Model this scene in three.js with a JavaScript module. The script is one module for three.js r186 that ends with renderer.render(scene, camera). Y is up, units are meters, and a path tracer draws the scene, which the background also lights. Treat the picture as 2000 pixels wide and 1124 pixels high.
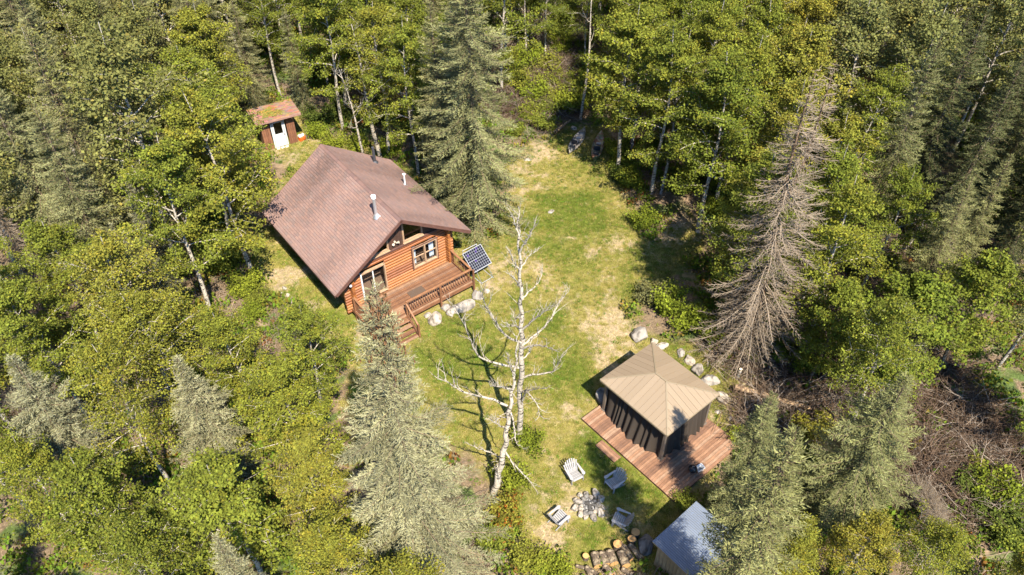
import * as THREE from 'three';
import { Sky } from 'three/addons/objects/Sky.js';
import { mergeGeometries } from 'three/addons/utils/BufferGeometryUtils.js';

// ---------------------------------------------------------------- camera, sky, sun, exposure
const scene = new THREE.Scene();
const camera = new THREE.PerspectiveCamera(39.5, 1024 / 575, 0.5, 2000);
camera.position.set(0, 32.5, 0);
camera.rotation.x = -44 * Math.PI / 180;
const SUN = new THREE.Vector3(0.265, 1, 0.67).normalize();
const sky = new Sky();
sky.name = 'sky';
sky.scale.setScalar(1500);
sky.material.uniforms.sunPosition.value.copy(SUN);
sky.material.uniforms.turbidity.value = 5;
sky.material.uniforms.rayleigh.value = 0.7;
sky.material.uniforms.mieCoefficient.value = 0.005;
sky.userData.kind = 'structure';
scene.add(sky);
scene.environmentIntensity = 0.13;
const sun = new THREE.DirectionalLight(new THREE.Color(1.0, 0.915, 0.76), 5);
sun.position.set(0, 0, -35).addScaledVector(SUN, 120);
sun.target.position.set(0, 0, -35);
sun.castShadow = true;
Object.assign(sun.shadow.camera, { left: -65, right: 65, top: 65, bottom: -65, near: 1, far: 260 });
sun.shadow.mapSize.set(4096, 4096);
scene.add(sun, sun.target);
const renderer = new THREE.WebGLRenderer({ antialias: true });
renderer.toneMapping = THREE.LinearToneMapping;
renderer.toneMappingExposure = 3.0;
renderer.shadowMap.enabled = true;

// ---------------------------------------------------------------- helpers
function rngOf(seed) { let s = seed >>> 0; return () => { s = (s + 0x6d2b79f5) | 0; let t = Math.imul(s ^ (s >>> 15), 1 | s); t = (t + Math.imul(t ^ (t >>> 7), 61 | t)) ^ t; return ((t ^ (t >>> 14)) >>> 0) / 4294967296; }; }
const RND = rngOf(11);
const lerp = THREE.MathUtils.lerp, clamp = THREE.MathUtils.clamp, sstep = THREE.MathUtils.smoothstep;
const V3 = (x, y, z) => new THREE.Vector3(x, y, z);
const deg = Math.PI / 180;
// value noise on a 256 lattice
const LAT = new Float32Array(65536); { const r = rngOf(5); for (let i = 0; i < 65536; i++) LAT[i] = r(); }
function vnoise(x, y) {
  const ix = Math.floor(x), iy = Math.floor(y), fx = x - ix, fy = y - iy, sx = fx * fx * (3 - 2 * fx), sy = fy * fy * (3 - 2 * fy);
  const a = LAT[((iy & 255) << 8) | (ix & 255)], b = LAT[((iy & 255) << 8) | ((ix + 1) & 255)], c = LAT[(((iy + 1) & 255) << 8) | (ix & 255)], d = LAT[(((iy + 1) & 255) << 8) | ((ix + 1) & 255)];
  return a + (b - a) * sx + (c - a) * sy + (a - b - c + d) * sx * sy;
}
function fbm(x, y, n = 4) { let s = 0, a = 0.5, t = 0; for (let i = 0; i < n; i++) { s += a * vnoise(x, y); t += a; a *= 0.5; x = x * 2.03 + 17.3; y = y * 2.03 + 9.1; } return s / t; }

const names = new Map();
function numbered(n) { const k = names.get(n) || 0; names.set(n, k + 1); return k ? n + '_' + String(k).padStart(3, '0') : n; }
function tag(o, label, category, group) { o.userData.label = label; o.userData.category = category; if (group) o.userData.group = group; return o; }
function thing(name, label, category, x = 0, y = 0, z = 0, turn = 0, group) {
  const o = new THREE.Group(); o.name = numbered(name); scene.add(o); o.position.set(x, y, z); o.rotation.y = turn; return tag(o, label, category, group);
}
function part(parent, name, geo, mat, label) { const m = new THREE.Mesh(geo, mat); m.name = name; m.castShadow = m.receiveShadow = true; parent.add(m); if (label) m.userData.label = label; return m; }
function single(name, geo, mat, label, category, x = 0, y = 0, z = 0, turn = 0, group) {
  const m = new THREE.Mesh(geo, mat); m.name = numbered(name); m.castShadow = m.receiveShadow = true; m.position.set(x, y, z); m.rotation.y = turn; scene.add(m); return tag(m, label, category, group);
}
function setting(name, geo, mat) { const m = new THREE.Mesh(geo, mat); m.name = name; m.userData.kind = 'structure'; m.castShadow = m.receiveShadow = true; scene.add(m); return m; }
function sub(parent, name, x = 0, y = 0, z = 0, turn = 0) { const g = new THREE.Group(); g.name = name; g.position.set(x, y, z); g.rotation.y = turn; parent.add(g); return g; }

// a chamfered box, 44 triangles, cached by size
const boxCache = new Map();
function box(w, h, d, b = 0.006) {
  const key = [w, h, d, b].map((v) => v.toFixed(4)).join();
  if (boxCache.has(key)) return boxCache.get(key);
  const s = new THREE.Shape(), x = w / 2 - b, y = h / 2 - b;
  s.moveTo(-x, -y); s.lineTo(x, -y); s.lineTo(x, y); s.lineTo(-x, y);
  const g = new THREE.ExtrudeGeometry(s, { depth: Math.max(d - 2 * b, 0.001), bevelEnabled: true, bevelThickness: b, bevelSize: b, bevelSegments: 1 });
  g.translate(0, 0, -Math.max(d - 2 * b, 0.001) / 2);
  metricUV(g); boxCache.set(key, g); return g;
}
// uv in metres from the dominant axis of each face normal; u runs along the longest side
function metricUV(g) {
  const p = g.attributes.position, n = g.attributes.normal, uv = new Float32Array(p.count * 2);
  g.computeBoundingBox(); const s = V3(0, 0, 0); g.boundingBox.getSize(s);
  const long = s.x >= s.y && s.x >= s.z ? 0 : s.y >= s.z ? 1 : 2;
  for (let i = 0; i < p.count; i++) {
    const c = [p.getX(i), p.getY(i), p.getZ(i)], a = [Math.abs(n.getX(i)), Math.abs(n.getY(i)), Math.abs(n.getZ(i))];
    const d = a[0] > a[1] && a[0] > a[2] ? 0 : a[1] > a[2] ? 1 : 2; const o = [0, 1, 2].filter((k) => k !== d);
    if (o[1] === long) o.reverse();
    uv[i * 2] = c[o[0]]; uv[i * 2 + 1] = c[o[1]];
  }
  g.setAttribute('uv', new THREE.BufferAttribute(uv, 2));
}
function at(m, x, y, z, rx = 0, ry = 0, rz = 0) { m.position.set(x, y, z); m.rotation.set(rx, ry, rz); return m; }
// a bar between two points
function bar(parent, name, a, b, w, h, mat, roll = 0) {
  const d = b.clone().sub(a), m = part(parent, name, box(d.length(), h, w), mat);
  m.position.copy(a).add(b).multiplyScalar(0.5);
  const X = d.normalize(), Z = V3(0, 1, 0).cross(X).negate(); if (Z.lengthSq() < 1e-6) Z.set(0, 0, 1); Z.normalize(); const Y = Z.clone().cross(X);
  m.quaternion.setFromRotationMatrix(new THREE.Matrix4().makeBasis(X, Y, Z)); if (roll) m.rotateX(roll); return m;
}

// collects triangles with a colour each
class Soup {
  constructor() { this.p = []; this.n = []; this.c = []; this.u = []; this.i = []; }
  get tris() { return this.i.length / 3; }
  vert(x, y, z, nx, ny, nz, r, g, b, u = 0, v = 0) { this.p.push(x, y, z); this.n.push(nx, ny, nz); this.c.push(r, g, b); this.u.push(u, v); return this.p.length / 3 - 1; }
  leaf(x, y, z, ax, ay, az, bx, by, bz, len, wid, r, g, b) { // kite: a = along, b = across
    const nx = ay * bz - az * by, ny = az * bx - ax * bz, nz = ax * by - ay * bx;
    const k = this.p.length / 3, h = wid / 2, f = wid * 0.16;
    this.vert(x, y, z, nx, ny, nz, r, g, b);
    this.vert(x + ax * len * 0.45 + bx * h + nx * f, y + ay * len * 0.45 + by * h + ny * f, z + az * len * 0.45 + bz * h + nz * f, nx, ny, nz, r, g, b);
    this.vert(x + ax * len, y + ay * len, z + az * len, nx, ny, nz, r, g, b);
    this.vert(x + ax * len * 0.45 - bx * h + nx * f, y + ay * len * 0.45 - by * h + ny * f, z + az * len * 0.45 - bz * h + nz * f, nx, ny, nz, r, g, b);
    this.i.push(k, k + 2, k + 1, k, k + 3, k + 2);
  }
  needle(x, y, z, ax, ay, az, bx, by, bz, len, wid, r, g, b) {
    const nx = ay * bz - az * by, ny = az * bx - ax * bz, nz = ax * by - ay * bx, k = this.p.length / 3, h = wid / 2;
    this.vert(x + bx * h, y + by * h, z + bz * h, nx, ny, nz, r, g, b); this.vert(x + ax * len, y + ay * len, z + az * len, nx, ny, nz, r, g, b); this.vert(x - bx * h, y - by * h, z - bz * h, nx, ny, nz, r, g, b);
    this.i.push(k, k + 2, k + 1);
  }
  tube(pts, radii, sides, r = 1, g = 1, b = 1, cap = false) {
    let v = 0, base = -1; const n = pts.length, ref = V3(0.31, 0.11, 0.94), T = V3(0, 0, 0), X = V3(0, 0, 0), Y = V3(0, 0, 0);
    const first = this.p.length / 3;
    for (let j = 0; j < n; j++) {
      T.copy(pts[Math.min(j + 1, n - 1)]).sub(pts[Math.max(j - 1, 0)]).normalize();
      X.copy(ref).cross(T).normalize(); Y.copy(T).cross(X);
      if (j) v += pts[j].distanceTo(pts[j - 1]);
      for (let s = 0; s <= sides; s++) {
        const a = s / sides * Math.PI * 2, cx = Math.cos(a), cy = Math.sin(a), nx = X.x * cx + Y.x * cy, ny = X.y * cx + Y.y * cy, nz = X.z * cx + Y.z * cy, q = radii[j];
        this.vert(pts[j].x + nx * q, pts[j].y + ny * q, pts[j].z + nz * q, nx, ny, nz, r, g, b, s / sides, v);
      }
      if (j) for (let s = 0; s < sides; s++) { const a = first + (j - 1) * (sides + 1) + s, c = a + sides + 1; this.i.push(a, a + 1, c, a + 1, c + 1, c); }
    }
    if (cap) { const e = first + (n - 1) * (sides + 1), k = this.vert(pts[n - 1].x, pts[n - 1].y, pts[n - 1].z, T.x, T.y, T.z, r, g, b, 0.5, v); for (let s = 0; s < sides; s++) this.i.push(e + s, e + s + 1, k); }
  }
  quadBox(cx, cy, cz, M, w, h, d, r, g, b) { // an oriented box, M = [X, Y, Z] unit vectors
    const F = [[0, 1, 2, 1], [0, 1, 2, -1], [1, 2, 0, 1], [1, 2, 0, -1], [2, 0, 1, 1], [2, 0, 1, -1]], hs = [w / 2, h / 2, d / 2], flip = M[0].clone().cross(M[1]).dot(M[2]) < 0;
    for (const [a, b2, c, s] of F) {
      const k = this.p.length / 3;
      for (const [u, v] of [[-1, -1], [1, -1], [1, 1], [-1, 1]]) {
        const A = M[a], B = M[b2], C = M[c], ka = u * hs[a] * s, kb = v * hs[b2], kc = s * hs[c];
        this.vert(cx + A.x * ka + B.x * kb + C.x * kc, cy + A.y * ka + B.y * kb + C.y * kc, cz + A.z * ka + B.z * kb + C.z * kc, C.x * s, C.y * s, C.z * s, r, g, b, ka, kb);
      }
      if (flip) this.i.push(k, k + 2, k + 1, k, k + 3, k + 2); else this.i.push(k, k + 1, k + 2, k, k + 2, k + 3);
    }
  }
  build() {
    const g = new THREE.BufferGeometry();
    g.setAttribute('position', new THREE.Float32BufferAttribute(this.p, 3)); g.setAttribute('normal', new THREE.Float32BufferAttribute(this.n, 3));
    g.setAttribute('color', new THREE.Float32BufferAttribute(this.c, 3)); g.setAttribute('uv', new THREE.Float32BufferAttribute(this.u, 2)); g.setIndex(this.i); return g;
  }
}

// ---------------------------------------------------------------- textures and materials
function dataTex(w, h, f, srgb = true) {
  const d = new Uint8Array(w * h * 4);
  for (let y = 0; y < h; y++) for (let x = 0; x < w; x++) { const c = f(x, y), o = (y * w + x) * 4; d[o] = c[0]; d[o + 1] = c[1]; d[o + 2] = c[2]; d[o + 3] = 255; }
  const t = new THREE.DataTexture(d, w, h); t.wrapS = t.wrapT = THREE.RepeatWrapping; t.magFilter = THREE.LinearFilter; t.minFilter = THREE.LinearMipmapLinearFilter; if (srgb) t.colorSpace = THREE.SRGBColorSpace; t.needsUpdate = true; return t;
}
const s8 = (v) => clamp(Math.round(v), 0, 255);
// wood grain: u along the grain (1 m), v across; tile-able enough at this distance
const grainTex = dataTex(256, 256, (x, y) => { const g = 0.55 * fbm(x / 64, y / 3.2, 3) + 0.3 * fbm(x / 22, y / 9, 3) + 0.15 * LAT[(x * 7 + y * 131) & 65535]; const k = s8(212 + 130 * (g - 0.5)); return [k, k, k]; });
const grainTexV = dataTex(256, 256, (y, x) => { const g = 0.55 * fbm(x / 64, y / 3.2, 3) + 0.3 * fbm(x / 22, y / 9, 3) + 0.15 * LAT[(x * 7 + y * 131) & 65535]; const k = s8(212 + 130 * (g - 0.5)); return [k, k, k]; });
const barkBirch = dataTex(128, 512, (x, y) => {
  let k = 205 + 40 * (fbm(x / 14, y / 30, 3) - 0.5); const len = vnoise(x / 11 + 3, y / 2.4), blotch = fbm(x / 22 + 40, y / 26 + 7, 3);
  if (len > 0.80) k *= 0.62; if (blotch > 0.63) k *= 0.30 + 0.5 * (1 - sstep(blotch, 0.63, 0.72)); return [s8(k), s8(k * 0.965), s8(k * 0.90)];
});
const barkGrey = dataTex(128, 256, (x, y) => { const g = fbm(x / 5, y / 22, 4), l = fbm(x / 18 + 9, y / 18, 3); const k = 70 + 120 * g; const li = sstep(l, 0.52, 0.66) * 50; return [s8(k * 1.02 + li), s8(k * 0.92 + li), s8(k * 0.80 + li * 0.8)]; });
const fineNoise = dataTex(256, 256, (x, y) => { const k = s8(128 + 150 * (fbm(x / 9, y / 9, 4) - 0.5) + 40 * (LAT[(x + y * 256) & 65535] - 0.5)); return [k, k, k]; }, false);
const C = (r, g, b) => new THREE.Color().setRGB(r, g, b);
const std = (color, rough = 0.8, o = {}) => rough >= 0.85 ? new THREE.MeshPhysicalMaterial({ color, roughness: rough, specularIntensity: 0.2, ...o }) : new THREE.MeshStandardMaterial({ color, roughness: rough, ...o });
const wood = (r, g, b, rough = 0.7, o = {}) => std(C(r, g, b), rough, { map: grainTex, bumpMap: grainTex, bumpScale: 0.004, ...o });
const TREES=[["S",-3.7,-15.57,17.5,1.0,"pale","tall pale grey-green spruce in the foreground, its tip overlapping the porch steps"],
["S",-2.28,-39.47,17.0,1.22,"olive","big spruce touching the right roof edge of the log cabin"],
["S",7.7,-12.9,14.4,1.1,"green","dark spruce on the camera side of the woodshed, overhanging its metal roof"],
["S",9.37,-18.03,9.6,1.2,"green","spruce leaning into view beside the small metal-roofed woodshed"],
["S",14.41,-18.72,10.0,1.6,"green","spruce at lower right with its tip below the maple bushes"],
["S",20.37,-35.54,15.0,0.8,"green","narrow spruce spire in the upper right wood"],
["S",-12.96,-20.35,9.0,1.35,"pale","pale blue-green spruce among the yellow birches left of the foreground spruce"],
["S",-19.37,-20.4,9.0,1.5,"pale","pale blue-green spruce at the left edge, below mid-height"],
["S",-19.46,-32.91,8.5,0.85,"pale","slim blue-green spruce standing against the leaning aspen trunk at left"],
["S",-18.6,-51.3,9.8,1.1,"olive","spruce directly behind the brown shed, left one of two"],
["S",-15.6,-52.6,8.2,1.0,"olive","shorter spruce beside the shed roof, right one of two"],
["S",-23.61,-36.6,15.0,1.0,"olive","spruce in the top left corner"],
["S",-22.17,-32.48,13.0,1.1,"olive","spruce at the left edge, upper third"],
["S",-4.38,-41.7,14.0,0.9,"olive","spruce behind the big one right of the cabin"],
["B",-15.15,-34.26,13.6,1.0,"Y","leaning birch with a bare pale trunk at the left corner of the cabin yard"],
["A",-20.03,-35.88,16.2,1.1,"P","tall pale-barked aspen rising through the wood left of the shed"],
["B",9.33,-42.39,13.0,1.0,"G","birch with a forked pale trunk at the right edge of the lawn"],
["B",9.95,-42.78,12.2,0.8,"Y","leaning second stem beside the forked birch at the lawn edge"],
["B",-9.46,-24.73,8.5,0.95,"Y","birch crown bordering the grass left of the foreground spruce, nearest the cabin"],
["B",-9.18,-20.62,9.5,1.0,"Y","birch with white trunk showing, beside the left flank of the foreground spruce"],
["B",-10.5,-15.64,10,1.15,"Y","broad yellow-green birch at bottom, left of the foreground spruce"],
["B",-17.67,-26.18,11,1.1,"YY","yellowing birch at left below the blue-green slim spruce"],
["B",-15.49,-23.71,10,1.15,"Y","dense round birch in the middle of the left wood"],
["B",16.69,-42.5,13,1.1,"YY","yellow birch behind the tips of the grey dead spruce"],
["B",15.76,-28.9,12,1.0,"Y","yellow-green birch right beside the grey dead spruce"],
["A",20.69,-43.59,14,1.1,"P","pale olive aspen at top, right of the yellow birch"],
["B",11.76,-38.55,13,1.1,"G","deep green birch between the forked birch and the dead spruce"],
["B",18.7,-26.02,8.5,1.25,"M","broad bright green maple right of the dead spruce foot"],
["B",22.05,-27.01,9,1.0,"M","green maple at the right edge next to the small grey dead spruce"],
["B",7.12,-44.99,13,1.05,"Y","birch overhanging the kayaks from above"],
["B",15.36,-26.38,8,0.9,"M","maple at the foot of the yellow-green birch"],
["B",13.52,-15.42,6,1.1,"YY","low yellow birch at the bottom right"],
["B",15.98,-15.01,6.5,1.1,"Y","low yellow-green birch in the bottom right corner"],
["B",10.78,-15.01,6.5,1.0,"Y","low birch between the two lower right spruces"],
["A",33.03,-50.63,12.68,0.93,"P","~third pale olive aspen out right of the narrow spruce spire, at the right edge"],
["A",-49.67,-68.77,15.19,0.97,"P","~tenth pale olive aspen out left of the brown shed, at the left edge"],
["B",11.58,-62.86,11.93,0.89,"Y","~yellow-green birch closest on the side right of the bare trunks at the top edge"],
["S",-37.53,-49.72,14.06,0.97,"olive","~second olive green spruce out left of the brown shed, at the left edge"],
["B",13.37,-71.95,12.49,0.91,"G","~seventh green birch out right of the bare trunks at the top edge"],
["A",-26.29,-55.52,12.01,1.06,"P","~second pale olive aspen out left of the brown shed, along the top edge"],
["B",20.35,-51.7,12.58,0.98,"YY","~yellowing birch behind the narrow spruce spire, along the top edge"],
["B",-13.91,-68.61,10.65,0.95,"G","~fifth green birch out left of the bare trunks at the top edge"],
["B",-21.76,-28.58,9.64,1.09,"G","~green birch in front of the tall pale-barked aspen"],
["B",8.48,-48.07,12.85,0.89,"Y","~yellow-green birch behind the kayaks"],
["B",-15.34,-15.62,10.16,0.9,"G","~green birch left of the pale spruce in the left wood"],
["S",-3.25,-68.96,11.97,1.04,"olive","~olive green spruce closest on the side behind the bare trunks at the top edge"],
["B",16.86,-75.6,12.55,1.07,"G","~ninth green birch out right of the bare trunks at the top edge"],
["S",38.01,-60.86,14.8,0.85,"dark","~second dark green spruce out behind the narrow spruce spire, at the right edge"],
["A",28.58,-59.97,13.05,1.05,"P","~pale olive aspen furthest behind the narrow spruce spire, along the top edge"],
["B",1.23,-62.89,8.45,0.9,"G","~fourth green birch out behind the bare trunks at the top edge, along the top edge"],
["B",24.76,-70.45,12.35,1.07,"YY","~yellowing birch furthest right of the thin bare trunk, along the top edge"],
["S",28.9,-35.05,13.29,0.98,"dark","~third dark green spruce out right of the narrow spruce spire, at the right edge"],
["B",-26.34,-74.42,13.03,1.03,"G","~tenth green birch out behind the brown shed, along the top edge"],
["S",39.36,-50.96,13.19,0.9,"dark","~eleventh dark green spruce out right of the narrow spruce spire, at the right edge"],
["S",35.14,-71.83,13.81,0.97,"dark","~dark green spruce closest on the side right of the thin bare trunk"],
["B",12.91,-48.41,13.42,0.97,"G","~green birch behind the forked birch at the lawn, along the top edge"],
["A",36.05,-63.55,14.75,0.86,"P","~second pale olive aspen out behind the narrow spruce spire, at the right edge"],
["A",-26.97,-48.1,12.06,0.93,"P","~pale olive aspen furthest left of the brown shed"],
["B",4.03,-73.5,9.32,1.0,"G","~eighth green birch out behind the bare trunks at the top edge, along the top edge"],
["S",37.67,-75.09,13.02,0.93,"dark","~dark green spruce furthest right of the thin bare trunk, along the top edge"],
["B",-17.72,-63.21,12.49,0.88,"G","~sixth green birch out behind the brown shed, along the top edge"],
["A",-33.13,-49.48,14.53,1.06,"P","~pale olive aspen closest on the side left of the brown shed, at the left edge"],
["A",-24.24,-52.51,14.83,0.94,"P","~pale olive aspen closest on the side left of the brown shed, along the top edge"],
["B",-12.0,-65.63,11.85,0.9,"G","~third green birch out left of the bare trunks at the top edge"],
["B",-9.84,-61.73,10.96,1.04,"Y","~yellow-green birch closest on the side left of the bare trunks at the top edge"],
["B",20.44,-60.31,12.26,0.95,"YY","~yellowing birch closest on the side right of the thin bare trunk, along the top edge"],
["S",40.86,-65.64,12.41,1.04,"dark","~third dark green spruce out behind the narrow spruce spire, at the right edge"],
["A",-38.26,-77.49,14.48,1.08,"P","~pale olive aspen furthest behind the brown shed, along the top edge"],
["S",-19.74,-14.01,8.85,0.89,"pale","~pale grey-green spruce in front of the pale spruce at the left edge"],
["B",-4.28,-46.97,11.57,1.08,"G","~green birch right of the half-bare birch"],
["S",42.31,-77.66,12.74,0.95,"green","~green spruce right of the thin bare trunk, at the right edge"],
["A",-23.21,-40.35,12.8,0.98,"P","~pale olive aspen behind the tall pale-barked aspen"],
["S",30.83,-41.31,12.95,1.0,"dark","~fifth dark green spruce out right of the narrow spruce spire, at the right edge"],
["B",-11.7,-9.85,10.03,1.04,"Y","~yellow-green birch furthest left of the tall foreground spruce, along the bottom edge"],
["B",25.4,-65.52,13.2,1.02,"Y","~yellow-green birch furthest right of the thin bare trunk, along the top edge"],
["B",-18.02,-58.7,12.39,0.89,"Y","~second yellow-green birch out behind the brown shed, along the top edge"],
["B",10.01,-72.12,13.37,0.89,"G","~sixth green birch out right of the bare trunks at the top edge"],
["A",-30.83,-42.56,14.3,1.05,"P","~fourth pale olive aspen out left of the tall pale-barked aspen, at the left edge"],
["A",-43.75,-58.13,13.87,0.95,"P","~sixth pale olive aspen out left of the brown shed, at the left edge"],
["S",33.93,-45.74,13.36,1.01,"dark","~ninth dark green spruce out right of the narrow spruce spire, at the right edge"],
["S",-33.22,-45.2,12.89,0.9,"olive","~sixth olive green spruce out left of the tall pale-barked aspen, at the left edge"],
["A",-30.44,-69.14,14.25,1.03,"P","~sixth pale olive aspen out behind the brown shed, along the top edge"],
["A",24.01,-45.4,13.55,1.05,"P","~pale olive aspen furthest behind the narrow spruce spire"],
["B",12.32,-54.5,12.62,0.95,"G","~second green birch out right of the thin bare trunk, along the top edge"],
["B",15.08,-37.65,12.28,1.07,"YY","~yellowing birch left of the narrow spruce spire"],
["B",15.26,-53.53,12.34,0.9,"Y","~yellow-green birch closest on the side right of the thin bare trunk, along the top edge"],
["B",16.45,-10.35,6.49,0.9,"Y","~yellow-green birch in front of the lower right spruce, at the right edge"],
["A",24.02,-56.58,13.83,1.05,"P","~pale olive aspen closest on the side right of the thin bare trunk"],
["A",-30.93,-37.5,12.98,1.01,"P","~third pale olive aspen out left of the tall pale-barked aspen, at the left edge"],
["B",-24.9,-23.71,10.82,1.03,"Y","~yellow-green birch furthest left of the pale spruce at the left edge, at the left edge"],
["B",17.13,-70.22,12.83,1.0,"G","~eighth green birch out right of the bare trunks at the top edge"],
["S",-26.72,-61.37,14.66,0.88,"olive","~fourth olive green spruce out behind the brown shed, along the top edge"],
["B",17.46,-57.86,13.2,1.04,"G","~third green birch out right of the thin bare trunk, along the top edge"],
["B",-26.68,-29.58,9.05,0.93,"Y","~yellow-green birch left of the tall pale-barked aspen, at the left edge"],
["S",30.32,-37.67,14.7,1.02,"dark","~fourth dark green spruce out right of the narrow spruce spire, at the right edge"],
["A",-32.79,-56.28,12.47,0.98,"P","~second pale olive aspen out left of the brown shed, at the left edge"],
["S",-40.95,-66.8,15.06,1.0,"olive","~eighth olive green spruce out left of the brown shed, at the left edge"],
["B",-9.93,-55.99,12.91,1.03,"G","~fourth green birch out behind the brown shed, along the top edge"],
["B",-16.88,-10.48,8.93,1.05,"G","~green birch in front of the pale spruce at the left edge, at the left edge"],
["S",36.64,-68.17,13.57,0.94,"dark","~eighth dark green spruce out behind the narrow spruce spire, along the top edge"],
["S",-39.49,-60.48,15.25,0.97,"olive","~fifth olive green spruce out left of the brown shed, at the left edge"],
["S",33.38,-38.08,12.13,0.95,"dark","~sixth dark green spruce out right of the narrow spruce spire, at the right edge"],
["S",-35.2,-64.64,14.93,0.95,"olive","~seventh olive green spruce out left of the brown shed, along the top edge"],
["S",-46.92,-71.45,12.77,0.97,"olive","~fourteenth olive green spruce out left of the brown shed, at the left edge"],
["S",-5.7,-59.42,12.06,1.1,"olive","~olive green spruce closest on the side left of the bare trunks at the top edge"],
["A",-35.25,-59.8,13.24,1.05,"P","~fourth pale olive aspen out left of the brown shed, at the left edge"],
["B",-18.5,-17.07,8.66,0.9,"Y","~yellow-green birch in front of the pale spruce at the left edge, at the left edge"],
["S",-22.51,-60.13,13.26,0.95,"olive","~second olive green spruce out behind the brown shed, along the top edge"],
["S",42.37,-69.76,14.21,0.91,"dark","~fourth dark green spruce out behind the narrow spruce spire, at the right edge"],
["B",19.77,-14.41,5.69,0.93,"Y","~yellow-green birch right of the lower right spruce, at the right edge"],
["A",-48.97,-73.47,14.45,0.87,"P","~twelfth pale olive aspen out left of the brown shed, at the left edge"],
["S",50.02,-70.1,13.36,1.09,"dark","~fifteenth dark green spruce out right of the narrow spruce spire, at the right edge"],
["B",-13.4,-74.04,11.51,0.94,"Y","~fourth yellow-green birch out left of the bare trunks at the top edge"],
["B",5.94,-60.04,9.6,0.91,"G","~second green birch out right of the bare trunks at the top edge"],
["B",-19.7,-47.19,12.02,1.0,"Y","~yellow-green birch left of the brown shed"],
["S",48.84,-77.32,13.56,1.0,"dark","~dark green spruce furthest behind the narrow spruce spire, at the right edge"],
["B",-14.53,-56.27,10.51,0.86,"G","~third green birch out behind the brown shed, along the top edge"],
["S",-35.63,-47.28,14.02,0.96,"olive","~olive green spruce furthest left of the tall pale-barked aspen, at the left edge"],
["S",47.48,-74.44,12.46,0.95,"dark","~eighth dark green spruce out behind the narrow spruce spire, at the right edge"],
["A",-46.91,-64.7,12.78,0.97,"P","~eighth pale olive aspen out left of the brown shed, at the left edge"],
["S",-0.75,-75.09,13.58,0.92,"olive","~olive green spruce furthest behind the bare trunks at the top edge, along the top edge"],
["S",39.86,-53.87,14.67,1.05,"green","~second green spruce out right of the narrow spruce spire, at the right edge"],
["B",-21.23,-24.25,10.25,0.96,"Y","~yellow-green birch behind the pale spruce at the left edge, at the left edge"],
["B",-10.79,-70.29,12.69,1.02,"G","~fourth green birch out left of the bare trunks at the top edge"],
["S",-51.55,-75.0,12.85,0.87,"olive","~olive green spruce furthest left of the brown shed, at the left edge"],
["S",25.29,-36.27,13.53,0.88,"dark","~dark green spruce closest on the side right of the narrow spruce spire"],
["B",-17.93,-73.37,10.51,0.94,"G","~green birch furthest left of the bare trunks at the top edge, along the top edge"],
["A",-40.57,-75.13,14.61,0.92,"P","~ninth pale olive aspen out left of the brown shed, at the left edge"],
["B",-4.34,-76.81,11.29,1.07,"G","~tenth green birch out behind the bare trunks at the top edge, along the top edge"],
["A",31.13,-47.49,14.61,0.86,"P","~second pale olive aspen out right of the narrow spruce spire, at the right edge"],
["S",35.96,-50.83,12.58,0.94,"dark","~tenth dark green spruce out right of the narrow spruce spire, at the right edge"],
["B",-19.74,-65.62,12.02,0.98,"G","~seventh green birch out behind the brown shed, along the top edge"],
["B",13.12,-11.35,7.43,1.07,"Y","~yellow-green birch in front of the lower right spruce, along the bottom edge"],
["B",-18.83,-41.39,12.1,1.08,"Y","~yellow-green birch furthest right of the tall pale-barked aspen"],
["A",-32.33,-63.47,13.48,1.1,"P","~pale olive aspen furthest left of the brown shed, along the top edge"],
["S",-43.23,-72.68,12.34,1.03,"olive","~thirteenth olive green spruce out left of the brown shed, at the left edge"],
["B",28.11,-75.27,12.91,1.08,"YY","~yellowing birch furthest right of the bare trunks at the top edge, along the top edge"],
["B",23.1,-75.64,13.18,0.94,"Y","~yellow-green birch furthest right of the bare trunks at the top edge, along the top edge"],
["B",-22.8,-74.2,13.74,0.94,"G","~ninth green birch out behind the brown shed, along the top edge"],
["B",14.31,-58.75,11.59,0.91,"Y","~second yellow-green birch out right of the thin bare trunk, along the top edge"],
["S",-38.45,-70.52,12.2,1.08,"olive","~ninth olive green spruce out left of the brown shed, along the top edge"],
["S",34.04,-66.1,13.86,1.08,"dark","~seventh dark green spruce out behind the narrow spruce spire, along the top edge"],
["A",25.44,-53.6,14.18,0.93,"P","~third pale olive aspen out behind the narrow spruce spire, along the top edge"],
["A",-20.97,-56.69,13.04,0.9,"P","~pale olive aspen closest on the side behind the brown shed, along the top edge"],
["A",-35.56,-53.05,14.3,1.0,"P","~third pale olive aspen out left of the brown shed, at the left edge"],
["B",-6.67,-13.94,8.85,0.93,"Y","~yellow-green birch closest on the side left of the tall foreground spruce, along the bottom edge"],
["B",-4.97,-55.86,11.7,1.01,"G","~green birch closest on the side left of the bare trunks at the top edge"],
["B",-21.69,-18.81,9.2,1.05,"Y","~yellow-green birch closest on the side left of the pale spruce at the left edge"],
["B",22.1,-65.08,12.89,1.06,"Y","~fifth yellow-green birch out right of the thin bare trunk, along the top edge"],
["A",-30.49,-76.84,11.28,0.95,"P","~eighth pale olive aspen out behind the brown shed, along the top edge"],
["S",-5.61,-63.23,12.52,0.9,"olive","~second olive green spruce out left of the bare trunks at the top edge"],
["S",-37.95,-73.6,14.56,1.01,"olive","~olive green spruce furthest left of the brown shed, along the top edge"],
["S",-40.71,-54.87,15.21,1.08,"olive","~fourth olive green spruce out left of the brown shed, at the left edge"],
["B",-5.98,-10.07,9.44,0.87,"YY","~yellowing birch in front of the tall foreground spruce, along the bottom edge"],
["A",30.57,-52.95,14.59,0.97,"P","~fourth pale olive aspen out behind the narrow spruce spire, along the top edge"],
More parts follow.
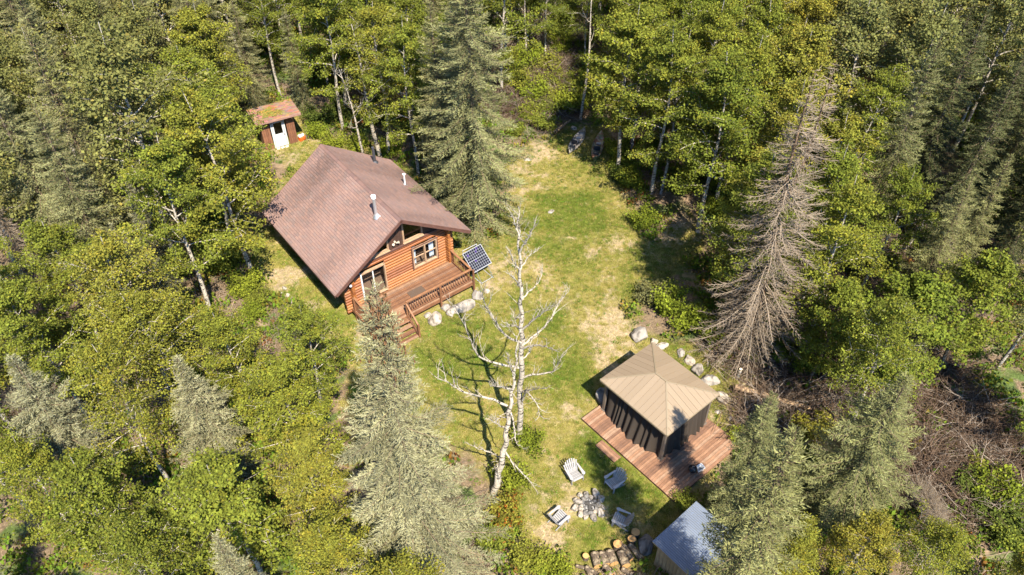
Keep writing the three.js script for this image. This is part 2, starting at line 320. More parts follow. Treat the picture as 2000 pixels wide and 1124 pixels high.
["B",20.85,-56.62,11.64,1.09,"Y","~fourth yellow-green birch out right of the thin bare trunk, along the top edge"],
["B",24.42,-62.09,11.53,0.91,"Y","~sixth yellow-green birch out right of the thin bare trunk, along the top edge"],
["S",-29.98,-56.41,12.6,1.03,"olive","~fourth olive green spruce out left of the brown shed, along the top edge"],
["S",-24.01,-66.22,12.76,0.97,"olive","~fifth olive green spruce out behind the brown shed, along the top edge"],
["B",20.55,-39.99,11.24,0.97,"Y","~yellow-green birch closest on the side left of the narrow spruce spire"],
["B",16.12,-23.12,10.51,0.98,"Y","~yellow-green birch behind the lower right spruce"],
["B",-9.49,-73.4,10.73,1.07,"G","~sixth green birch out left of the bare trunks at the top edge"],
["A",29.15,-66.43,14.12,1.08,"P","~second pale olive aspen out right of the thin bare trunk, along the top edge"],
["B",-12.27,-50.25,12.86,0.94,"Y","~yellow-green birch closest on the side behind the brown shed, along the top edge"],
["A",25.64,-27.5,10.59,0.86,"P","~pale olive aspen closest on the side right of the small grey dead spruce"],
["S",42.53,-56.9,13.56,0.9,"dark","~twelfth dark green spruce out right of the narrow spruce spire, at the right edge"],
["S",24.06,-38.79,14.42,1.05,"dark","~dark green spruce right of the narrow spruce spire"],
["S",36.07,-55.66,14.36,1.07,"dark","~dark green spruce closest on the side behind the narrow spruce spire, at the right edge"],
["A",-23.74,-70.51,13.06,0.87,"P","~fifth pale olive aspen out behind the brown shed, along the top edge"],
["B",12.04,-45.43,13.26,0.91,"Y","~second yellow-green birch out right of the forked birch at the lawn"],
["S",-32.37,-59.12,15.2,1.08,"olive","~fifth olive green spruce out left of the brown shed, along the top edge"],
["S",0.19,-68.52,8.89,0.89,"dark","~dark green spruce closest on the side behind the bare trunks at the top edge"],
["B",16.17,-46.93,12.27,0.91,"Y","~yellow-green birch furthest right of the forked birch at the lawn"],
["S",-37.39,-67.22,12.93,0.97,"olive","~seventh olive green spruce out left of the brown shed, at the left edge"],
["B",-15.83,-20.33,10.87,0.86,"Y","~yellow-green birch left of the pale spruce in the left wood"],
["A",47.99,-66.12,13.08,0.91,"P","~pale olive aspen furthest right of the narrow spruce spire, at the right edge"],
["B",-16.68,-77.32,12.56,1.01,"Y","~sixth yellow-green birch out left of the bare trunks at the top edge"],
["A",-42.58,-61.83,14.77,0.88,"P","~seventh pale olive aspen out left of the brown shed, at the left edge"],
["S",-28.05,-37.43,15.45,0.98,"olive","~second olive green spruce out left of the tall pale-barked aspen, at the left edge"],
["S",23.83,-31.79,10.48,1.04,"green","~green spruce closest on the side right of the narrow spruce spire, at the right edge"],
["S",39.17,-72.37,12.19,1.08,"dark","~dark green spruce furthest behind the narrow spruce spire, along the top edge"],
["S",1.23,-77.0,9.09,1.02,"dark","~fifth dark green spruce out behind the bare trunks at the top edge"],
["S",-38.21,-57.12,15.09,1.0,"olive","~third olive green spruce out left of the brown shed, at the left edge"],
["B",10.35,-9.56,6.35,1.01,"Y","~yellow-green birch right of the woodshed, along the bottom edge"],
["B",24.45,-22.24,8.63,1.03,"G","~green birch right of the dead brush, at the right edge"],
["B",-7.13,-50.74,12.4,0.98,"G","~green birch closest on the side behind the half-bare birch, along the top edge"],
["A",-29.64,-52.57,12.2,0.85,"P","~third pale olive aspen out left of the brown shed, along the top edge"],
["A",28.61,-49.96,14.78,1.07,"P","~second pale olive aspen out behind the narrow spruce spire, along the top edge"],
["B",-22.26,-77.78,11.47,0.97,"Y","~yellow-green birch furthest left of the bare trunks at the top edge, along the top edge"],
["A",28.99,-70.15,14.08,0.99,"P","~third pale olive aspen out right of the thin bare trunk, along the top edge"],
["B",14.25,-77.28,11.54,0.88,"Y","~fifth yellow-green birch out right of the bare trunks at the top edge"],
["A",39.51,-56.94,14.74,0.86,"P","~fifth pale olive aspen out right of the narrow spruce spire, at the right edge"],
["A",-28.09,-65.87,12.74,0.98,"P","~fourth pale olive aspen out behind the brown shed, along the top edge"],
["B",11.88,-67.82,12.13,0.89,"Y","~second yellow-green birch out right of the bare trunks at the top edge"],
["A",32.17,-72.26,14.04,1.07,"P","~fifth pale olive aspen out right of the thin bare trunk, along the top edge"],
["S",-45.9,-74.62,15.8,0.97,"olive","~fifteenth olive green spruce out left of the brown shed, at the left edge"],
["A",-33.26,-74.19,14.69,0.95,"P","~seventh pale olive aspen out behind the brown shed, along the top edge"],
["B",-1.89,-62.04,12.93,0.85,"G","~second green birch out behind the bare trunks at the top edge, along the top edge"],
["S",-33.96,-39.61,15.85,0.86,"olive","~fifth olive green spruce out left of the tall pale-barked aspen, at the left edge"],
["B",-2.14,-58.59,12.0,0.94,"G","~green birch closest on the side behind the bare trunks at the top edge"],
["B",-18.8,-69.35,11.99,1.06,"G","~eighth green birch out behind the brown shed, along the top edge"],
["S",47.07,-69.12,13.03,1.0,"green","~green spruce furthest right of the narrow spruce spire, at the right edge"],
["S",30.49,-56.83,13.42,1.0,"dark","~second dark green spruce out behind the narrow spruce spire, along the top edge"],
["B",20.0,-32.79,10.15,0.9,"G","~green birch in front of the narrow spruce spire"],
["S",44.7,-58.85,14.99,0.97,"dark","~thirteenth dark green spruce out right of the narrow spruce spire, at the right edge"],
["S",26.89,-44.86,12.03,0.92,"dark","~dark green spruce behind the narrow spruce spire"],
["A",-23.48,-63.19,12.89,0.93,"P","~third pale olive aspen out behind the brown shed, along the top edge"],
["S",6.04,-70.92,9.95,0.94,"dark","~fourth dark green spruce out behind the bare trunks at the top edge"],
["B",12.72,-32.98,11.09,1.03,"G","~green birch furthest behind the large grey dead spruce"],
["A",32.35,-76.99,14.29,0.86,"P","~pale olive aspen right of the bare trunks at the top edge, along the top edge"],
["B",9.35,-58.31,11.57,0.95,"G","~green birch behind the thin bare trunk, along the top edge"],
["S",-33.77,-69.2,14.47,0.86,"olive","~eighth olive green spruce out left of the brown shed, along the top edge"],
["B",8.77,-64.94,13.12,1.0,"G","~fourth green birch out right of the bare trunks at the top edge"],
["S",27.91,-63.36,14.47,1.1,"green","~green spruce closest on the side right of the thin bare trunk, along the top edge"],
["A",22.11,-49.03,13.34,0.98,"P","~pale olive aspen closest on the side behind the narrow spruce spire, along the top edge"],
["S",31.85,-59.32,14.91,0.88,"dark","~third dark green spruce out behind the narrow spruce spire, along the top edge"],
["A",-44.1,-77.12,13.2,1.09,"P","~eleventh pale olive aspen out left of the brown shed, at the left edge"],
["S",-20.85,-62.36,12.47,0.92,"olive","~third olive green spruce out behind the brown shed, along the top edge"],
["S",5.7,-76.52,8.28,1.05,"dark","~dark green spruce furthest behind the bare trunks at the top edge, along the top edge"],
["B",15.26,-66.55,13.26,0.88,"Y","~third yellow-green birch out right of the bare trunks at the top edge"],
["A",28.57,-30.34,11.92,1.02,"P","~pale olive aspen furthest right of the small grey dead spruce, at the right edge"],
["S",-2.44,-72.62,13.09,0.92,"olive","~second olive green spruce out behind the bare trunks at the top edge"],
["B",7.6,-67.88,13.05,1.08,"G","~fifth green birch out right of the bare trunks at the top edge"],
["S",-47.55,-76.77,12.78,0.99,"olive","~sixteenth olive green spruce out left of the brown shed, at the left edge"],
["S",28.31,-39.84,12.19,1.05,"dark","~second dark green spruce out right of the narrow spruce spire, at the right edge"],
["B",11.8,-29.85,13.18,0.9,"G","~green birch closest on the side behind the large grey dead spruce"],
["A",-27.37,-41.69,13.13,0.95,"P","~second pale olive aspen out left of the tall pale-barked aspen, at the left edge"],
["A",-28.23,-34.03,14.77,1.09,"P","~pale olive aspen closest on the side left of the tall pale-barked aspen"],
["S",-43.52,-64.85,15.81,0.86,"olive","~tenth olive green spruce out left of the brown shed, at the left edge"],
["S",33.56,-62.02,12.05,1.01,"dark","~fifth dark green spruce out behind the narrow spruce spire, along the top edge"],
["S",-25.4,-34.57,14.7,0.95,"olive","~olive green spruce closest on the side left of the tall pale-barked aspen"],
["B",-16.8,-31.04,12.96,0.95,"Y","~yellow-green birch left of the leaning birch by the cabin yard"],
["B",-5.36,-73.13,13.75,1.07,"G","~ninth green birch out behind the bare trunks at the top edge, along the top edge"],
["S",-8.98,-12.26,10.27,0.9,"pale","~pale grey-green spruce left of the tall foreground spruce, along the bottom edge"],
["A",41.25,-62.72,13.96,1.07,"P","~pale olive aspen furthest behind the narrow spruce spire, at the right edge"],
["B",-2.87,-65.63,13.37,1.01,"G","~fifth green birch out behind the bare trunks at the top edge, along the top edge"],
["S",26.13,-48.14,14.01,0.94,"dark","~dark green spruce closest on the side behind the narrow spruce spire, along the top edge"],
["B",2.62,-60.07,9.26,1.0,"G","~green birch closest on the side right of the bare trunks at the top edge"],
["S",51.55,-75.27,12.2,0.93,"dark","~dark green spruce furthest right of the narrow spruce spire, at the right edge"],
["S",-27.53,-50.87,12.31,0.91,"olive","~third olive green spruce out left of the brown shed, along the top edge"],
["B",-12.86,-13.62,9.84,0.87,"G","~green birch in front of the pale spruce in the left wood, along the bottom edge"],
["A",-22.55,-45.56,12.88,0.93,"P","~pale olive aspen closest on the side left of the brown shed"],
["B",20.62,-68.08,12.47,0.87,"YY","~second yellowing birch out right of the thin bare trunk, along the top edge"],
["B",16.28,-32.0,11.51,0.97,"G","~green birch behind the broad maple"],
["S",-24.01,-26.43,9.87,1.0,"pale","~pale grey-green spruce behind the pale spruce at the left edge, at the left edge"],
["B",15.45,-62.99,12.01,1.06,"Y","~third yellow-green birch out right of the thin bare trunk, along the top edge"],
["B",18.86,-48.76,12.21,1.05,"YY","~yellowing birch right of the forked birch at the lawn"],
["B",-3.81,-12.67,8.54,1.09,"Y","~yellow-green birch in front of the tall foreground spruce, along the bottom edge"],
["B",-10.45,-77.46,11.96,1.09,"Y","~fifth yellow-green birch out left of the bare trunks at the top edge"],
["A",-39.87,-51.63,14.32,0.88,"P","~fifth pale olive aspen out left of the brown shed, at the left edge"],
["B",8.55,-55.2,13.47,0.91,"Y","~yellow-green birch behind the thin bare trunk, along the top edge"],
["B",-5.91,-67.6,11.8,1.0,"G","~seventh green birch out behind the bare trunks at the top edge, along the top edge"],
["B",5.82,-63.47,8.39,0.89,"G","~third green birch out right of the bare trunks at the top edge"],
["B",-8.62,-47.2,11.9,1.06,"Y","~yellow-green birch behind the half-bare birch"],
["B",-7.63,-17.25,9.12,0.85,"YY","~yellowing birch left of the tall foreground spruce"],
["S",-44.72,-68.03,15.95,0.89,"olive","~twelfth olive green spruce out left of the brown shed, at the left edge"],
["B",19.85,-74.66,12.61,0.93,"Y","~sixth yellow-green birch out right of the bare trunks at the top edge"],
["S",-41.58,-69.82,13.66,0.89,"olive","~eleventh olive green spruce out left of the brown shed, at the left edge"],
["B",20.7,-71.54,12.93,0.96,"G","~green birch furthest right of the bare trunks at the top edge, along the top edge"],
["A",23.57,-41.55,14.5,1.03,"P","~pale olive aspen closest on the side behind the narrow spruce spire"],
["A",-51.8,-72.17,13.24,0.95,"P","~thirteenth pale olive aspen out left of the brown shed, at the left edge"],
["B",-13.15,-62.29,11.48,0.94,"G","~second green birch out left of the bare trunks at the top edge"],
["B",9.1,-51.95,12.95,0.92,"G","~green birch closest on the side right of the thin bare trunk, along the top edge"],
["S",-3.02,-44.2,13.8,0.94,"olive","~olive green spruce right of the half-bare birch"],
["B",18.72,-63.63,12.06,0.86,"G","~green birch furthest right of the thin bare trunk, along the top edge"],
["S",-29.81,-73.77,11.9,0.9,"olive","~olive green spruce furthest behind the brown shed, along the top edge"],
["S",31.56,-44.21,12.74,0.93,"dark","~seventh dark green spruce out right of the narrow spruce spire, at the right edge"],
["B",8.73,-77.78,12.79,0.87,"G","~green birch furthest behind the bare trunks at the top edge, along the top edge"],
["S",1.86,-71.71,8.78,1.04,"dark","~third dark green spruce out behind the bare trunks at the top edge"],
["S",-29.83,-40.0,13.77,0.86,"olive","~third olive green spruce out left of the tall pale-barked aspen, at the left edge"],
["S",-23.57,-49.2,12.72,0.88,"olive","~second olive green spruce out left of the brown shed, along the top edge"],
["S",31.8,-67.71,12.54,1.03,"green","~green spruce furthest right of the thin bare trunk, along the top edge"],
["A",45.43,-62.36,13.35,0.86,"P","~sixth pale olive aspen out right of the narrow spruce spire, at the right edge"],
["A",-24.82,-58.26,12.07,0.86,"P","~second pale olive aspen out behind the brown shed, along the top edge"],
["B",-9.61,-52.74,11.8,1.06,"G","~green birch furthest behind the half-bare birch, along the top edge"],
["A",31.62,-35.02,14.36,1.02,"P","~pale olive aspen closest on the side right of the narrow spruce spire"],
["S",34.46,-42.5,12.55,1.07,"dark","~eighth dark green spruce out right of the narrow spruce spire, at the right edge"],
["S",-26.53,-68.68,13.58,1.06,"olive","~sixth olive green spruce out behind the brown shed, along the top edge"],
["S",-3.7,-51.12,11.35,1.01,"olive","~olive green spruce right of the half-bare birch, along the top edge"],
["B",-6.47,-44.51,12.02,0.87,"Y","~yellow-green birch right of the half-bare birch"],
["A",27.42,-56.87,13.31,1.07,"P","~fifth pale olive aspen out behind the narrow spruce spire, along the top edge"],
["A",33.7,-54.22,14.52,0.87,"P","~pale olive aspen closest on the side behind the narrow spruce spire, at the right edge"],
["S",45.77,-71.89,13.46,0.94,"dark","~sixth dark green spruce out behind the narrow spruce spire, at the right edge"],
["S",-29.99,-46.3,15.22,1.03,"olive","~olive green spruce closest on the side left of the brown shed, at the left edge"],
["B",17.52,-35.38,11.23,0.99,"Y","~yellow-green birch furthest left of the narrow spruce spire"],
["S",-28.07,-44.3,14.27,0.89,"olive","~fourth olive green spruce out left of the tall pale-barked aspen, at the left edge"],
["B",-8.51,-65.51,12.99,1.09,"Y","~second yellow-green birch out left of the bare trunks at the top edge"],
["S",41.93,-73.71,14.25,0.98,"dark","~fifth dark green spruce out behind the narrow spruce spire, at the right edge"],
["B",-26.07,-77.55,11.78,0.94,"G","~green birch furthest behind the brown shed, along the top edge"],
["S",3.16,-69.23,8.01,1.09,"dark","~second dark green spruce out behind the bare trunks at the top edge"],
["A",37.2,-47.32,13.39,1.07,"P","~fourth pale olive aspen out right of the narrow spruce spire, at the right edge"],
["B",-0.74,-55.12,13.97,0.88,"G","~third green birch out behind the bare trunks at the top edge, along the top edge"],
["B",11.97,-74.89,12.62,0.99,"Y","~fourth yellow-green birch out right of the bare trunks at the top edge"],
["A",-29.52,-61.57,13.54,0.95,"P","~fifth pale olive aspen out left of the brown shed, along the top edge"],
["A",-28.02,-58.61,12.74,0.92,"P","~fourth pale olive aspen out left of the brown shed, along the top edge"],
["B",-16.03,-65.86,11.1,1.07,"Y","~yellow-green birch furthest behind the brown shed, along the top edge"],
["B",13.33,-41.27,12.74,0.97,"Y","~yellow-green birch closest on the side right of the forked birch at the lawn"],
["S",29.62,-77.75,12.28,1.06,"green","~green spruce right of the bare trunks at the top edge, along the top edge"],
["S",39.51,-68.92,14.99,0.99,"green","~green spruce closest on the side behind the narrow spruce spire, at the right edge"],
["A",33.96,-69.34,14.99,0.91,"P","~fourth pale olive aspen out right of the thin bare trunk, along the top edge"],
["A",-35.97,-43.72,13.55,0.97,"P","~pale olive aspen furthest left of the tall pale-barked aspen, at the left edge"],
["S",52.92,-77.9,13.33,1.07,"green","~green spruce furthest behind the narrow spruce spire, at the right edge"],
["B",-12.05,-58.4,11.63,0.96,"G","~fifth green birch out behind the brown shed, along the top edge"],
["A",37.09,-77.95,12.4,0.92,"P","~pale olive aspen furthest right of the thin bare trunk, along the top edge"],
["B",3.8,-66.61,8.93,0.85,"G","~sixth green birch out behind the bare trunks at the top edge, along the top edge"],
["S",-5.44,-53.19,11.67,0.99,"olive","~olive green spruce furthest left of the bare trunks at the top edge"],
["S",49.89,-73.02,14.48,0.92,"dark","~ninth dark green spruce out behind the narrow spruce spire, at the right edge"],
["S",-18.72,-28.93,8.55,0.96,"pale","~pale grey-green spruce left of the leaning birch by the cabin yard"],
["S",21.46,-30.29,10.66,1.05,"green","~green spruce behind the small grey dead spruce"],
["A",-53.58,-77.24,13.93,1.03,"P","~pale olive aspen furthest left of the brown shed, at the left edge"],
["B",-17.99,-55.15,12.01,0.87,"G","~second green birch out behind the brown shed, along the top edge"],
["S",40.87,-59.51,14.57,1.08,"green","~third green spruce out right of the narrow spruce spire, at the right edge"],
["B",-17.22,-37.64,12.42,1.04,"Y","~yellow-green birch closest on the side right of the tall pale-barked aspen"],
["A",-34.56,-77.98,13.64,0.91,"P","~ninth pale olive aspen out behind the brown shed, along the top edge"],
["S",7.64,-74.42,9.07,1.07,"dark","~dark green spruce right of the bare trunks at the top edge, along the top edge"],
["S",45.27,-65.28,14.96,0.95,"dark","~fourteenth dark green spruce out right of the narrow spruce spire, at the right edge"],
["S",-37.73,-63.66,12.13,1.04,"olive","~sixth olive green spruce out left of the brown shed, at the left edge"],
["S",-45.27,-60.87,14.29,1.03,"olive","~ninth olive green spruce out left of the brown shed, at the left edge"],
["S",31.75,-64.64,14.68,0.95,"dark","~sixth dark green spruce out behind the narrow spruce spire, along the top edge"],
["S",30.72,-62.08,12.64,1.05,"dark","~fourth dark green spruce out behind the narrow spruce spire, along the top edge"],
["S",44.64,-74.54,13.32,0.92,"dark","~seventh dark green spruce out behind the narrow spruce spire, at the right edge"],
["S",-32.57,-66.39,13.9,0.96,"olive","~sixth olive green spruce out left of the brown shed, along the top edge"],
["B",-7.57,-70.46,12.44,1.08,"Y","~third yellow-green birch out left of the bare trunks at the top edge"],
["S",-21.29,-53.31,12.51,0.89,"olive","~olive green spruce closest on the side behind the brown shed, along the top edge"],
["S",-26.91,-71.49,13.8,0.92,"olive","~seventh olive green spruce out behind the brown shed, along the top edge"],
["B",-12.3,-23.43,9.48,0.88,"Y","~yellow-green birch behind the pale spruce in the left wood"],
["B",-12.67,-53.48,11.74,1.03,"G","~green birch closest on the side behind the brown shed, along the top edge"],
["S",-20.92,-49.81,13.74,0.88,"olive","~olive green spruce closest on the side left of the brown shed, along the top edge"],
["B",25.88,-77.68,12.46,0.98,"YY","~yellowing birch closest on the side right of the bare trunks at the top edge"]];
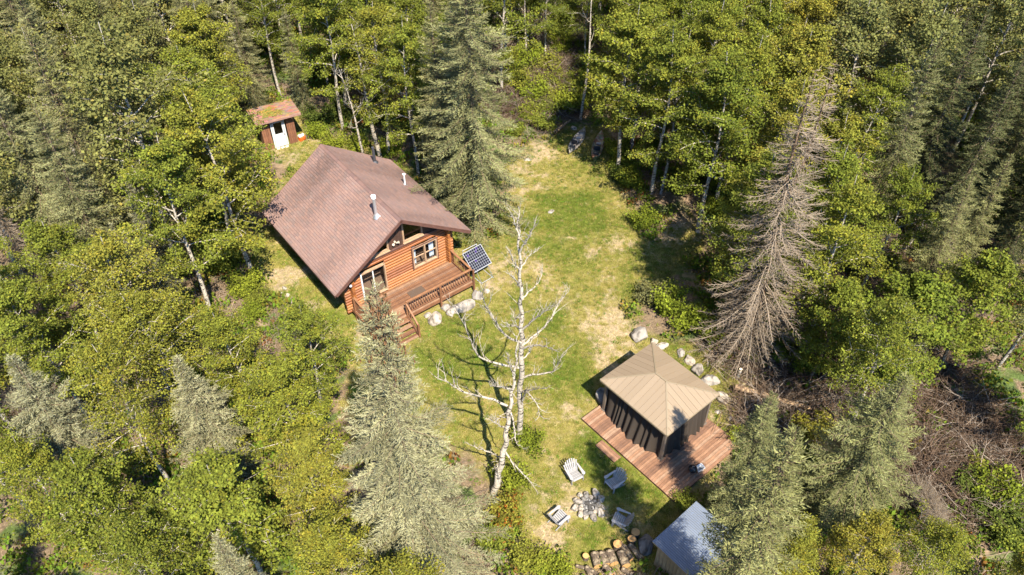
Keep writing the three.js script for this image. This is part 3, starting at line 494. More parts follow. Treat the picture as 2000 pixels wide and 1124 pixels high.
const SHRUBS=[[8.69,-31.65,1.5,"L","leafy green shrub above the white boulder by the gazebo"],[9.81,-30.46,1.4,"L","leafy green shrub between the gazebo rocks and the dead spruce"],[7.92,-32.47,1.2,"O","grey-green bush with dead twigs at the lawn edge"],[10.95,-29.69,1.2,"L","small shrub at the left foot of the dead spruce"],[8.39,-39.37,1.3,"L","bright leafy sapling in front of the forked birch"],[14.52,-28.21,1.7,"L","rounded maple bush right of the dead spruce foot"],[15.38,-27.32,1.2,"L","small maple bush beside the fallen trunk end"],[-12.76,-47.93,1.3,"L","green bush behind the cabin ridge end"],[-10.92,-47.8,1.2,"L","green bush at the back of the cabin near the bare birch"],[-8.68,-47.29,1.1,"L","green bush against the back corner of the cabin roof"],[-14.1,-49.36,1.2,"L","green bush between shed and cabin"],[-14.44,-51.26,1.6,"D","dark leafy bush at the right wall of the brown shed"],[-12.78,-51.61,1.5,"D","dark bush under the bare birch behind the cabin"],[-0.35,-18.78,1.3,"R","shrub with red and orange leaves at the foot of the foreground spruce"],[0.0,-20.64,1.2,"L","green shrub at the base of the dead birch"],[0.75,-22.64,1.1,"L","green shrub beside the upper dead birch base"],[-0.9,-17.53,1.2,"Y","yellow-green shrub under the foreground spruce, right side"],[0.66,-16.58,1.2,"Y","yellow-green shrub at the bottom edge left of the firewood"],[1.75,-16.16,1.1,"L","bright bush at the bottom edge beside the log pile"],[14.81,-23.24,1.3,"YY","bright yellow bush between the two fallen trunks"],[13.68,-21.77,1.2,"L","green bush below the yellow one by the fallen trunk"],[12.87,-28.21,0.9,"L","low plant at the foot of the dead spruce"],[10.99,-22.94,0.8,"L","small plant at the right corner of the gazebo deck"],[7.94,-19.43,0.8,"Y","yellow weed clump at the front corner of the gazebo deck"],[6.45,-63.08,1.48,"L","bright green shrub in the sunny thicket above the kayaks","thicket above the kayaks"],[3.92,-61.61,1.28,"L","bright green shrub in the sunny thicket above the kayaks","thicket above the kayaks"],[2.9,-58.93,1.66,"Y","bright green shrub in the sunny thicket above the kayaks","thicket above the kayaks"],[4.17,-62.53,1.49,"L","bright green shrub in the sunny thicket above the kayaks","thicket above the kayaks"],[5.93,-59.77,1.49,"L","bright green shrub in the sunny thicket above the kayaks","thicket above the kayaks"],[1.52,-65.44,1.14,"Y","bright green shrub in the sunny thicket above the kayaks","thicket above the kayaks"],[3.33,-63.78,1.35,"L","bright green shrub in the sunny thicket above the kayaks","thicket above the kayaks"],[2.35,-50.49,1.24,"Y","bright green shrub in the sunny thicket above the kayaks","thicket above the kayaks"],[-0.07,-59.61,1.45,"L","bright green shrub in the sunny thicket above the kayaks","thicket above the kayaks"],[-0.09,-57.09,1.66,"L","bright green shrub in the sunny thicket above the kayaks","thicket above the kayaks"],[5.96,-53.68,1.15,"Y","bright green shrub in the sunny thicket above the kayaks","thicket above the kayaks"],[5.4,-54.86,1.42,"Y","bright green shrub in the sunny thicket above the kayaks","thicket above the kayaks"],[5.93,-56.73,1.18,"L","bright green shrub in the sunny thicket above the kayaks","thicket above the kayaks"],[0.41,-56.15,1.57,"Y","bright green shrub in the sunny thicket above the kayaks","thicket above the kayaks"],[6.11,-63.49,1.23,"L","bright green shrub in the sunny thicket above the kayaks","thicket above the kayaks"],[0.05,-60.29,1.44,"Y","bright green shrub in the sunny thicket above the kayaks","thicket above the kayaks"],[3.53,-66.54,1.57,"L","bright green shrub in the sunny thicket above the kayaks","thicket above the kayaks"],[4.74,-64.18,1.05,"Y","bright green shrub in the sunny thicket above the kayaks","thicket above the kayaks"],[1.75,-54.39,1.55,"L","bright green shrub in the sunny thicket above the kayaks","thicket above the kayaks"],[6.9,-59.26,1.49,"Y","bright green shrub in the sunny thicket above the kayaks","thicket above the kayaks"],[1.22,-61.31,1.15,"Y","bright green shrub in the sunny thicket above the kayaks","thicket above the kayaks"],[4.53,-64.62,1.14,"L","bright green shrub in the sunny thicket above the kayaks","thicket above the kayaks"],[3.5,-53.87,1.51,"Y","bright green shrub in the sunny thicket above the kayaks","thicket above the kayaks"],[3.54,-64.76,1.25,"Y","bright green shrub in the sunny thicket above the kayaks","thicket above the kayaks"],[5.23,-53.62,1.13,"Y","bright green shrub in the sunny thicket above the kayaks","thicket above the kayaks"],[1.58,-59.43,1.69,"L","bright green shrub in the sunny thicket above the kayaks","thicket above the kayaks"],[4.91,-56.59,1.15,"L","bright green shrub in the sunny thicket above the kayaks","thicket above the kayaks"],[0.49,-58.95,1.55,"L","bright green shrub in the sunny thicket above the kayaks","thicket above the kayaks"],[1.27,-51.64,1.3,"Y","bright green shrub in the sunny thicket above the kayaks","thicket above the kayaks"],[5.14,-66.93,1.42,"L","bright green shrub in the sunny thicket above the kayaks","thicket above the kayaks"],[6.76,-57.92,1.13,"Y","bright green shrub in the sunny thicket above the kayaks","thicket above the kayaks"],[-0.38,-64.01,1.5,"Y","bright green shrub in the sunny thicket above the kayaks","thicket above the kayaks"],[4.94,-52.88,1.31,"L","bright green shrub in the sunny thicket above the kayaks","thicket above the kayaks"],[6.44,-57.1,1.5,"L","bright green shrub in the sunny thicket above the kayaks","thicket above the kayaks"],[2.81,-52.38,1.27,"Y","bright green shrub in the sunny thicket above the kayaks","thicket above the kayaks"],[6.01,-62.47,0.93,"L","bright green shrub in the sunny thicket above the kayaks","thicket above the kayaks"],[0.93,-64.23,1.14,"L","bright green shrub in the sunny thicket above the kayaks","thicket above the kayaks"],[7.03,-57.24,1.54,"L","bright green shrub in the sunny thicket above the kayaks","thicket above the kayaks"],[1.27,-58.16,1.0,"Y","bright green shrub in the sunny thicket above the kayaks","thicket above the kayaks"],[0.32,-49.62,0.93,"Y","bright green shrub in the sunny thicket above the kayaks","thicket above the kayaks"],[4.23,-52.85,1.63,"L","bright green shrub in the sunny thicket above the kayaks","thicket above the kayaks"],[4.22,-55.86,1.01,"Y","bright green shrub in the sunny thicket above the kayaks","thicket above the kayaks"],[2.49,-56.29,1.4,"Y","bright green shrub in the sunny thicket above the kayaks","thicket above the kayaks"],[4.09,-57.27,1.22,"L","bright green shrub in the sunny thicket above the kayaks","thicket above the kayaks"],[-15.41,-33.22,1.09,"L","bright green undergrowth bush left of the cabin by the leaning birch","undergrowth left of the cabin"],[-15.23,-33.29,1.4,"L","bright green undergrowth bush left of the cabin by the leaning birch","undergrowth left of the cabin"],[-17.83,-35.82,1.04,"L","bright green undergrowth bush left of the cabin by the leaning birch","undergrowth left of the cabin"],[-18.9,-39.07,1.04,"L","bright green undergrowth bush left of the cabin by the leaning birch","undergrowth left of the cabin"],[-16.58,-36.98,1.17,"L","bright green undergrowth bush left of the cabin by the leaning birch","undergrowth left of the cabin"],[-17.44,-35.19,1.22,"L","bright green undergrowth bush left of the cabin by the leaning birch","undergrowth left of the cabin"],[-18.11,-38.44,1.21,"L","bright green undergrowth bush left of the cabin by the leaning birch","undergrowth left of the cabin"],[-16.97,-35.26,1.25,"Y","bright green undergrowth bush left of the cabin by the leaning birch","undergrowth left of the cabin"],[-17.03,-36.43,1.07,"L","bright green undergrowth bush left of the cabin by the leaning birch","undergrowth left of the cabin"],[-14.53,-32.38,1.07,"Y","bright green undergrowth bush left of the cabin by the leaning birch","undergrowth left of the cabin"],[-19.17,-39.06,1.14,"Y","bright green undergrowth bush left of the cabin by the leaning birch","undergrowth left of the cabin"],[-18.67,-38.82,1.28,"Y","bright green undergrowth bush left of the cabin by the leaning birch","undergrowth left of the cabin"],[-18.27,-37.3,1.37,"L","bright green undergrowth bush left of the cabin by the leaning birch","undergrowth left of the cabin"],[-18.19,-37.05,1.4,"Y","bright green undergrowth bush left of the cabin by the leaning birch","undergrowth left of the cabin"],[-16.92,-36.96,1.27,"L","bright green undergrowth bush left of the cabin by the leaning birch","undergrowth left of the cabin"],[-14.54,-31.4,1.05,"L","bright green undergrowth bush left of the cabin by the leaning birch","undergrowth left of the cabin"],[7.42,-44.25,1.18,"D","dark bush in the shade below the birches by the kayaks","shaded bushes by the kayaks"],[7.31,-44.15,0.99,"D","dark bush in the shade below the birches by the kayaks","shaded bushes by the kayaks"],[8.01,-45.09,1.12,"L","dark bush in the shade below the birches by the kayaks","shaded bushes by the kayaks"],[7.47,-46.47,0.81,"D","dark bush in the shade below the birches by the kayaks","shaded bushes by the kayaks"],[7.7,-43.53,1.19,"L","dark bush in the shade below the birches by the kayaks","shaded bushes by the kayaks"],[7.61,-47.37,0.9,"D","dark bush in the shade below the birches by the kayaks","shaded bushes by the kayaks"],[7.33,-46.97,1.27,"L","dark bush in the shade below the birches by the kayaks","shaded bushes by the kayaks"],[7.84,-43.65,1.24,"L","dark bush in the shade below the birches by the kayaks","shaded bushes by the kayaks"],[7.48,-46.14,1.2,"L","dark bush in the shade below the birches by the kayaks","shaded bushes by the kayaks"],[7.4,-45.08,0.81,"D","dark bush in the shade below the birches by the kayaks","shaded bushes by the kayaks"],[15.13,-41.84,1.45,"D","bush in the shade under the deep green birch","bushes under the green birches"],[13.66,-41.67,1.18,"D","bush in the shade under the deep green birch","bushes under the green birches"],[14.51,-43.59,1.13,"L","bush in the shade under the deep green birch","bushes under the green birches"],[12.98,-40.34,1.38,"L","bush in the shade under the deep green birch","bushes under the green birches"],[14.42,-41.63,1.58,"D","bush in the shade under the deep green birch","bushes under the green birches"],[15.96,-41.95,1.22,"D","bush in the shade under the deep green birch","bushes under the green birches"],[15.25,-43.15,1.11,"D","bush in the shade under the deep green birch","bushes under the green birches"],[14.99,-44.38,1.16,"L","bush in the shade under the deep green birch","bushes under the green birches"],[14.07,-42.85,1.53,"L","bush in the shade under the deep green birch","bushes under the green birches"],[14.0,-41.4,1.48,"D","bush in the shade under the deep green birch","bushes under the green birches"],[12.35,-44.28,1.57,"L","bush in the shade under the deep green birch","bushes under the green birches"],[15.16,-43.91,1.54,"L","bush in the shade under the deep green birch","bushes under the green birches"],[21.26,-18.83,1.12,"D","bush at the lower right edge beyond the dead brush","bushes at the right edge"],[21.89,-17.87,1.41,"D","bush at the lower right edge beyond the dead brush","bushes at the right edge"],[22.46,-19.1,1.08,"Y","bush at the lower right edge beyond the dead brush","bushes at the right edge"],[21.64,-18.1,1.01,"D","bush at the lower right edge beyond the dead brush","bushes at the right edge"],[21.22,-20.17,1.03,"D","bush at the lower right edge beyond the dead brush","bushes at the right edge"],[21.66,-17.5,1.18,"Y","bush at the lower right edge beyond the dead brush","bushes at the right edge"],[22.2,-19.82,1.48,"L","bush at the lower right edge beyond the dead brush","bushes at the right edge"],[21.96,-20.59,1.14,"Y","bush at the lower right edge beyond the dead brush","bushes at the right edge"],[21.25,-20.17,1.17,"D","bush at the lower right edge beyond the dead brush","bushes at the right edge"],[22.66,-19.58,1.24,"D","bush at the lower right edge beyond the dead brush","bushes at the right edge"],[11.68,-20.58,1.04,"L","low bush in the shade between the two lower right spruces","bushes between the lower right spruces"],[11.68,-19.63,1.13,"L","low bush in the shade between the two lower right spruces","bushes between the lower right spruces"],[13.89,-20.64,0.98,"L","low bush in the shade between the two lower right spruces","bushes between the lower right spruces"],[13.53,-21.29,1.1,"D","low bush in the shade between the two lower right spruces","bushes between the lower right spruces"],[12.06,-19.85,1.19,"D","low bush in the shade between the two lower right spruces","bushes between the lower right spruces"],[11.5,-19.09,1.25,"D","low bush in the shade between the two lower right spruces","bushes between the lower right spruces"],[11.99,-19.48,1.18,"L","low bush in the shade between the two lower right spruces","bushes between the lower right spruces"],[12.98,-20.78,1.06,"L","low bush in the shade between the two lower right spruces","bushes between the lower right spruces"],[13.06,-20.33,1.2,"D","low bush in the shade between the two lower right spruces","bushes between the lower right spruces"]];
const BIRCH_A=[[[0.36,0.11,-22.9],[0.37,2.46,-22.95],[0.4,4.86,-23.0],[0.43,6.69,-23.05],[0.4,7.88,-23.1],[0.37,9.01,-23.15],[0.35,10.09,-23.2],[0.31,11.43,-23.25],[0.26,12.69,-23.3],[0.24,13.41,-23.35],[0.23,14.11,-23.4]],[[0.39,7.01,-23.0],[-0.18,7.81,-22.6],[-0.68,9.17,-22.2],[-0.93,10.3,-21.8],[-1.11,11.39,-21.4]],[[0.35,5.34,-23.0],[-0.49,5.87,-22.76],[-1.33,6.56,-22.52],[-1.64,7.72,-22.28],[-1.84,8.84,-22.04],[-2.1,9.99,-21.8]],[[0.42,6.83,-23.0],[1.15,7.4,-23.3],[1.68,7.87,-23.6],[1.92,8.34,-23.9],[2.38,8.88,-24.2]],[[0.42,7.81,-23.0],[0.95,8.84,-22.67],[1.24,9.52,-22.33],[1.65,10.26,-22.0]],[[0.41,6.65,-23.0],[1.07,7.39,-22.5],[1.51,7.83,-22.0],[1.8,8.15,-21.5]],[[0.4,4.7,-23.0],[1.0,5.14,-22.8],[1.75,5.57,-22.6],[1.99,6.33,-22.4],[2.08,7.14,-22.2]],[[0.37,9.62,-23.0],[0.69,9.76,-23.3],[1.09,10.03,-23.6],[1.24,10.5,-23.9]],[[0.32,11.21,-23.0],[0.11,11.73,-22.83],[-0.04,12.32,-22.67],[-0.11,12.68,-22.5]],[[0.31,11.28,-23.0],[0.61,11.61,-23.3],[1.08,11.86,-23.6]],[[0.28,12.17,-23.0],[0.53,12.88,-22.83],[0.71,13.5,-22.67],[0.9,13.97,-22.5]],[[0.27,12.95,-23.0],[0.11,13.44,-23.15],[-0.06,13.9,-23.3]],[[0.34,10.29,-23.0],[0.11,11.13,-22.6],[-0.16,11.8,-22.2]],[[0.38,8.83,-23.0],[0.12,8.13,-23.35],[0.0,8.28,-23.7]],[[0.4,5.82,-23.0],[0.75,5.88,-23.43],[0.88,6.15,-23.87],[1.14,6.04,-24.3]],[[0.39,3.65,-23.0],[0.93,4.73,-22.3],[1.51,5.7,-21.6]],[[0.37,2.39,-23.0],[0.69,4.41,-22.4],[1.06,4.37,-21.8],[1.25,4.25,-21.2]],[[0.4,7.98,-23.0],[0.0,8.87,-22.25],[-0.31,9.58,-21.5]]];
const BIRCH_B=[[[-0.88,0.06,-19.9],[-0.64,1.15,-20.06],[-0.48,2.14,-20.22],[-0.3,3.21,-20.38],[-0.22,4.23,-20.54],[-0.12,5.21,-20.7],[-0.02,5.96,-20.86],[0.07,6.87,-21.02],[0.16,7.75,-21.18],[0.2,8.6,-21.34],[0.18,9.09,-21.5]],[[-0.21,5.63,-20.7],[-0.93,6.38,-20.5],[-1.6,6.86,-20.3],[-2.13,7.47,-20.1],[-2.48,8.1,-19.9],[-2.84,8.65,-19.7]],[[-0.06,6.72,-20.7],[-0.56,7.71,-20.05],[-0.84,8.55,-19.4]],[[-0.24,4.01,-20.7],[-0.71,4.96,-20.3],[-0.9,5.89,-19.9]],[[-0.45,1.76,-20.7],[-0.94,2.5,-20.5],[-1.48,3.11,-20.3],[-1.88,3.72,-20.1]],[[-0.06,5.21,-20.7],[0.12,4.42,-20.4],[0.18,3.82,-20.1],[0.48,3.84,-19.8]],[[-0.35,2.42,-20.7],[0.13,1.8,-20.3],[0.63,1.51,-19.9],[1.11,0.99,-19.5]],[[-0.35,2.42,-20.7],[-0.63,1.95,-20.2],[-0.5,1.6,-19.7]],[[-0.14,4.82,-20.7],[-0.49,4.41,-21.0],[-0.81,3.81,-21.3]],[[0.11,7.62,-20.7],[-0.11,8.67,-20.4],[-0.15,9.51,-20.1]]];
const BARE=[[5.54,-30.46,1.5],[5.02,-29.32,1.2],[5.94,-31.65,1.2],[5.02,-36.91,1.1],[6.75,-36.91,1.3],[7.48,-36.44,1.0],[3.51,-37.97,0.9],[0.7,-45.15,1.2],[1.63,-47.29,1.3],[0.0,-43.4,0.9],[3.23,-32.47,1.0],[2.97,-33.31,0.7],[-11.66,-32.06,1.0],[-13.35,-34.62,1.2],[-13.53,-33.31,0.8],[-12.52,-35.06,0.9],[-10.23,-30.46,0.9],[-7.85,-28.58,0.7],[-8.48,-30.08,0.6],[1.97,-19.04,1.1],[1.4,-19.43,0.9],[2.5,-20.37,0.8],[2.73,-18.03,0.8],[2.02,-17.53,0.7],[-16.45,-47.29,1.2],[-15.58,-46.55,1.0],[-16.31,-45.75,0.8],[9.55,-37.87,1.2],[11.02,-39.11,1.3],[12.49,-40.14,1.1],[8.73,-36.44,1.0],[3.26,-23.24,0.8],[2.84,-24.81,0.6],[-1.5,-33.74,0.9],[-1.07,-35.06,0.7],[2.84,-30.46,0.5],[1.62,-27.5,0.5],[4.66,-28.21,0.7],[13.06,-25.46,2.2],[14.46,-24.81,1.8],[11.43,-25.13,1.6],[12.57,-26.8,1.4],[-3.1,-24.81,0.9],[-3.55,-23.86,0.8],[-4.22,-22.64,0.9]];
const LUSH=[[-3.37,-29.69,1.8],[-4.66,-28.21,1.6],[-1.99,-30.46,1.5],[-1.64,-28.21,1.3],[4.32,-40.93,1.8],[5.37,-39.37,1.5],[3.04,-42.01,1.2],[2.96,-27.15,1.3],[3.44,-26.12,1.2],[4.86,-21.48,1.3],[5.92,-20.1,1.3],[3.37,-17.53,1.2],[2.3,-31.25,1.0],[-3.52,-27.5,1.5],[1.9,-37.39,1.2],[3.7,-22.35,1.0],[1.63,-39.37,1.0],[-8.81,-32.47,0.8],[-10.08,-31.25,0.8]];
const CLEARING=[[-20.66,-54.74],[-16.23,-54.74],[-14.7,-49.76],[-11.1,-49.1],[-8.06,-46.55],[-3.09,-39.37],[-1.27,-37.87],[-0.54,-47.29],[1.47,-48.44],[4.16,-50.92],[7.16,-50.57],[7.24,-45.45],[8.2,-41.46],[8.43,-38.61],[9.23,-37.87],[10.89,-40.4],[12.7,-40.4],[12.48,-37.87],[9.37,-34.39],[6.85,-32.06],[7.11,-30.46],[8.98,-29.69],[11.69,-27.78],[14.55,-25.13],[11.69,-25.13],[11.05,-23.24],[11.04,-22.58],[9.74,-20.92],[9.11,-19.43],[9.04,-17.78],[7.41,-16.02],[2.28,-15.89],[0.45,-17.53],[-0.93,-19.43],[-1.71,-21.77],[-4.49,-22.94],[-6.97,-24.81],[-7.74,-22.94],[-8.83,-26.8],[-9.92,-28.58],[-12.54,-32.06],[-14.52,-33.74],[-15.72,-34.39],[-15.81,-37.39],[-15.28,-39.37],[-15.69,-42.84],[-15.48,-45.15],[-17.29,-46.98],[-19.13,-49.9]];
// ---------------------------------------------------------------- the ground
const X0 = -40, Z0 = -80, SPAN = 80;
// signed distance to the clearing (positive inside), on a coarse grid
const DN = 400, DG = new Float32Array(DN * DN);
for (let j = 0; j < DN; j++) for (let i = 0; i < DN; i++) {
  const x = X0 + (i + 0.5) / DN * SPAN, z = Z0 + (j + 0.5) / DN * SPAN; let inn = false, d2 = 1e9;
  for (let a = 0, b = CLEARING.length - 1; a < CLEARING.length; b = a++) {
    const [xa, za] = CLEARING[a], [xb, zb] = CLEARING[b];
    if ((za > z) !== (zb > z) && x < (xb - xa) * (z - za) / (zb - za) + xa) inn = !inn;
    const ex = xb - xa, ez = zb - za, t = clamp(((x - xa) * ex + (z - za) * ez) / (ex * ex + ez * ez + 1e-9), 0, 1), qx = xa + ex * t - x, qz = za + ez * t - z;
    d2 = Math.min(d2, qx * qx + qz * qz);
  }
  DG[j * DN + i] = (inn ? 1 : -1) * Math.sqrt(d2);
}
function clearing(x, z) {
  const u = clamp((x - X0) / SPAN * DN - 0.5, 0, DN - 1.01), v = clamp((z - Z0) / SPAN * DN - 0.5, 0, DN - 1.01), i = u | 0, j = v | 0, fx = u - i, fy = v - j;
  return lerp(lerp(DG[j * DN + i], DG[j * DN + i + 1], fx), lerp(DG[(j + 1) * DN + i], DG[(j + 1) * DN + i + 1], fx), fy);
}
function spots(list, x, z) { let m = 0; for (const [sx, sz, r] of list) { const dx = x - sx, dz = z - sz, q = (dx * dx + dz * dz) / (r * r); if (q < 3) m = Math.max(m, Math.exp(-q * 1.1)); } return m; }
const bareGrid = new Float32Array(DN * DN), lushGrid = new Float32Array(DN * DN);
for (let j = 0; j < DN; j++) for (let i = 0; i < DN; i++) { const x = X0 + (i + 0.5) / DN * SPAN, z = Z0 + (j + 0.5) / DN * SPAN; bareGrid[j * DN + i] = spots(BARE, x, z); lushGrid[j * DN + i] = spots(LUSH, x, z); }
function grid(G, x, z) {
  const u = clamp((x - X0) / SPAN * DN - 0.5, 0, DN - 1.01), v = clamp((z - Z0) / SPAN * DN - 0.5, 0, DN - 1.01), i = u | 0, j = v | 0, fx = u - i, fy = v - j;
  return lerp(lerp(G[j * DN + i], G[j * DN + i + 1], fx), lerp(G[(j + 1) * DN + i], G[(j + 1) * DN + i + 1], fx), fy);
}
// what covers the ground: [grass 0..1, bare 0..1, clearing 0..1]
function cover(x, z) {
  const d = clearing(x, z) + 1.6 * (fbm(x * 0.8, z * 0.8, 3) - 0.5), inn = sstep(d, -0.35, 0.75), n1 = fbm(x * 0.55 + 40, z * 0.55, 3), n2 = fbm(x * 2.6, z * 2.6 + 13, 3);
  const n3 = fbm(x * 6.5 + 9, z * 6.5, 2), b = clamp(0.06 + grid(bareGrid, x, z) * 0.62 - grid(lushGrid, x, z) * 0.45 + (n1 - 0.5) * 1.5 + (n2 - 0.5) * 1.3 + (n3 - 0.5) * 0.6, 0, 1), bare = 0.88 * sstep(b, 0.16, 0.88);
  const lush = clamp(grid(lushGrid, x, z) * 0.85 + (n1 - 0.5) * -1.3 + (n2 - 0.5) * 1.2 + 0.26, 0, 1);
  return [inn, bare, lush];
}
function terrain(x, z) {
  const d = clearing(x, z), wild = sstep(-d, 0.5, 4);
  return (fbm(x * 0.35 + 5, z * 0.35, 3) - 0.5) * (0.05 + 0.45 * wild) + (fbm(x * 1.7, z * 1.7, 2) - 0.5) * (0.03 + 0.15 * wild);
}
{
  const N = 2048, d = new Uint8Array(N * N * 4), enc = (v) => s8(255 * (v <= 0.0031308 ? 12.92 * v : 1.055 * Math.pow(v, 1 / 2.4) - 0.055));
  for (let j = 0; j < N; j++) for (let i = 0; i < N; i++) {
    const x = X0 + (i + 0.5) / N * SPAN, z = Z0 + (j + 0.5) / N * SPAN, [inn, bare, lush] = cover(x, z);
    const g = LAT[(i * 197 + j * 3131) & 65535], f = vnoise(x * 9, z * 9), f2 = vnoise(x * 21 + 7, z * 21), s = 0.72 + 0.4 * f + 0.25 * (g - 0.5) + 0.2 * (f2 - 0.5);
    // dry grass, green grass, soil, forest litter: base colours
    let r = lerp(0.205, 0.104, lush), gg = lerp(0.166, 0.120, lush), b = lerp(0.050, 0.017, lush);
    const pale = f2 > 0.72 ? 1.25 : 1; r = lerp(r, 0.275 * pale, bare); gg = lerp(gg, 0.205 * pale, bare); b = lerp(b, 0.125 * pale, bare);
    const lit = fbm(x * 5 + 3, z * 5, 3), moss = sstep(fbm(x * 0.9 + 77, z * 0.9, 3), 0.5, 0.66);
    let fr = lerp(0.115, 0.055, moss), fg = lerp(0.082, 0.075, moss), fb = lerp(0.050, 0.020, moss); const chip = g > 0.86 ? 1.9 : 0.6 + 0.8 * lit; fr *= chip; fg *= chip; fb *= chip;
    fr = lerp(fr, 0.25 * (0.7 + 0.6 * lit), bare * 0.7); fg = lerp(fg, 0.175 * (0.7 + 0.6 * lit), bare * 0.7); fb = lerp(fb, 0.115 * (0.7 + 0.6 * lit), bare * 0.7);
    r = lerp(fr, r * s, inn); gg = lerp(fg, gg * s, inn); b = lerp(fb, b * s, inn);
    const o = (j * N + i) * 4; d[o] = enc(r); d[o + 1] = enc(gg); d[o + 2] = enc(b); d[o + 3] = 255;
  }
  const t = new THREE.DataTexture(d, N, N); t.colorSpace = THREE.SRGBColorSpace; t.wrapS = t.wrapT = THREE.MirroredRepeatWrapping; t.magFilter = THREE.LinearFilter; t.minFilter = THREE.LinearMipmapLinearFilter; t.needsUpdate = true;
  // one sheet, fine in the middle, coarse towards the horizon
  const ax = [], az = []; for (let x = -900; x < -60; x += 84) ax.push(x); for (let x = -60; x <= 60; x += 0.4) ax.push(x); for (let x = 144; x <= 900; x += 84) ax.push(x);
  for (let z = -1000; z < -100; z += 90) az.push(z); for (let z = -100; z <= 5; z += 0.4) az.push(z); for (let z = 95; z <= 900; z += 90) az.push(z);
  const p = [], uv = [], idx = [];
  for (const z of az) for (const x of ax) { p.push(x, terrain(x, z), z); uv.push((x - X0) / SPAN, (z - Z0) / SPAN); }
  for (let j = 0; j + 1 < az.length; j++) for (let i = 0; i + 1 < ax.length; i++) { const a = j * ax.length + i, b = a + 1, c = a + ax.length, e = c + 1; idx.push(a, c, b, b, c, e); }
  const g = new THREE.BufferGeometry(); g.setAttribute('position', new THREE.Float32BufferAttribute(p, 3)); g.setAttribute('uv', new THREE.Float32BufferAttribute(uv, 2)); g.setIndex(idx); g.computeVertexNormals();
  const bump = fineNoise.clone(); bump.repeat.set(40, 40);
  setting('ground', g, std(0xffffff, 0.95, { map: t, bumpMap: bump, bumpScale: 0.05 }));
}

// ---------------------------------------------------------------- log cabin
const CAPS = [[0.15, 0.092, 0.078], [0.135, 0.085, 0.075], [0.165, 0.10, 0.084]].map((c) => std(C(...c), 0.92));
const LOGS = [[0.40, 0.140, 0.035], [0.45, 0.170, 0.046], [0.31, 0.100, 0.027], [0.40, 0.152, 0.052], [0.26, 0.086, 0.028], [0.36, 0.135, 0.045]].map((c) => wood(...c, 0.5, { map: grainTexV, bumpMap: grainTexV }));
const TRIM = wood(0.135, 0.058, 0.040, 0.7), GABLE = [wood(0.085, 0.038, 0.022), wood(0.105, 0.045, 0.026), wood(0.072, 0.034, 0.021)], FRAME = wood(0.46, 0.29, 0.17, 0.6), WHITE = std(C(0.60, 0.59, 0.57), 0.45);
const GLASS = new THREE.MeshPhysicalMaterial({ color: 0xffffff, roughness: 0.03, transmission: 1, thickness: 0, ior: 1.5 });
const CPOS = [-6.276, -33.34], CYAW = 37.6 * deg;
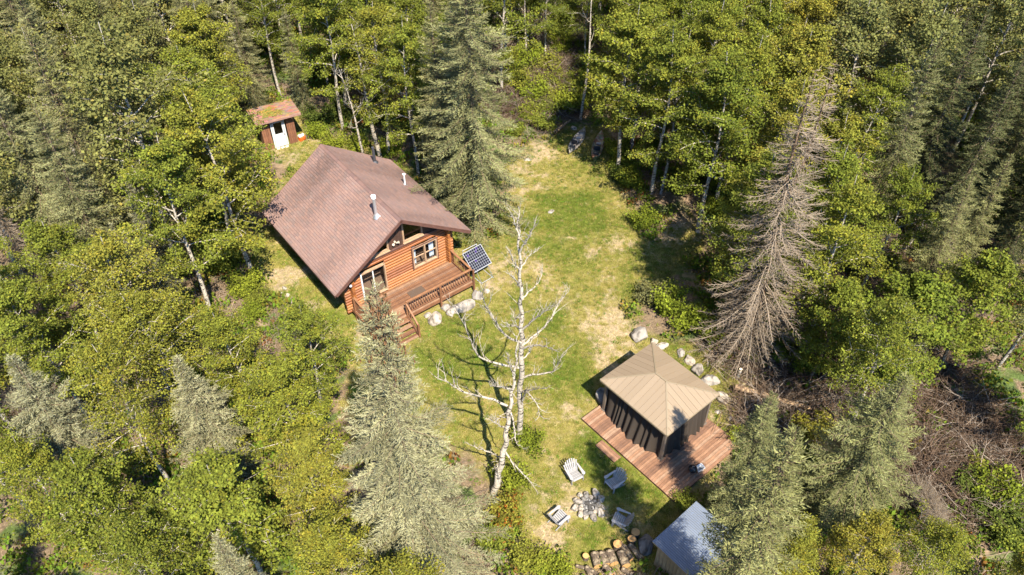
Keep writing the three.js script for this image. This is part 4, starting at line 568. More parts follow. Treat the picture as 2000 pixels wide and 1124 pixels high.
{
  const cabin = thing('log_cabin', 'orange log cabin with a brown shingled gable roof, at the centre left', 'cabin', CPOS[0], 0, CPOS[1], CYAW);
  const HW = 3.25, LEN = 7.5, PITCH = 0.2, RL = 0.0985, EAVE = 2.803, RIDGE = 5.776, W = 4.388, UF = 0.692, UB = -8.2, tanR = (RIDGE - EAVE) / W;
  const logGeo = new Map();
  const logG = (len) => { const k = len.toFixed(2); if (!logGeo.has(k)) { const g = new THREE.CylinderGeometry(RL, RL, len, 10, 1); const uv = g.attributes.uv; for (let i = 0; i < uv.count; i++) uv.setXY(i, uv.getX(i) * 0.7, uv.getY(i) * len); g.rotateZ(Math.PI / 2); logGeo.set(k, g); } return logGeo.get(k); };
  const front = sub(cabin, 'front_wall'), back = sub(cabin, 'back_wall'), side1 = sub(cabin, 'side_wall'), side2 = sub(cabin, 'side_wall');
  const r = rngOf(3), mat = () => LOGS[(r() * LOGS.length) | 0];
  const OPEN = [[-2.53, -0.96, 0.80, 2.76], [0.81, 2.46, 1.33, 2.81]];
  for (let k = 0; k < 15; k++) {
    const y = 0.40 + k * PITCH; let spans = [[-3.56 - 0.04 * r(), 3.56 + 0.04 * r()]];
    for (const [a, b, y0, y1] of OPEN) if (y > y0 - 0.06 && y < y1 + 0.06) spans = spans.flatMap(([s, e]) => a > s && b < e ? [[s, a], [b, e]] : [[s, e]]);
    for (const [s, e] of spans) at(part(front, 'log', logG(e - s), mat()), (s + e) / 2, y, -0.11, r() * 6);
    const bl = part(back, 'log', logG(7.1), mat()); at(bl, 0, y, -LEN + 0.11, r() * 6);
    for (const [w, s] of [[side1, -1], [side2, 1]]) { const m = part(w, 'log', logG(LEN + 0.62), mat()); at(m, s * (HW - 0.11), y - 0.1, -LEN / 2, 0, Math.PI / 2, 0); }
  }
  const LIN = wood(0.12, 0.08, 0.055); for (const x of [-1, 1]) at(part(cabin, 'wall_lining', box(0.03, 2.9, LEN - 0.5), LIN), x * (HW - 0.24), 1.85, -LEN / 2); at(part(cabin, 'wall_lining', box(2 * HW - 0.52, 2.9, 0.03), LIN), 0, 1.85, -LEN + 0.24);
  for (const [a, b, y0, y1] of [[-3.0, -2.53, 0.4, 3.3], [-2.53, -0.96, 2.76, 3.3], [-0.96, 0.81, 0.4, 3.3], [0.81, 2.46, 0.4, 1.33], [0.81, 2.46, 2.81, 3.3], [2.46, 3.0, 0.4, 3.3]]) at(part(cabin, 'wall_lining', box(b - a - 0.004, y1 - y0, 0.03), LIN), (a + b) / 2, (y0 + y1) / 2, -0.235);
  // floor inside and a dark sill beam under the logs
  at(part(cabin, 'floor', box(2 * HW - 0.5, 0.06, LEN - 0.5), wood(0.15, 0.095, 0.06)), 0, 0.70, -LEN / 2);
  at(part(cabin, 'loft_floor', box(2 * HW - 0.5, 0.08, LEN - 2.2), wood(0.10, 0.065, 0.045)), 0, 3.30, -LEN / 2 - 0.8);
  for (let i = 0; i < 6; i++) { const x = (i % 2 ? 1 : -1) * 2.7, z = -0.7 - 3 * ((i / 2) | 0); at(part(cabin, 'foundation_post', box(0.3, 0.42, 0.3), std(C(0.3, 0.29, 0.27), 0.9)), x, 0.12, z); }
  // gable boards, cut round the trapezoid windows
  const roofUnder = (x) => RIDGE - 0.17 - Math.abs(x) * tanR, winTop = (x) => RIDGE - 0.50 - Math.abs(x) * tanR, WINS = [[0.345, 1.62], [-1.80, -0.58]];
  const board = (parent, x0, x1, y0, y0b, ya, yb, z, m) => { if (Math.max(ya - y0, yb - y0b) < 0.03) return; const s = new THREE.Shape(); s.moveTo(x0, y0); s.lineTo(x1, y0b); s.lineTo(x1, yb); s.lineTo(x0, ya); const g = new THREE.ExtrudeGeometry(s, { depth: 0.03, bevelEnabled: false }); g.translate(0, 0, z); part(parent, 'board', g, m); };
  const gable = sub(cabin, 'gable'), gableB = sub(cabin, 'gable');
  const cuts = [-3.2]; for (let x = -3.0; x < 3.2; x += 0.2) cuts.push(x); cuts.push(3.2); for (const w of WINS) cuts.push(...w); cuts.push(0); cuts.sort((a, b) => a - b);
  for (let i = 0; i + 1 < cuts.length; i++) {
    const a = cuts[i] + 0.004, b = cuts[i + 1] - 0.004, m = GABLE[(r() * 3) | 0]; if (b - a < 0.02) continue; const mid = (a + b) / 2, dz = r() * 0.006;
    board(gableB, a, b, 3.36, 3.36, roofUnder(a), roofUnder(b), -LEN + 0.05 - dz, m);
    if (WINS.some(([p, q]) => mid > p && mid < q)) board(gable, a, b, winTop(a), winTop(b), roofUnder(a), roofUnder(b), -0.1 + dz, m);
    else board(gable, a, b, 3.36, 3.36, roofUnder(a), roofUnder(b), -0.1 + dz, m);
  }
  at(part(gable, 'belt_board', box(6.7, 0.12, 0.06), TRIM), 0, 3.38, 0.012);
  for (const [p, q] of WINS) {
    const w = sub(cabin, 'gable_window'), yb = 3.48, s = new THREE.Shape(); s.moveTo(p, yb); s.lineTo(q, yb); s.lineTo(q, winTop(q)); s.lineTo(p, winTop(p));
    const hole = new THREE.Path(); hole.moveTo(p + 0.09, yb + 0.13); hole.lineTo(p + 0.09, winTop(p + 0.09) - 0.09); hole.lineTo(q - 0.09, winTop(q - 0.09) - 0.09); hole.lineTo(q - 0.09, yb + 0.13); s.holes.push(hole);
    const g = new THREE.ExtrudeGeometry(s, { depth: 0.09, bevelEnabled: false }); g.translate(0, 0, -0.085); part(w, 'frame', g, FRAME);
    const s2 = new THREE.Shape(); s2.moveTo(p + 0.08, yb + 0.12); s2.lineTo(q - 0.08, yb + 0.12); s2.lineTo(q - 0.08, winTop(q - 0.08) - 0.08); s2.lineTo(p + 0.08, winTop(p + 0.08) - 0.08);
    const g2 = new THREE.ShapeGeometry(s2); g2.translate(0, 0, -0.04); part(w, 'pane', g2, GLASS);
    at(part(w, 'sill', box(q - p + 0.06, 0.05, 0.13), FRAME), (p + q) / 2, yb + 0.005, 0.03);
  }
  // double-hung window pair with curtains
  {
    const [a, b, y0, y1] = OPEN[1], w = sub(cabin, 'window'), cx = (a + b) / 2, cy = (y0 + y1) / 2;
    for (const x of [a + 0.04, cx, b - 0.04]) at(part(w, 'frame', box(0.08, y1 - y0, 0.14), FRAME), x, cy, -0.02);
    for (const y of [y0 + 0.04, y1 - 0.04]) at(part(w, 'frame', box(b - a - 0.004, 0.08, 0.146), FRAME), cx, y, -0.02);
    for (const x of [(a + cx) / 2, (b + cx) / 2]) { at(part(w, 'sash_bar', box((b - a) / 2 - 0.11, 0.045, 0.06), FRAME), x, cy, -0.04); at(part(w, 'pane', new THREE.PlaneGeometry((b - a) / 2 - 0.1, y1 - y0 - 0.12), GLASS), x, cy, -0.055); }
    const cg = (wd) => { const g = new THREE.PlaneGeometry(wd, y1 - y0 - 0.06, 24, 1), p = g.attributes.position; for (let i = 0; i < p.count; i++) p.setZ(i, 0.025 * Math.sin(p.getX(i) * 60)); g.computeVertexNormals(); return g; };
    const cm = std(C(0.36, 0.41, 0.45), 0.9, { side: THREE.DoubleSide });
    for (const x of [a + 0.22, b - 0.22]) at(part(w, 'curtain', cg(0.3), cm), x, cy, -0.30);
    for (const x of [a - 0.02, b + 0.02]) at(part(w, 'trim', box(0.07, y1 - y0 + 0.12, 0.05), TRIM), x, cy, 0.03);
    at(part(w, 'trim', box(b - a + 0.10, 0.07, 0.052), TRIM), cx, y1 + 0.03, 0.03);
  }
  // sliding door
  {
    const [a, b, y0, y1] = OPEN[0], d = sub(cabin, 'sliding_door'), cx = (a + b) / 2, cy = (y0 + y1) / 2;
    for (const x of [a + 0.04, b - 0.04]) at(part(d, 'jamb', box(0.075, y1 - y0, 0.16), x < cx ? WHITE : FRAME), x, cy, -0.03);
    at(part(d, 'jamb', box(b - a - 0.09, 0.1, 0.15), FRAME), cx, y1 - 0.05, -0.03); at(part(d, 'threshold', box(b - a - 0.09, 0.05, 0.18), FRAME), cx, y0 + 0.035, 0.0);
    at(part(d, 'stile', box(0.06, y1 - y0 - 0.16, 0.07), WHITE), cx, cy - 0.01, -0.035);
    for (const s of [-1, 1]) at(part(d, 'pane', new THREE.PlaneGeometry((b - a) / 2 - 0.1, y1 - y0 - 0.17), GLASS), cx + s * ((b - a) / 4 - 0.01), cy - 0.01, s > 0 ? -0.05 : -0.03);
    at(part(d, 'handle', box(0.03, 0.22, 0.03), std(C(0.05, 0.05, 0.05), 0.4)), cx - 0.07, cy, 0.02);
  }
  // roof: deck slabs, shingles (too small to pick apart: one part per slope), ridge caps, fascia
  const roof = sub(cabin, 'roof'), ang = Math.atan(tanR), SL = W / Math.cos(ang), RLEN = UF - UB, zc = (UF + UB) / 2, slabM = std(C(0.045, 0.032, 0.028), 0.9);
  for (const s of [-1, 1]) {
    const D = V3(s * Math.cos(ang), -Math.sin(ang), 0), N = V3(s * Math.sin(ang), Math.cos(ang), 0);   // down-slope, outward
    const slab = part(roof, 'roof_deck', box(SL - 0.04, 0.10, RLEN - 0.06), slabM); slab.position.set(s * W / 2, (EAVE + RIDGE) / 2, zc).addScaledVector(N, -0.075); slab.rotation.z = -s * ang;
    const so = new Soup(), rr = rngOf(20 + s), EXP = 0.147, rows = Math.ceil(SL / EXP), tw = 0.30;
    for (let k = 0; k < rows; k++) {
      const d0 = k * EXP, off = (k % 2) * tw / 2 + rr() * 0.03;
      for (let z = UB - off; z < UF - 0.01; z += tw) {
        const za = Math.max(z + 0.007, UB), zb = Math.min(z + tw - 0.007, UF); if (zb - za < 0.03) continue;
        const len = Math.min(EXP - 0.013, SL - d0 + 0.03), mid = d0 + len / 2, q = rr(), lift = 0.006 + rr() * 0.004 + 0.010 * vnoise(z * 1.3, k * 0.3);
        const st = fbm(z * 0.75 + s * 9, k * 0.022, 2), wear = 1.05 + 0.75 * (st - 0.5) + 0.16 * (rr() - 0.5);
        const base = q < 0.34 ? [0.166, 0.107, 0.090] : q < 0.62 ? [0.156, 0.102, 0.088] : q < 0.84 ? [0.178, 0.111, 0.091] : [0.148, 0.103, 0.090];
        const tilt = 0.055, Dt = D.clone().multiplyScalar(Math.cos(tilt)).addScaledVector(N, Math.sin(tilt) * 0.25).normalize(), Zt = V3(0, 0, 1), Nt = Zt.clone().cross(Dt).multiplyScalar(s > 0 ? 1 : -1).normalize(); if (Nt.y < 0) Nt.negate();
        const cx = D.x * mid + N.x * lift, cy = RIDGE + D.y * mid + N.y * lift;
        so.quadBox(cx, cy, (za + zb) / 2, [Dt, Nt, Zt], len, 0.018, zb - za, base[0] * wear, base[1] * wear, base[2] * wear);
      }
    }
    const sh = part(roof, 'shingles', so.build(), std(0xffffff, 0.92, { vertexColors: true, bumpMap: fineNoise, bumpScale: 0.004 })); sh.userData.kind = 'stuff';
    const f = part(roof, 'fascia', box(0.03, 0.18, RLEN), TRIM); f.position.set(s * (W + 0.008), EAVE - 0.09, zc);
    for (const [z, zz] of [[UF, 0.018], [UB, -0.018]]) { const k = part(roof, 'rake_board', box(SL + 0.02, 0.20, 0.034), TRIM); k.position.set(s * W / 2, (EAVE + RIDGE) / 2, z + zz).addScaledVector(N, -0.085); k.rotation.z = -s * ang; }
  }
  const capG = mergeGeometries([-1, 1].map((k) => box(0.15, 0.014, 0.25, 0.003).clone().rotateZ(-k * ang).translate(k * 0.062, -0.042, 0)));
  for (let z = UB; z < UF - 0.05; z += 0.24) part(roof, 'ridge_cap', capG, CAPS[(r() * CAPS.length) | 0]).position.set(0, RIDGE + 0.032 + 0.004 * r(), z + 0.13);
  // flues
  const METAL = std(C(0.62, 0.63, 0.64), 0.35, { metalness: 0.8 });
  const flue = sub(cabin, 'flue', -0.66, 5.32, -0.80);
  at(part(flue, 'flashing', box(0.42, 0.02, 0.42), METAL), 0, 0.02, 0, 0, 0, ang); part(flue, 'cone', new THREE.CylinderGeometry(0.10, 0.19, 0.22, 16), METAL).position.y = 0.10;
  part(flue, 'pipe', new THREE.CylinderGeometry(0.085, 0.085, 1.25, 16), METAL).position.y = 0.72; part(flue, 'cap', new THREE.CylinderGeometry(0.13, 0.13, 0.14, 16), std(C(0.75, 0.75, 0.74), 0.5)).position.y = 1.38;
  const v2 = sub(cabin, 'stove_pipe', 2.78, 3.9, -7.11), BLK = std(C(0.035, 0.035, 0.04), 0.6); part(v2, 'pipe', new THREE.CylinderGeometry(0.09, 0.09, 1.2, 14), BLK).position.y = 0.5; part(v2, 'flashing', new THREE.CylinderGeometry(0.11, 0.22, 0.14, 14), BLK).position.y = 0.06;
  const v3 = sub(cabin, 'vent_pipe', 3.25, 3.56, -4.45); part(v3, 'pipe', new THREE.CylinderGeometry(0.05, 0.05, 0.62, 12), WHITE).position.y = 0.36; part(v3, 'cap', new THREE.CylinderGeometry(0.10, 0.07, 0.12, 12), WHITE).position.y = 0.72; at(part(v3, 'flashing', box(0.34, 0.02, 0.34), METAL), 0, 0.03, 0, 0, 0, -ang);
  // flood light on the gable
  const fl = sub(cabin, 'flood_light', -0.16, 3.85, -0.04), FL = std(C(0.42, 0.36, 0.28), 0.5);
  at(part(fl, 'base', new THREE.CylinderGeometry(0.06, 0.06, 0.05, 12), FL), 0, 0, 0.01, Math.PI / 2); for (const s of [-1, 1]) at(part(fl, 'lamp_head', new THREE.CylinderGeometry(0.075, 0.04, 0.18, 12), FL), s * 0.12, -0.05, 0.10, 1.0, 0, -s * 0.7);
  at(part(cabin, 'wall_lamp', new THREE.SphereGeometry(0.08, 12, 8), std(C(0.6, 0.62, 0.68), 0.3)), -3.30, 2.62, 0.34);
}

// ---------------------------------------------------------------- cabin deck
const DECKW = [[0.22, 0.100, 0.045], [0.28, 0.138, 0.070], [0.165, 0.072, 0.034], [0.31, 0.178, 0.10], [0.22, 0.120, 0.070]].map((c) => wood(...c, 0.62)), RAIL = [wood(0.25, 0.105, 0.045), wood(0.30, 0.135, 0.058), wood(0.20, 0.082, 0.036)];
const turned = (h) => new THREE.LatheGeometry([[0.022, 0], [0.022, 0.10], [0.014, 0.13], [0.027, 0.22], [0.030, 0.32], [0.017, 0.43], [0.024, 0.47], [0.017, 0.51], [0.026, 0.60], [0.014, 0.68], [0.022, 0.72], [0.022, 0.82]].map(([a, b]) => new THREE.Vector2(a, b * h / 0.82)), 8);
{
  const deck = thing('porch_deck', 'wooden porch deck with turned railing on the front of the log cabin', 'deck', CPOS[0], 0, CPOS[1], CYAW), r = rngOf(8);
  const HD = 0.746, D = 2.38, XL = -3.32, XR = 3.25;
  for (let k = 0; k < 17; k++) { const z = 0.065 + k * 0.139 + 0.07; const m = part(deck, 'plank', box(XR - XL, 0.036, 0.132), DECKW[(r() * 5) | 0]); at(m, (XL + XR) / 2 + (r() - 0.5) * 0.012, HD - 0.018 + (r() - 0.5) * 0.004, z); }
  at(part(deck, 'rim_board', box(XR - XL, 0.24, 0.04), RAIL[0]), (XL + XR) / 2, HD - 0.165, D + 0.035); for (const x of [XL - 0.022, XR + 0.022]) at(part(deck, 'rim_board', box(0.04, 0.24, D), RAIL[0]), x, HD - 0.165, D / 2 + 0.06);
  const post = (x, z, y1 = HD + 0.94) => { const y0 = terrain(0, 0) * 0 - 0.1; at(part(deck, 'post', box(0.10, y1 - y0, 0.10), RAIL[(r() * 3) | 0]), x, (y0 + y1) / 2, z); };
  post(XR - 0.02, D + 0.105); post(0.97, D + 0.105); post(-1.23, D + 0.105); post(-2.62, D + 0.105); post(XL + 0.02, D + 0.105); post(XR - 0.02, 0.36); post(XL + 0.02, 0.36);
  const bg = turned(0.74);
  const run = (a, b) => { // a railing between two points at deck height
    const d = b.clone().sub(a), L = d.length(), up = (v, y) => v.clone().setY(y);
    bar(deck, 'top_rail', up(a, HD + 0.945), up(b, HD + 0.945), 0.13, 0.04, RAIL[1]); bar(deck, 'sub_rail', up(a, HD + 0.885), up(b, HD + 0.885), 0.05, 0.07, RAIL[0]); bar(deck, 'bottom_rail', up(a, HD + 0.10), up(b, HD + 0.10), 0.05, 0.07, RAIL[2]);
    const n = Math.round(L / 0.155); for (let i = 1; i < n; i++) { const q = a.clone().lerp(b, i / n); const m = part(deck, 'baluster', bg, RAIL[(r() * 3) | 0]); m.position.set(q.x, HD + 0.125, q.z); }
  };
  run(V3(-1.18, 0, D - 0.02), V3(0.97, 0, D - 0.02)); run(V3(0.97, 0, D - 0.02), V3(XR - 0.05, 0, D - 0.02)); run(V3(-2.67, 0, D - 0.02), V3(XL + 0.05, 0, D - 0.02));
  run(V3(XR - 0.07, 0, 0.32), V3(XR - 0.07, 0, D - 0.1)); run(V3(XL + 0.07, 0, 0.32), V3(XL + 0.07, 0, D - 0.1));
  // steps
  const st = sub(deck, 'stairs'); const xa = -2.58, xb = -1.27;
  for (let k = 0; k < 4; k++) for (const q of [0, 1]) at(part(st, 'tread', box(xb - xa, 0.04, 0.135), DECKW[(r() * 5) | 0]), (xa + xb) / 2, HD - 0.175 * (k + 1), D + 0.135 + k * 0.28 + q * 0.142);
  for (const x of [xa - 0.03, xb + 0.03]) bar(st, 'stringer', V3(x, HD - 0.16, D + 0.06), V3(x, 0.03, D + 1.22), 0.045, 0.24, RAIL[2]);
  for (const x of [xa - 0.04, xb + 0.04]) { bar(st, 'hand_rail', V3(x, HD + 0.93, D + 0.12), V3(x, 0.92, D + 1.2), 0.09, 0.05, RAIL[1]); bar(st, 'lower_rail', V3(x, HD + 0.12, D + 0.12), V3(x, 0.20, D + 1.2), 0.05, 0.06, RAIL[0]); at(part(st, 'newel', box(0.1, 1.05, 0.1), RAIL[0]), x, 0.45, D + 1.2); for (let k = 1; k < 6; k++) { const q = k / 6; at(part(st, 'baluster', bg, RAIL[1]), x, lerp(HD + 0.14, 0.22, q), D + lerp(0.12, 1.2, q)); } }
  // mat
  const mat = single('door_mat', box(0.98, 0.016, 0.52), std(C(0.085, 0.058, 0.042), 0.95, { bumpMap: fineNoise, bumpScale: 0.01 }), 'brown doormat lying on the porch planks near the railing', 'mat');
  const U = V3(Math.sin(CYAW), 0, Math.cos(CYAW)), V = V3(Math.cos(CYAW), 0, -Math.sin(CYAW)); mat.position.set(CPOS[0], HD + 0.01, CPOS[1]).addScaledVector(U, 1.16).addScaledVector(V, 0.18); mat.rotation.y = CYAW;
}
// ---------------------------------------------------------------- gazebo and its deck
const GPOS = [7.04, -24.24], GYAW = 40.36 * deg;
const GU = V3(Math.sin(GYAW), 0, Math.cos(GYAW)), GV = V3(Math.cos(GYAW), 0, -Math.sin(GYAW));
const gz = (v, y, u) => V3(GPOS[0], y, GPOS[1]).addScaledVector(GU, u).addScaledVector(GV, v);
{
  const GD = [[0.28, 0.142, 0.078], [0.32, 0.170, 0.096], [0.24, 0.118, 0.064], [0.34, 0.205, 0.128], [0.19, 0.095, 0.055]].map((c) => wood(...c, 0.7)), r = rngOf(31);
  const deck = thing('gazebo_deck', 'low reddish plank deck under the tan-roofed gazebo', 'deck', GPOS[0], 0, GPOS[1], GYAW), XL = -2.82, XR = 1.96, ZA = -2.22, ZB = 3.84, n = 43, w = (ZB - ZA) / n;
  for (let k = 0; k < n; k++) at(part(deck, 'plank', box(XR - XL, 0.036, w - 0.009), GD[(r() * 5) | 0]), (XL + XR) / 2 + (r() - 0.5) * 0.012, 0.172 + (r() - 0.5) * 0.004, ZA + (k + 0.5) * w);
  for (const x of [XL + 0.05, XR - 0.05]) at(part(deck, 'joist', box(0.045, 0.20, ZB - ZA - 0.05), GD[2]), x, 0.05, (ZA + ZB) / 2);
  for (const z of [ZA + 0.04, ZB - 0.04]) at(part(deck, 'joist', box(XR - XL - 0.16, 0.20, 0.045), GD[2]), (XL + XR) / 2, 0.05, z);
  const step = sub(deck, 'step'); for (let k = 0; k < 3; k++) at(part(step, 'plank', box(0.145, 0.036, 1.28), GD[k]), -3.31 + k * 0.155, 0.112, -0.03); at(part(step, 'riser', box(0.04, 0.16, 1.22), GD[2]), -3.34, 0.02, -0.03);

  const g = thing('gazebo', 'square gazebo with a tan metal hip roof and dark hanging curtains', 'gazebo', GPOS[0], 0, GPOS[1], GYAW);
  const A = 1.844, B = 2.15, E = 2.494, R = 3.185, RH = 0.33, TAN = [[0.190, 0.140, 0.090], [0.200, 0.148, 0.096], [0.182, 0.134, 0.086]].map((c) => std(C(...c), 0.62, { bumpMap: fineNoise, bumpScale: 0.0015 })), HIP = std(C(0.175, 0.136, 0.086), 0.6), DARK = std(C(0.105, 0.080, 0.060), 0.7);
  const roof = sub(g, 'roof');
  // each face: s along the eave, t up the slope; strips clipped to the face
  const face = (half, run, ridge, place) => {
    const rise = R - E, sl = Math.hypot(run, rise), top = (s) => { const a = Math.abs(s); return a <= ridge ? sl : sl * (half - a) / (half - ridge); };
    const nS = Math.round(2 * half / 0.30), ws = 2 * half / nS;
    for (let k = 0; k < nS; k++) {
      const s0 = -half + k * ws + 0.007, s1 = -half + (k + 1) * ws - 0.007, xs = [s1, ...[ridge, -ridge].filter((v) => v < s1 - 1e-3 && v > s0 + 1e-3), s0], sh = new THREE.Shape();
      sh.moveTo(s0, 0); sh.lineTo(s1, 0); for (const s of xs) if (top(s) > 0.005) sh.lineTo(s, top(s));
      const ge = new THREE.ExtrudeGeometry(sh, { depth: 0.012, bevelEnabled: true, bevelThickness: 0.005, bevelSize: 0.003, bevelSegments: 1 });
      const m = part(roof, 'roof_panel', ge, TAN[(r() * 3) | 0]); place(m, Math.atan2(rise, run));
    }
  };
  face(B, A, RH, (m, a) => { m.rotation.set(-Math.PI / 2 + a, -Math.PI / 2, 0, 'YXZ'); m.position.set(-A, E, 0); });
  face(B, A, RH, (m, a) => { m.rotation.set(-Math.PI / 2 + a, Math.PI / 2, 0, 'YXZ'); m.position.set(A, E, 0); });
  face(A, B - RH, 0.0001, (m, a) => { m.rotation.set(-Math.PI / 2 + a, 0, 0, 'YXZ'); m.position.set(0, E, B); });
  face(A, B - RH, 0.0001, (m, a) => { m.rotation.set(-Math.PI / 2 + a, Math.PI, 0, 'YXZ'); m.position.set(0, E, -B); });
  for (const sx of [-1, 1]) for (const sz of [-1, 1]) bar(roof, 'hip_cap', V3(sx * A, E + 0.022, sz * B), V3(0, R + 0.022, sz * RH), 0.07, 0.03, HIP);
  bar(roof, 'ridge_cap', V3(0, R + 0.03, -RH - 0.03), V3(0, R + 0.03, RH + 0.03), 0.09, 0.03, HIP);
  for (const s of [-1, 1]) { at(part(roof, 'eave_trim', box(0.03, 0.09, 2 * B), HIP), s * (A + 0.004), E - 0.045, 0); at(part(roof, 'eave_trim', box(2 * A - 0.03, 0.09, 0.03), HIP), 0, E - 0.045, s * (B + 0.002)); }
  const PX = 1.58, PZ = 1.90;
  for (const sx of [-1, 1]) for (const sz of [-1, 1]) { const p = sub(g, 'post'); at(part(p, 'column', box(0.14, 2.26, 0.14), DARK), sx * PX, 1.32, sz * PZ); at(part(p, 'foot', box(0.24, 0.03, 0.24), DARK), sx * PX, 0.206, sz * PZ); at(part(p, 'lamp', new THREE.CylinderGeometry(0.05, 0.04, 0.10, 10), std(C(0.62, 0.62, 0.62), 0.3)), sx * (PX + 0.06), 2.25, sz * (PZ + 0.12)); }
  for (const s of [-1, 1]) { at(part(g, 'beam', box(0.10, 0.14, 2 * PZ - 0.14), DARK), s * PX, 2.32, 0); at(part(g, 'beam', box(2 * PX - 0.14, 0.14, 0.10), DARK), 0, 2.325, s * PZ); }
  // hanging curtains: pleated cloth that swings out at the hem
  const CLOTH = std(C(0.042, 0.033, 0.026), 0.95, { side: THREE.DoubleSide });
  const curtain = (len, seed, flare) => {
    const nx = 110, ny = 12, p = [], idx = [], q = rngOf(seed), ph = q() * 9;
    for (let j = 0; j <= ny; j++) for (let i = 0; i <= nx; i++) {
      const s = i / nx, t = j / ny, x = (s - 0.5) * len, pl = Math.sin(x * 17 + ph + 7 * vnoise(x * 1.7 + seed, 4)) * (0.5 + 1.0 * vnoise(x * 2.6, seed)) , bag = Math.pow(Math.sin(Math.PI * clamp(s, 0, 1)), 0.7);
      const wob = vnoise(x * 3 + seed * 3, 9) - 0.4; p.push(x, 2.26 - t * (2.02 + 0.03 * Math.sin(x * 9)), 0.095 * pl * (0.35 + 0.65 * t) + flare * bag * Math.pow(t, 1.5) * (0.75 + 0.7 * wob));
    }
    for (let j = 0; j < ny; j++) for (let i = 0; i < nx; i++) { const a = j * (nx + 1) + i, c = a + nx + 1; idx.push(a, c, a + 1, a + 1, c, c + 1); }
    const ge = new THREE.BufferGeometry(); ge.setAttribute('position', new THREE.Float32BufferAttribute(p, 3)); ge.setIndex(idx); ge.computeVertexNormals(); return ge;
  };
  at(part(g, 'curtain', curtain(2 * PZ - 0.16, 3, 0.38), CLOTH), -PX + 0.03, 0, 0, 0, -Math.PI / 2); at(part(g, 'curtain', curtain(2 * PX - 0.16, 5, 0.26), CLOTH), 0, 0, PZ - 0.03);
  at(part(g, 'curtain', curtain(2 * PZ - 0.16, 7, 0.2), CLOTH), PX - 0.03, 0, 0, 0, Math.PI / 2); at(part(g, 'curtain', curtain(2 * PX - 0.16, 9, 0.2), CLOTH), 0, 0, -PZ + 0.03, 0, Math.PI);
  // kettle grill and tub on the deck
  const k = gz(-1.04, 0.19, 3.38), gr = thing('kettle_grill', 'small black kettle grill on the right part of the gazebo deck', 'grill', k.x, k.y, k.z), BLK = std(C(0.015, 0.015, 0.017), 0.25), MET = std(C(0.6, 0.6, 0.6), 0.35, { metalness: 0.7 });
  part(gr, 'bowl', new THREE.LatheGeometry([[0.02, 0.12], [0.12, 0.14], [0.19, 0.20], [0.215, 0.28], [0.20, 0.285]].map((v) => new THREE.Vector2(...v)), 24), BLK); part(gr, 'lid', new THREE.LatheGeometry([[0.217, 0.287], [0.20, 0.35], [0.14, 0.41], [0.06, 0.435], [0, 0.44]].map((v) => new THREE.Vector2(...v)), 24), BLK);
  at(part(gr, 'handle', new THREE.TorusGeometry(0.045, 0.010, 6, 12, Math.PI), MET), 0, 0.44, 0); for (let i = 0; i < 3; i++) { const a = i * 2.1 + 0.4; bar(gr, 'leg', V3(Math.cos(a) * 0.13, 0.16, Math.sin(a) * 0.13), V3(Math.cos(a) * 0.2, 0.0, Math.sin(a) * 0.2), 0.015, 0.015, MET); }
  const q = gz(-0.66, 0.19, 3.52), tb = thing('plastic_tub', 'pale grey plastic tub beside the black kettle grill', 'tub', q.x, q.y, q.z, 0.5), TUB = std(C(0.62, 0.64, 0.66), 0.45, { side: THREE.DoubleSide });
  const tub = new THREE.LatheGeometry([[0.001, 0.012], [0.15, 0.012], [0.19, 0.20], [0.225, 0.205], [0.225, 0.19], [0.20, 0.19], [0.165, 0.002], [0.001, 0.002]].map((v) => new THREE.Vector2(...v)), 4, Math.PI / 4); tub.scale(1.25, 1, 0.95); part(tb, 'basin', tub.toNonIndexed(), TUB).geometry.computeVertexNormals(); at(part(tb, 'folded_cloth', box(0.2, 0.06, 0.14, 0.02), std(C(0.10, 0.11, 0.13), 0.9)), 0.01, 0.05, 0);
}

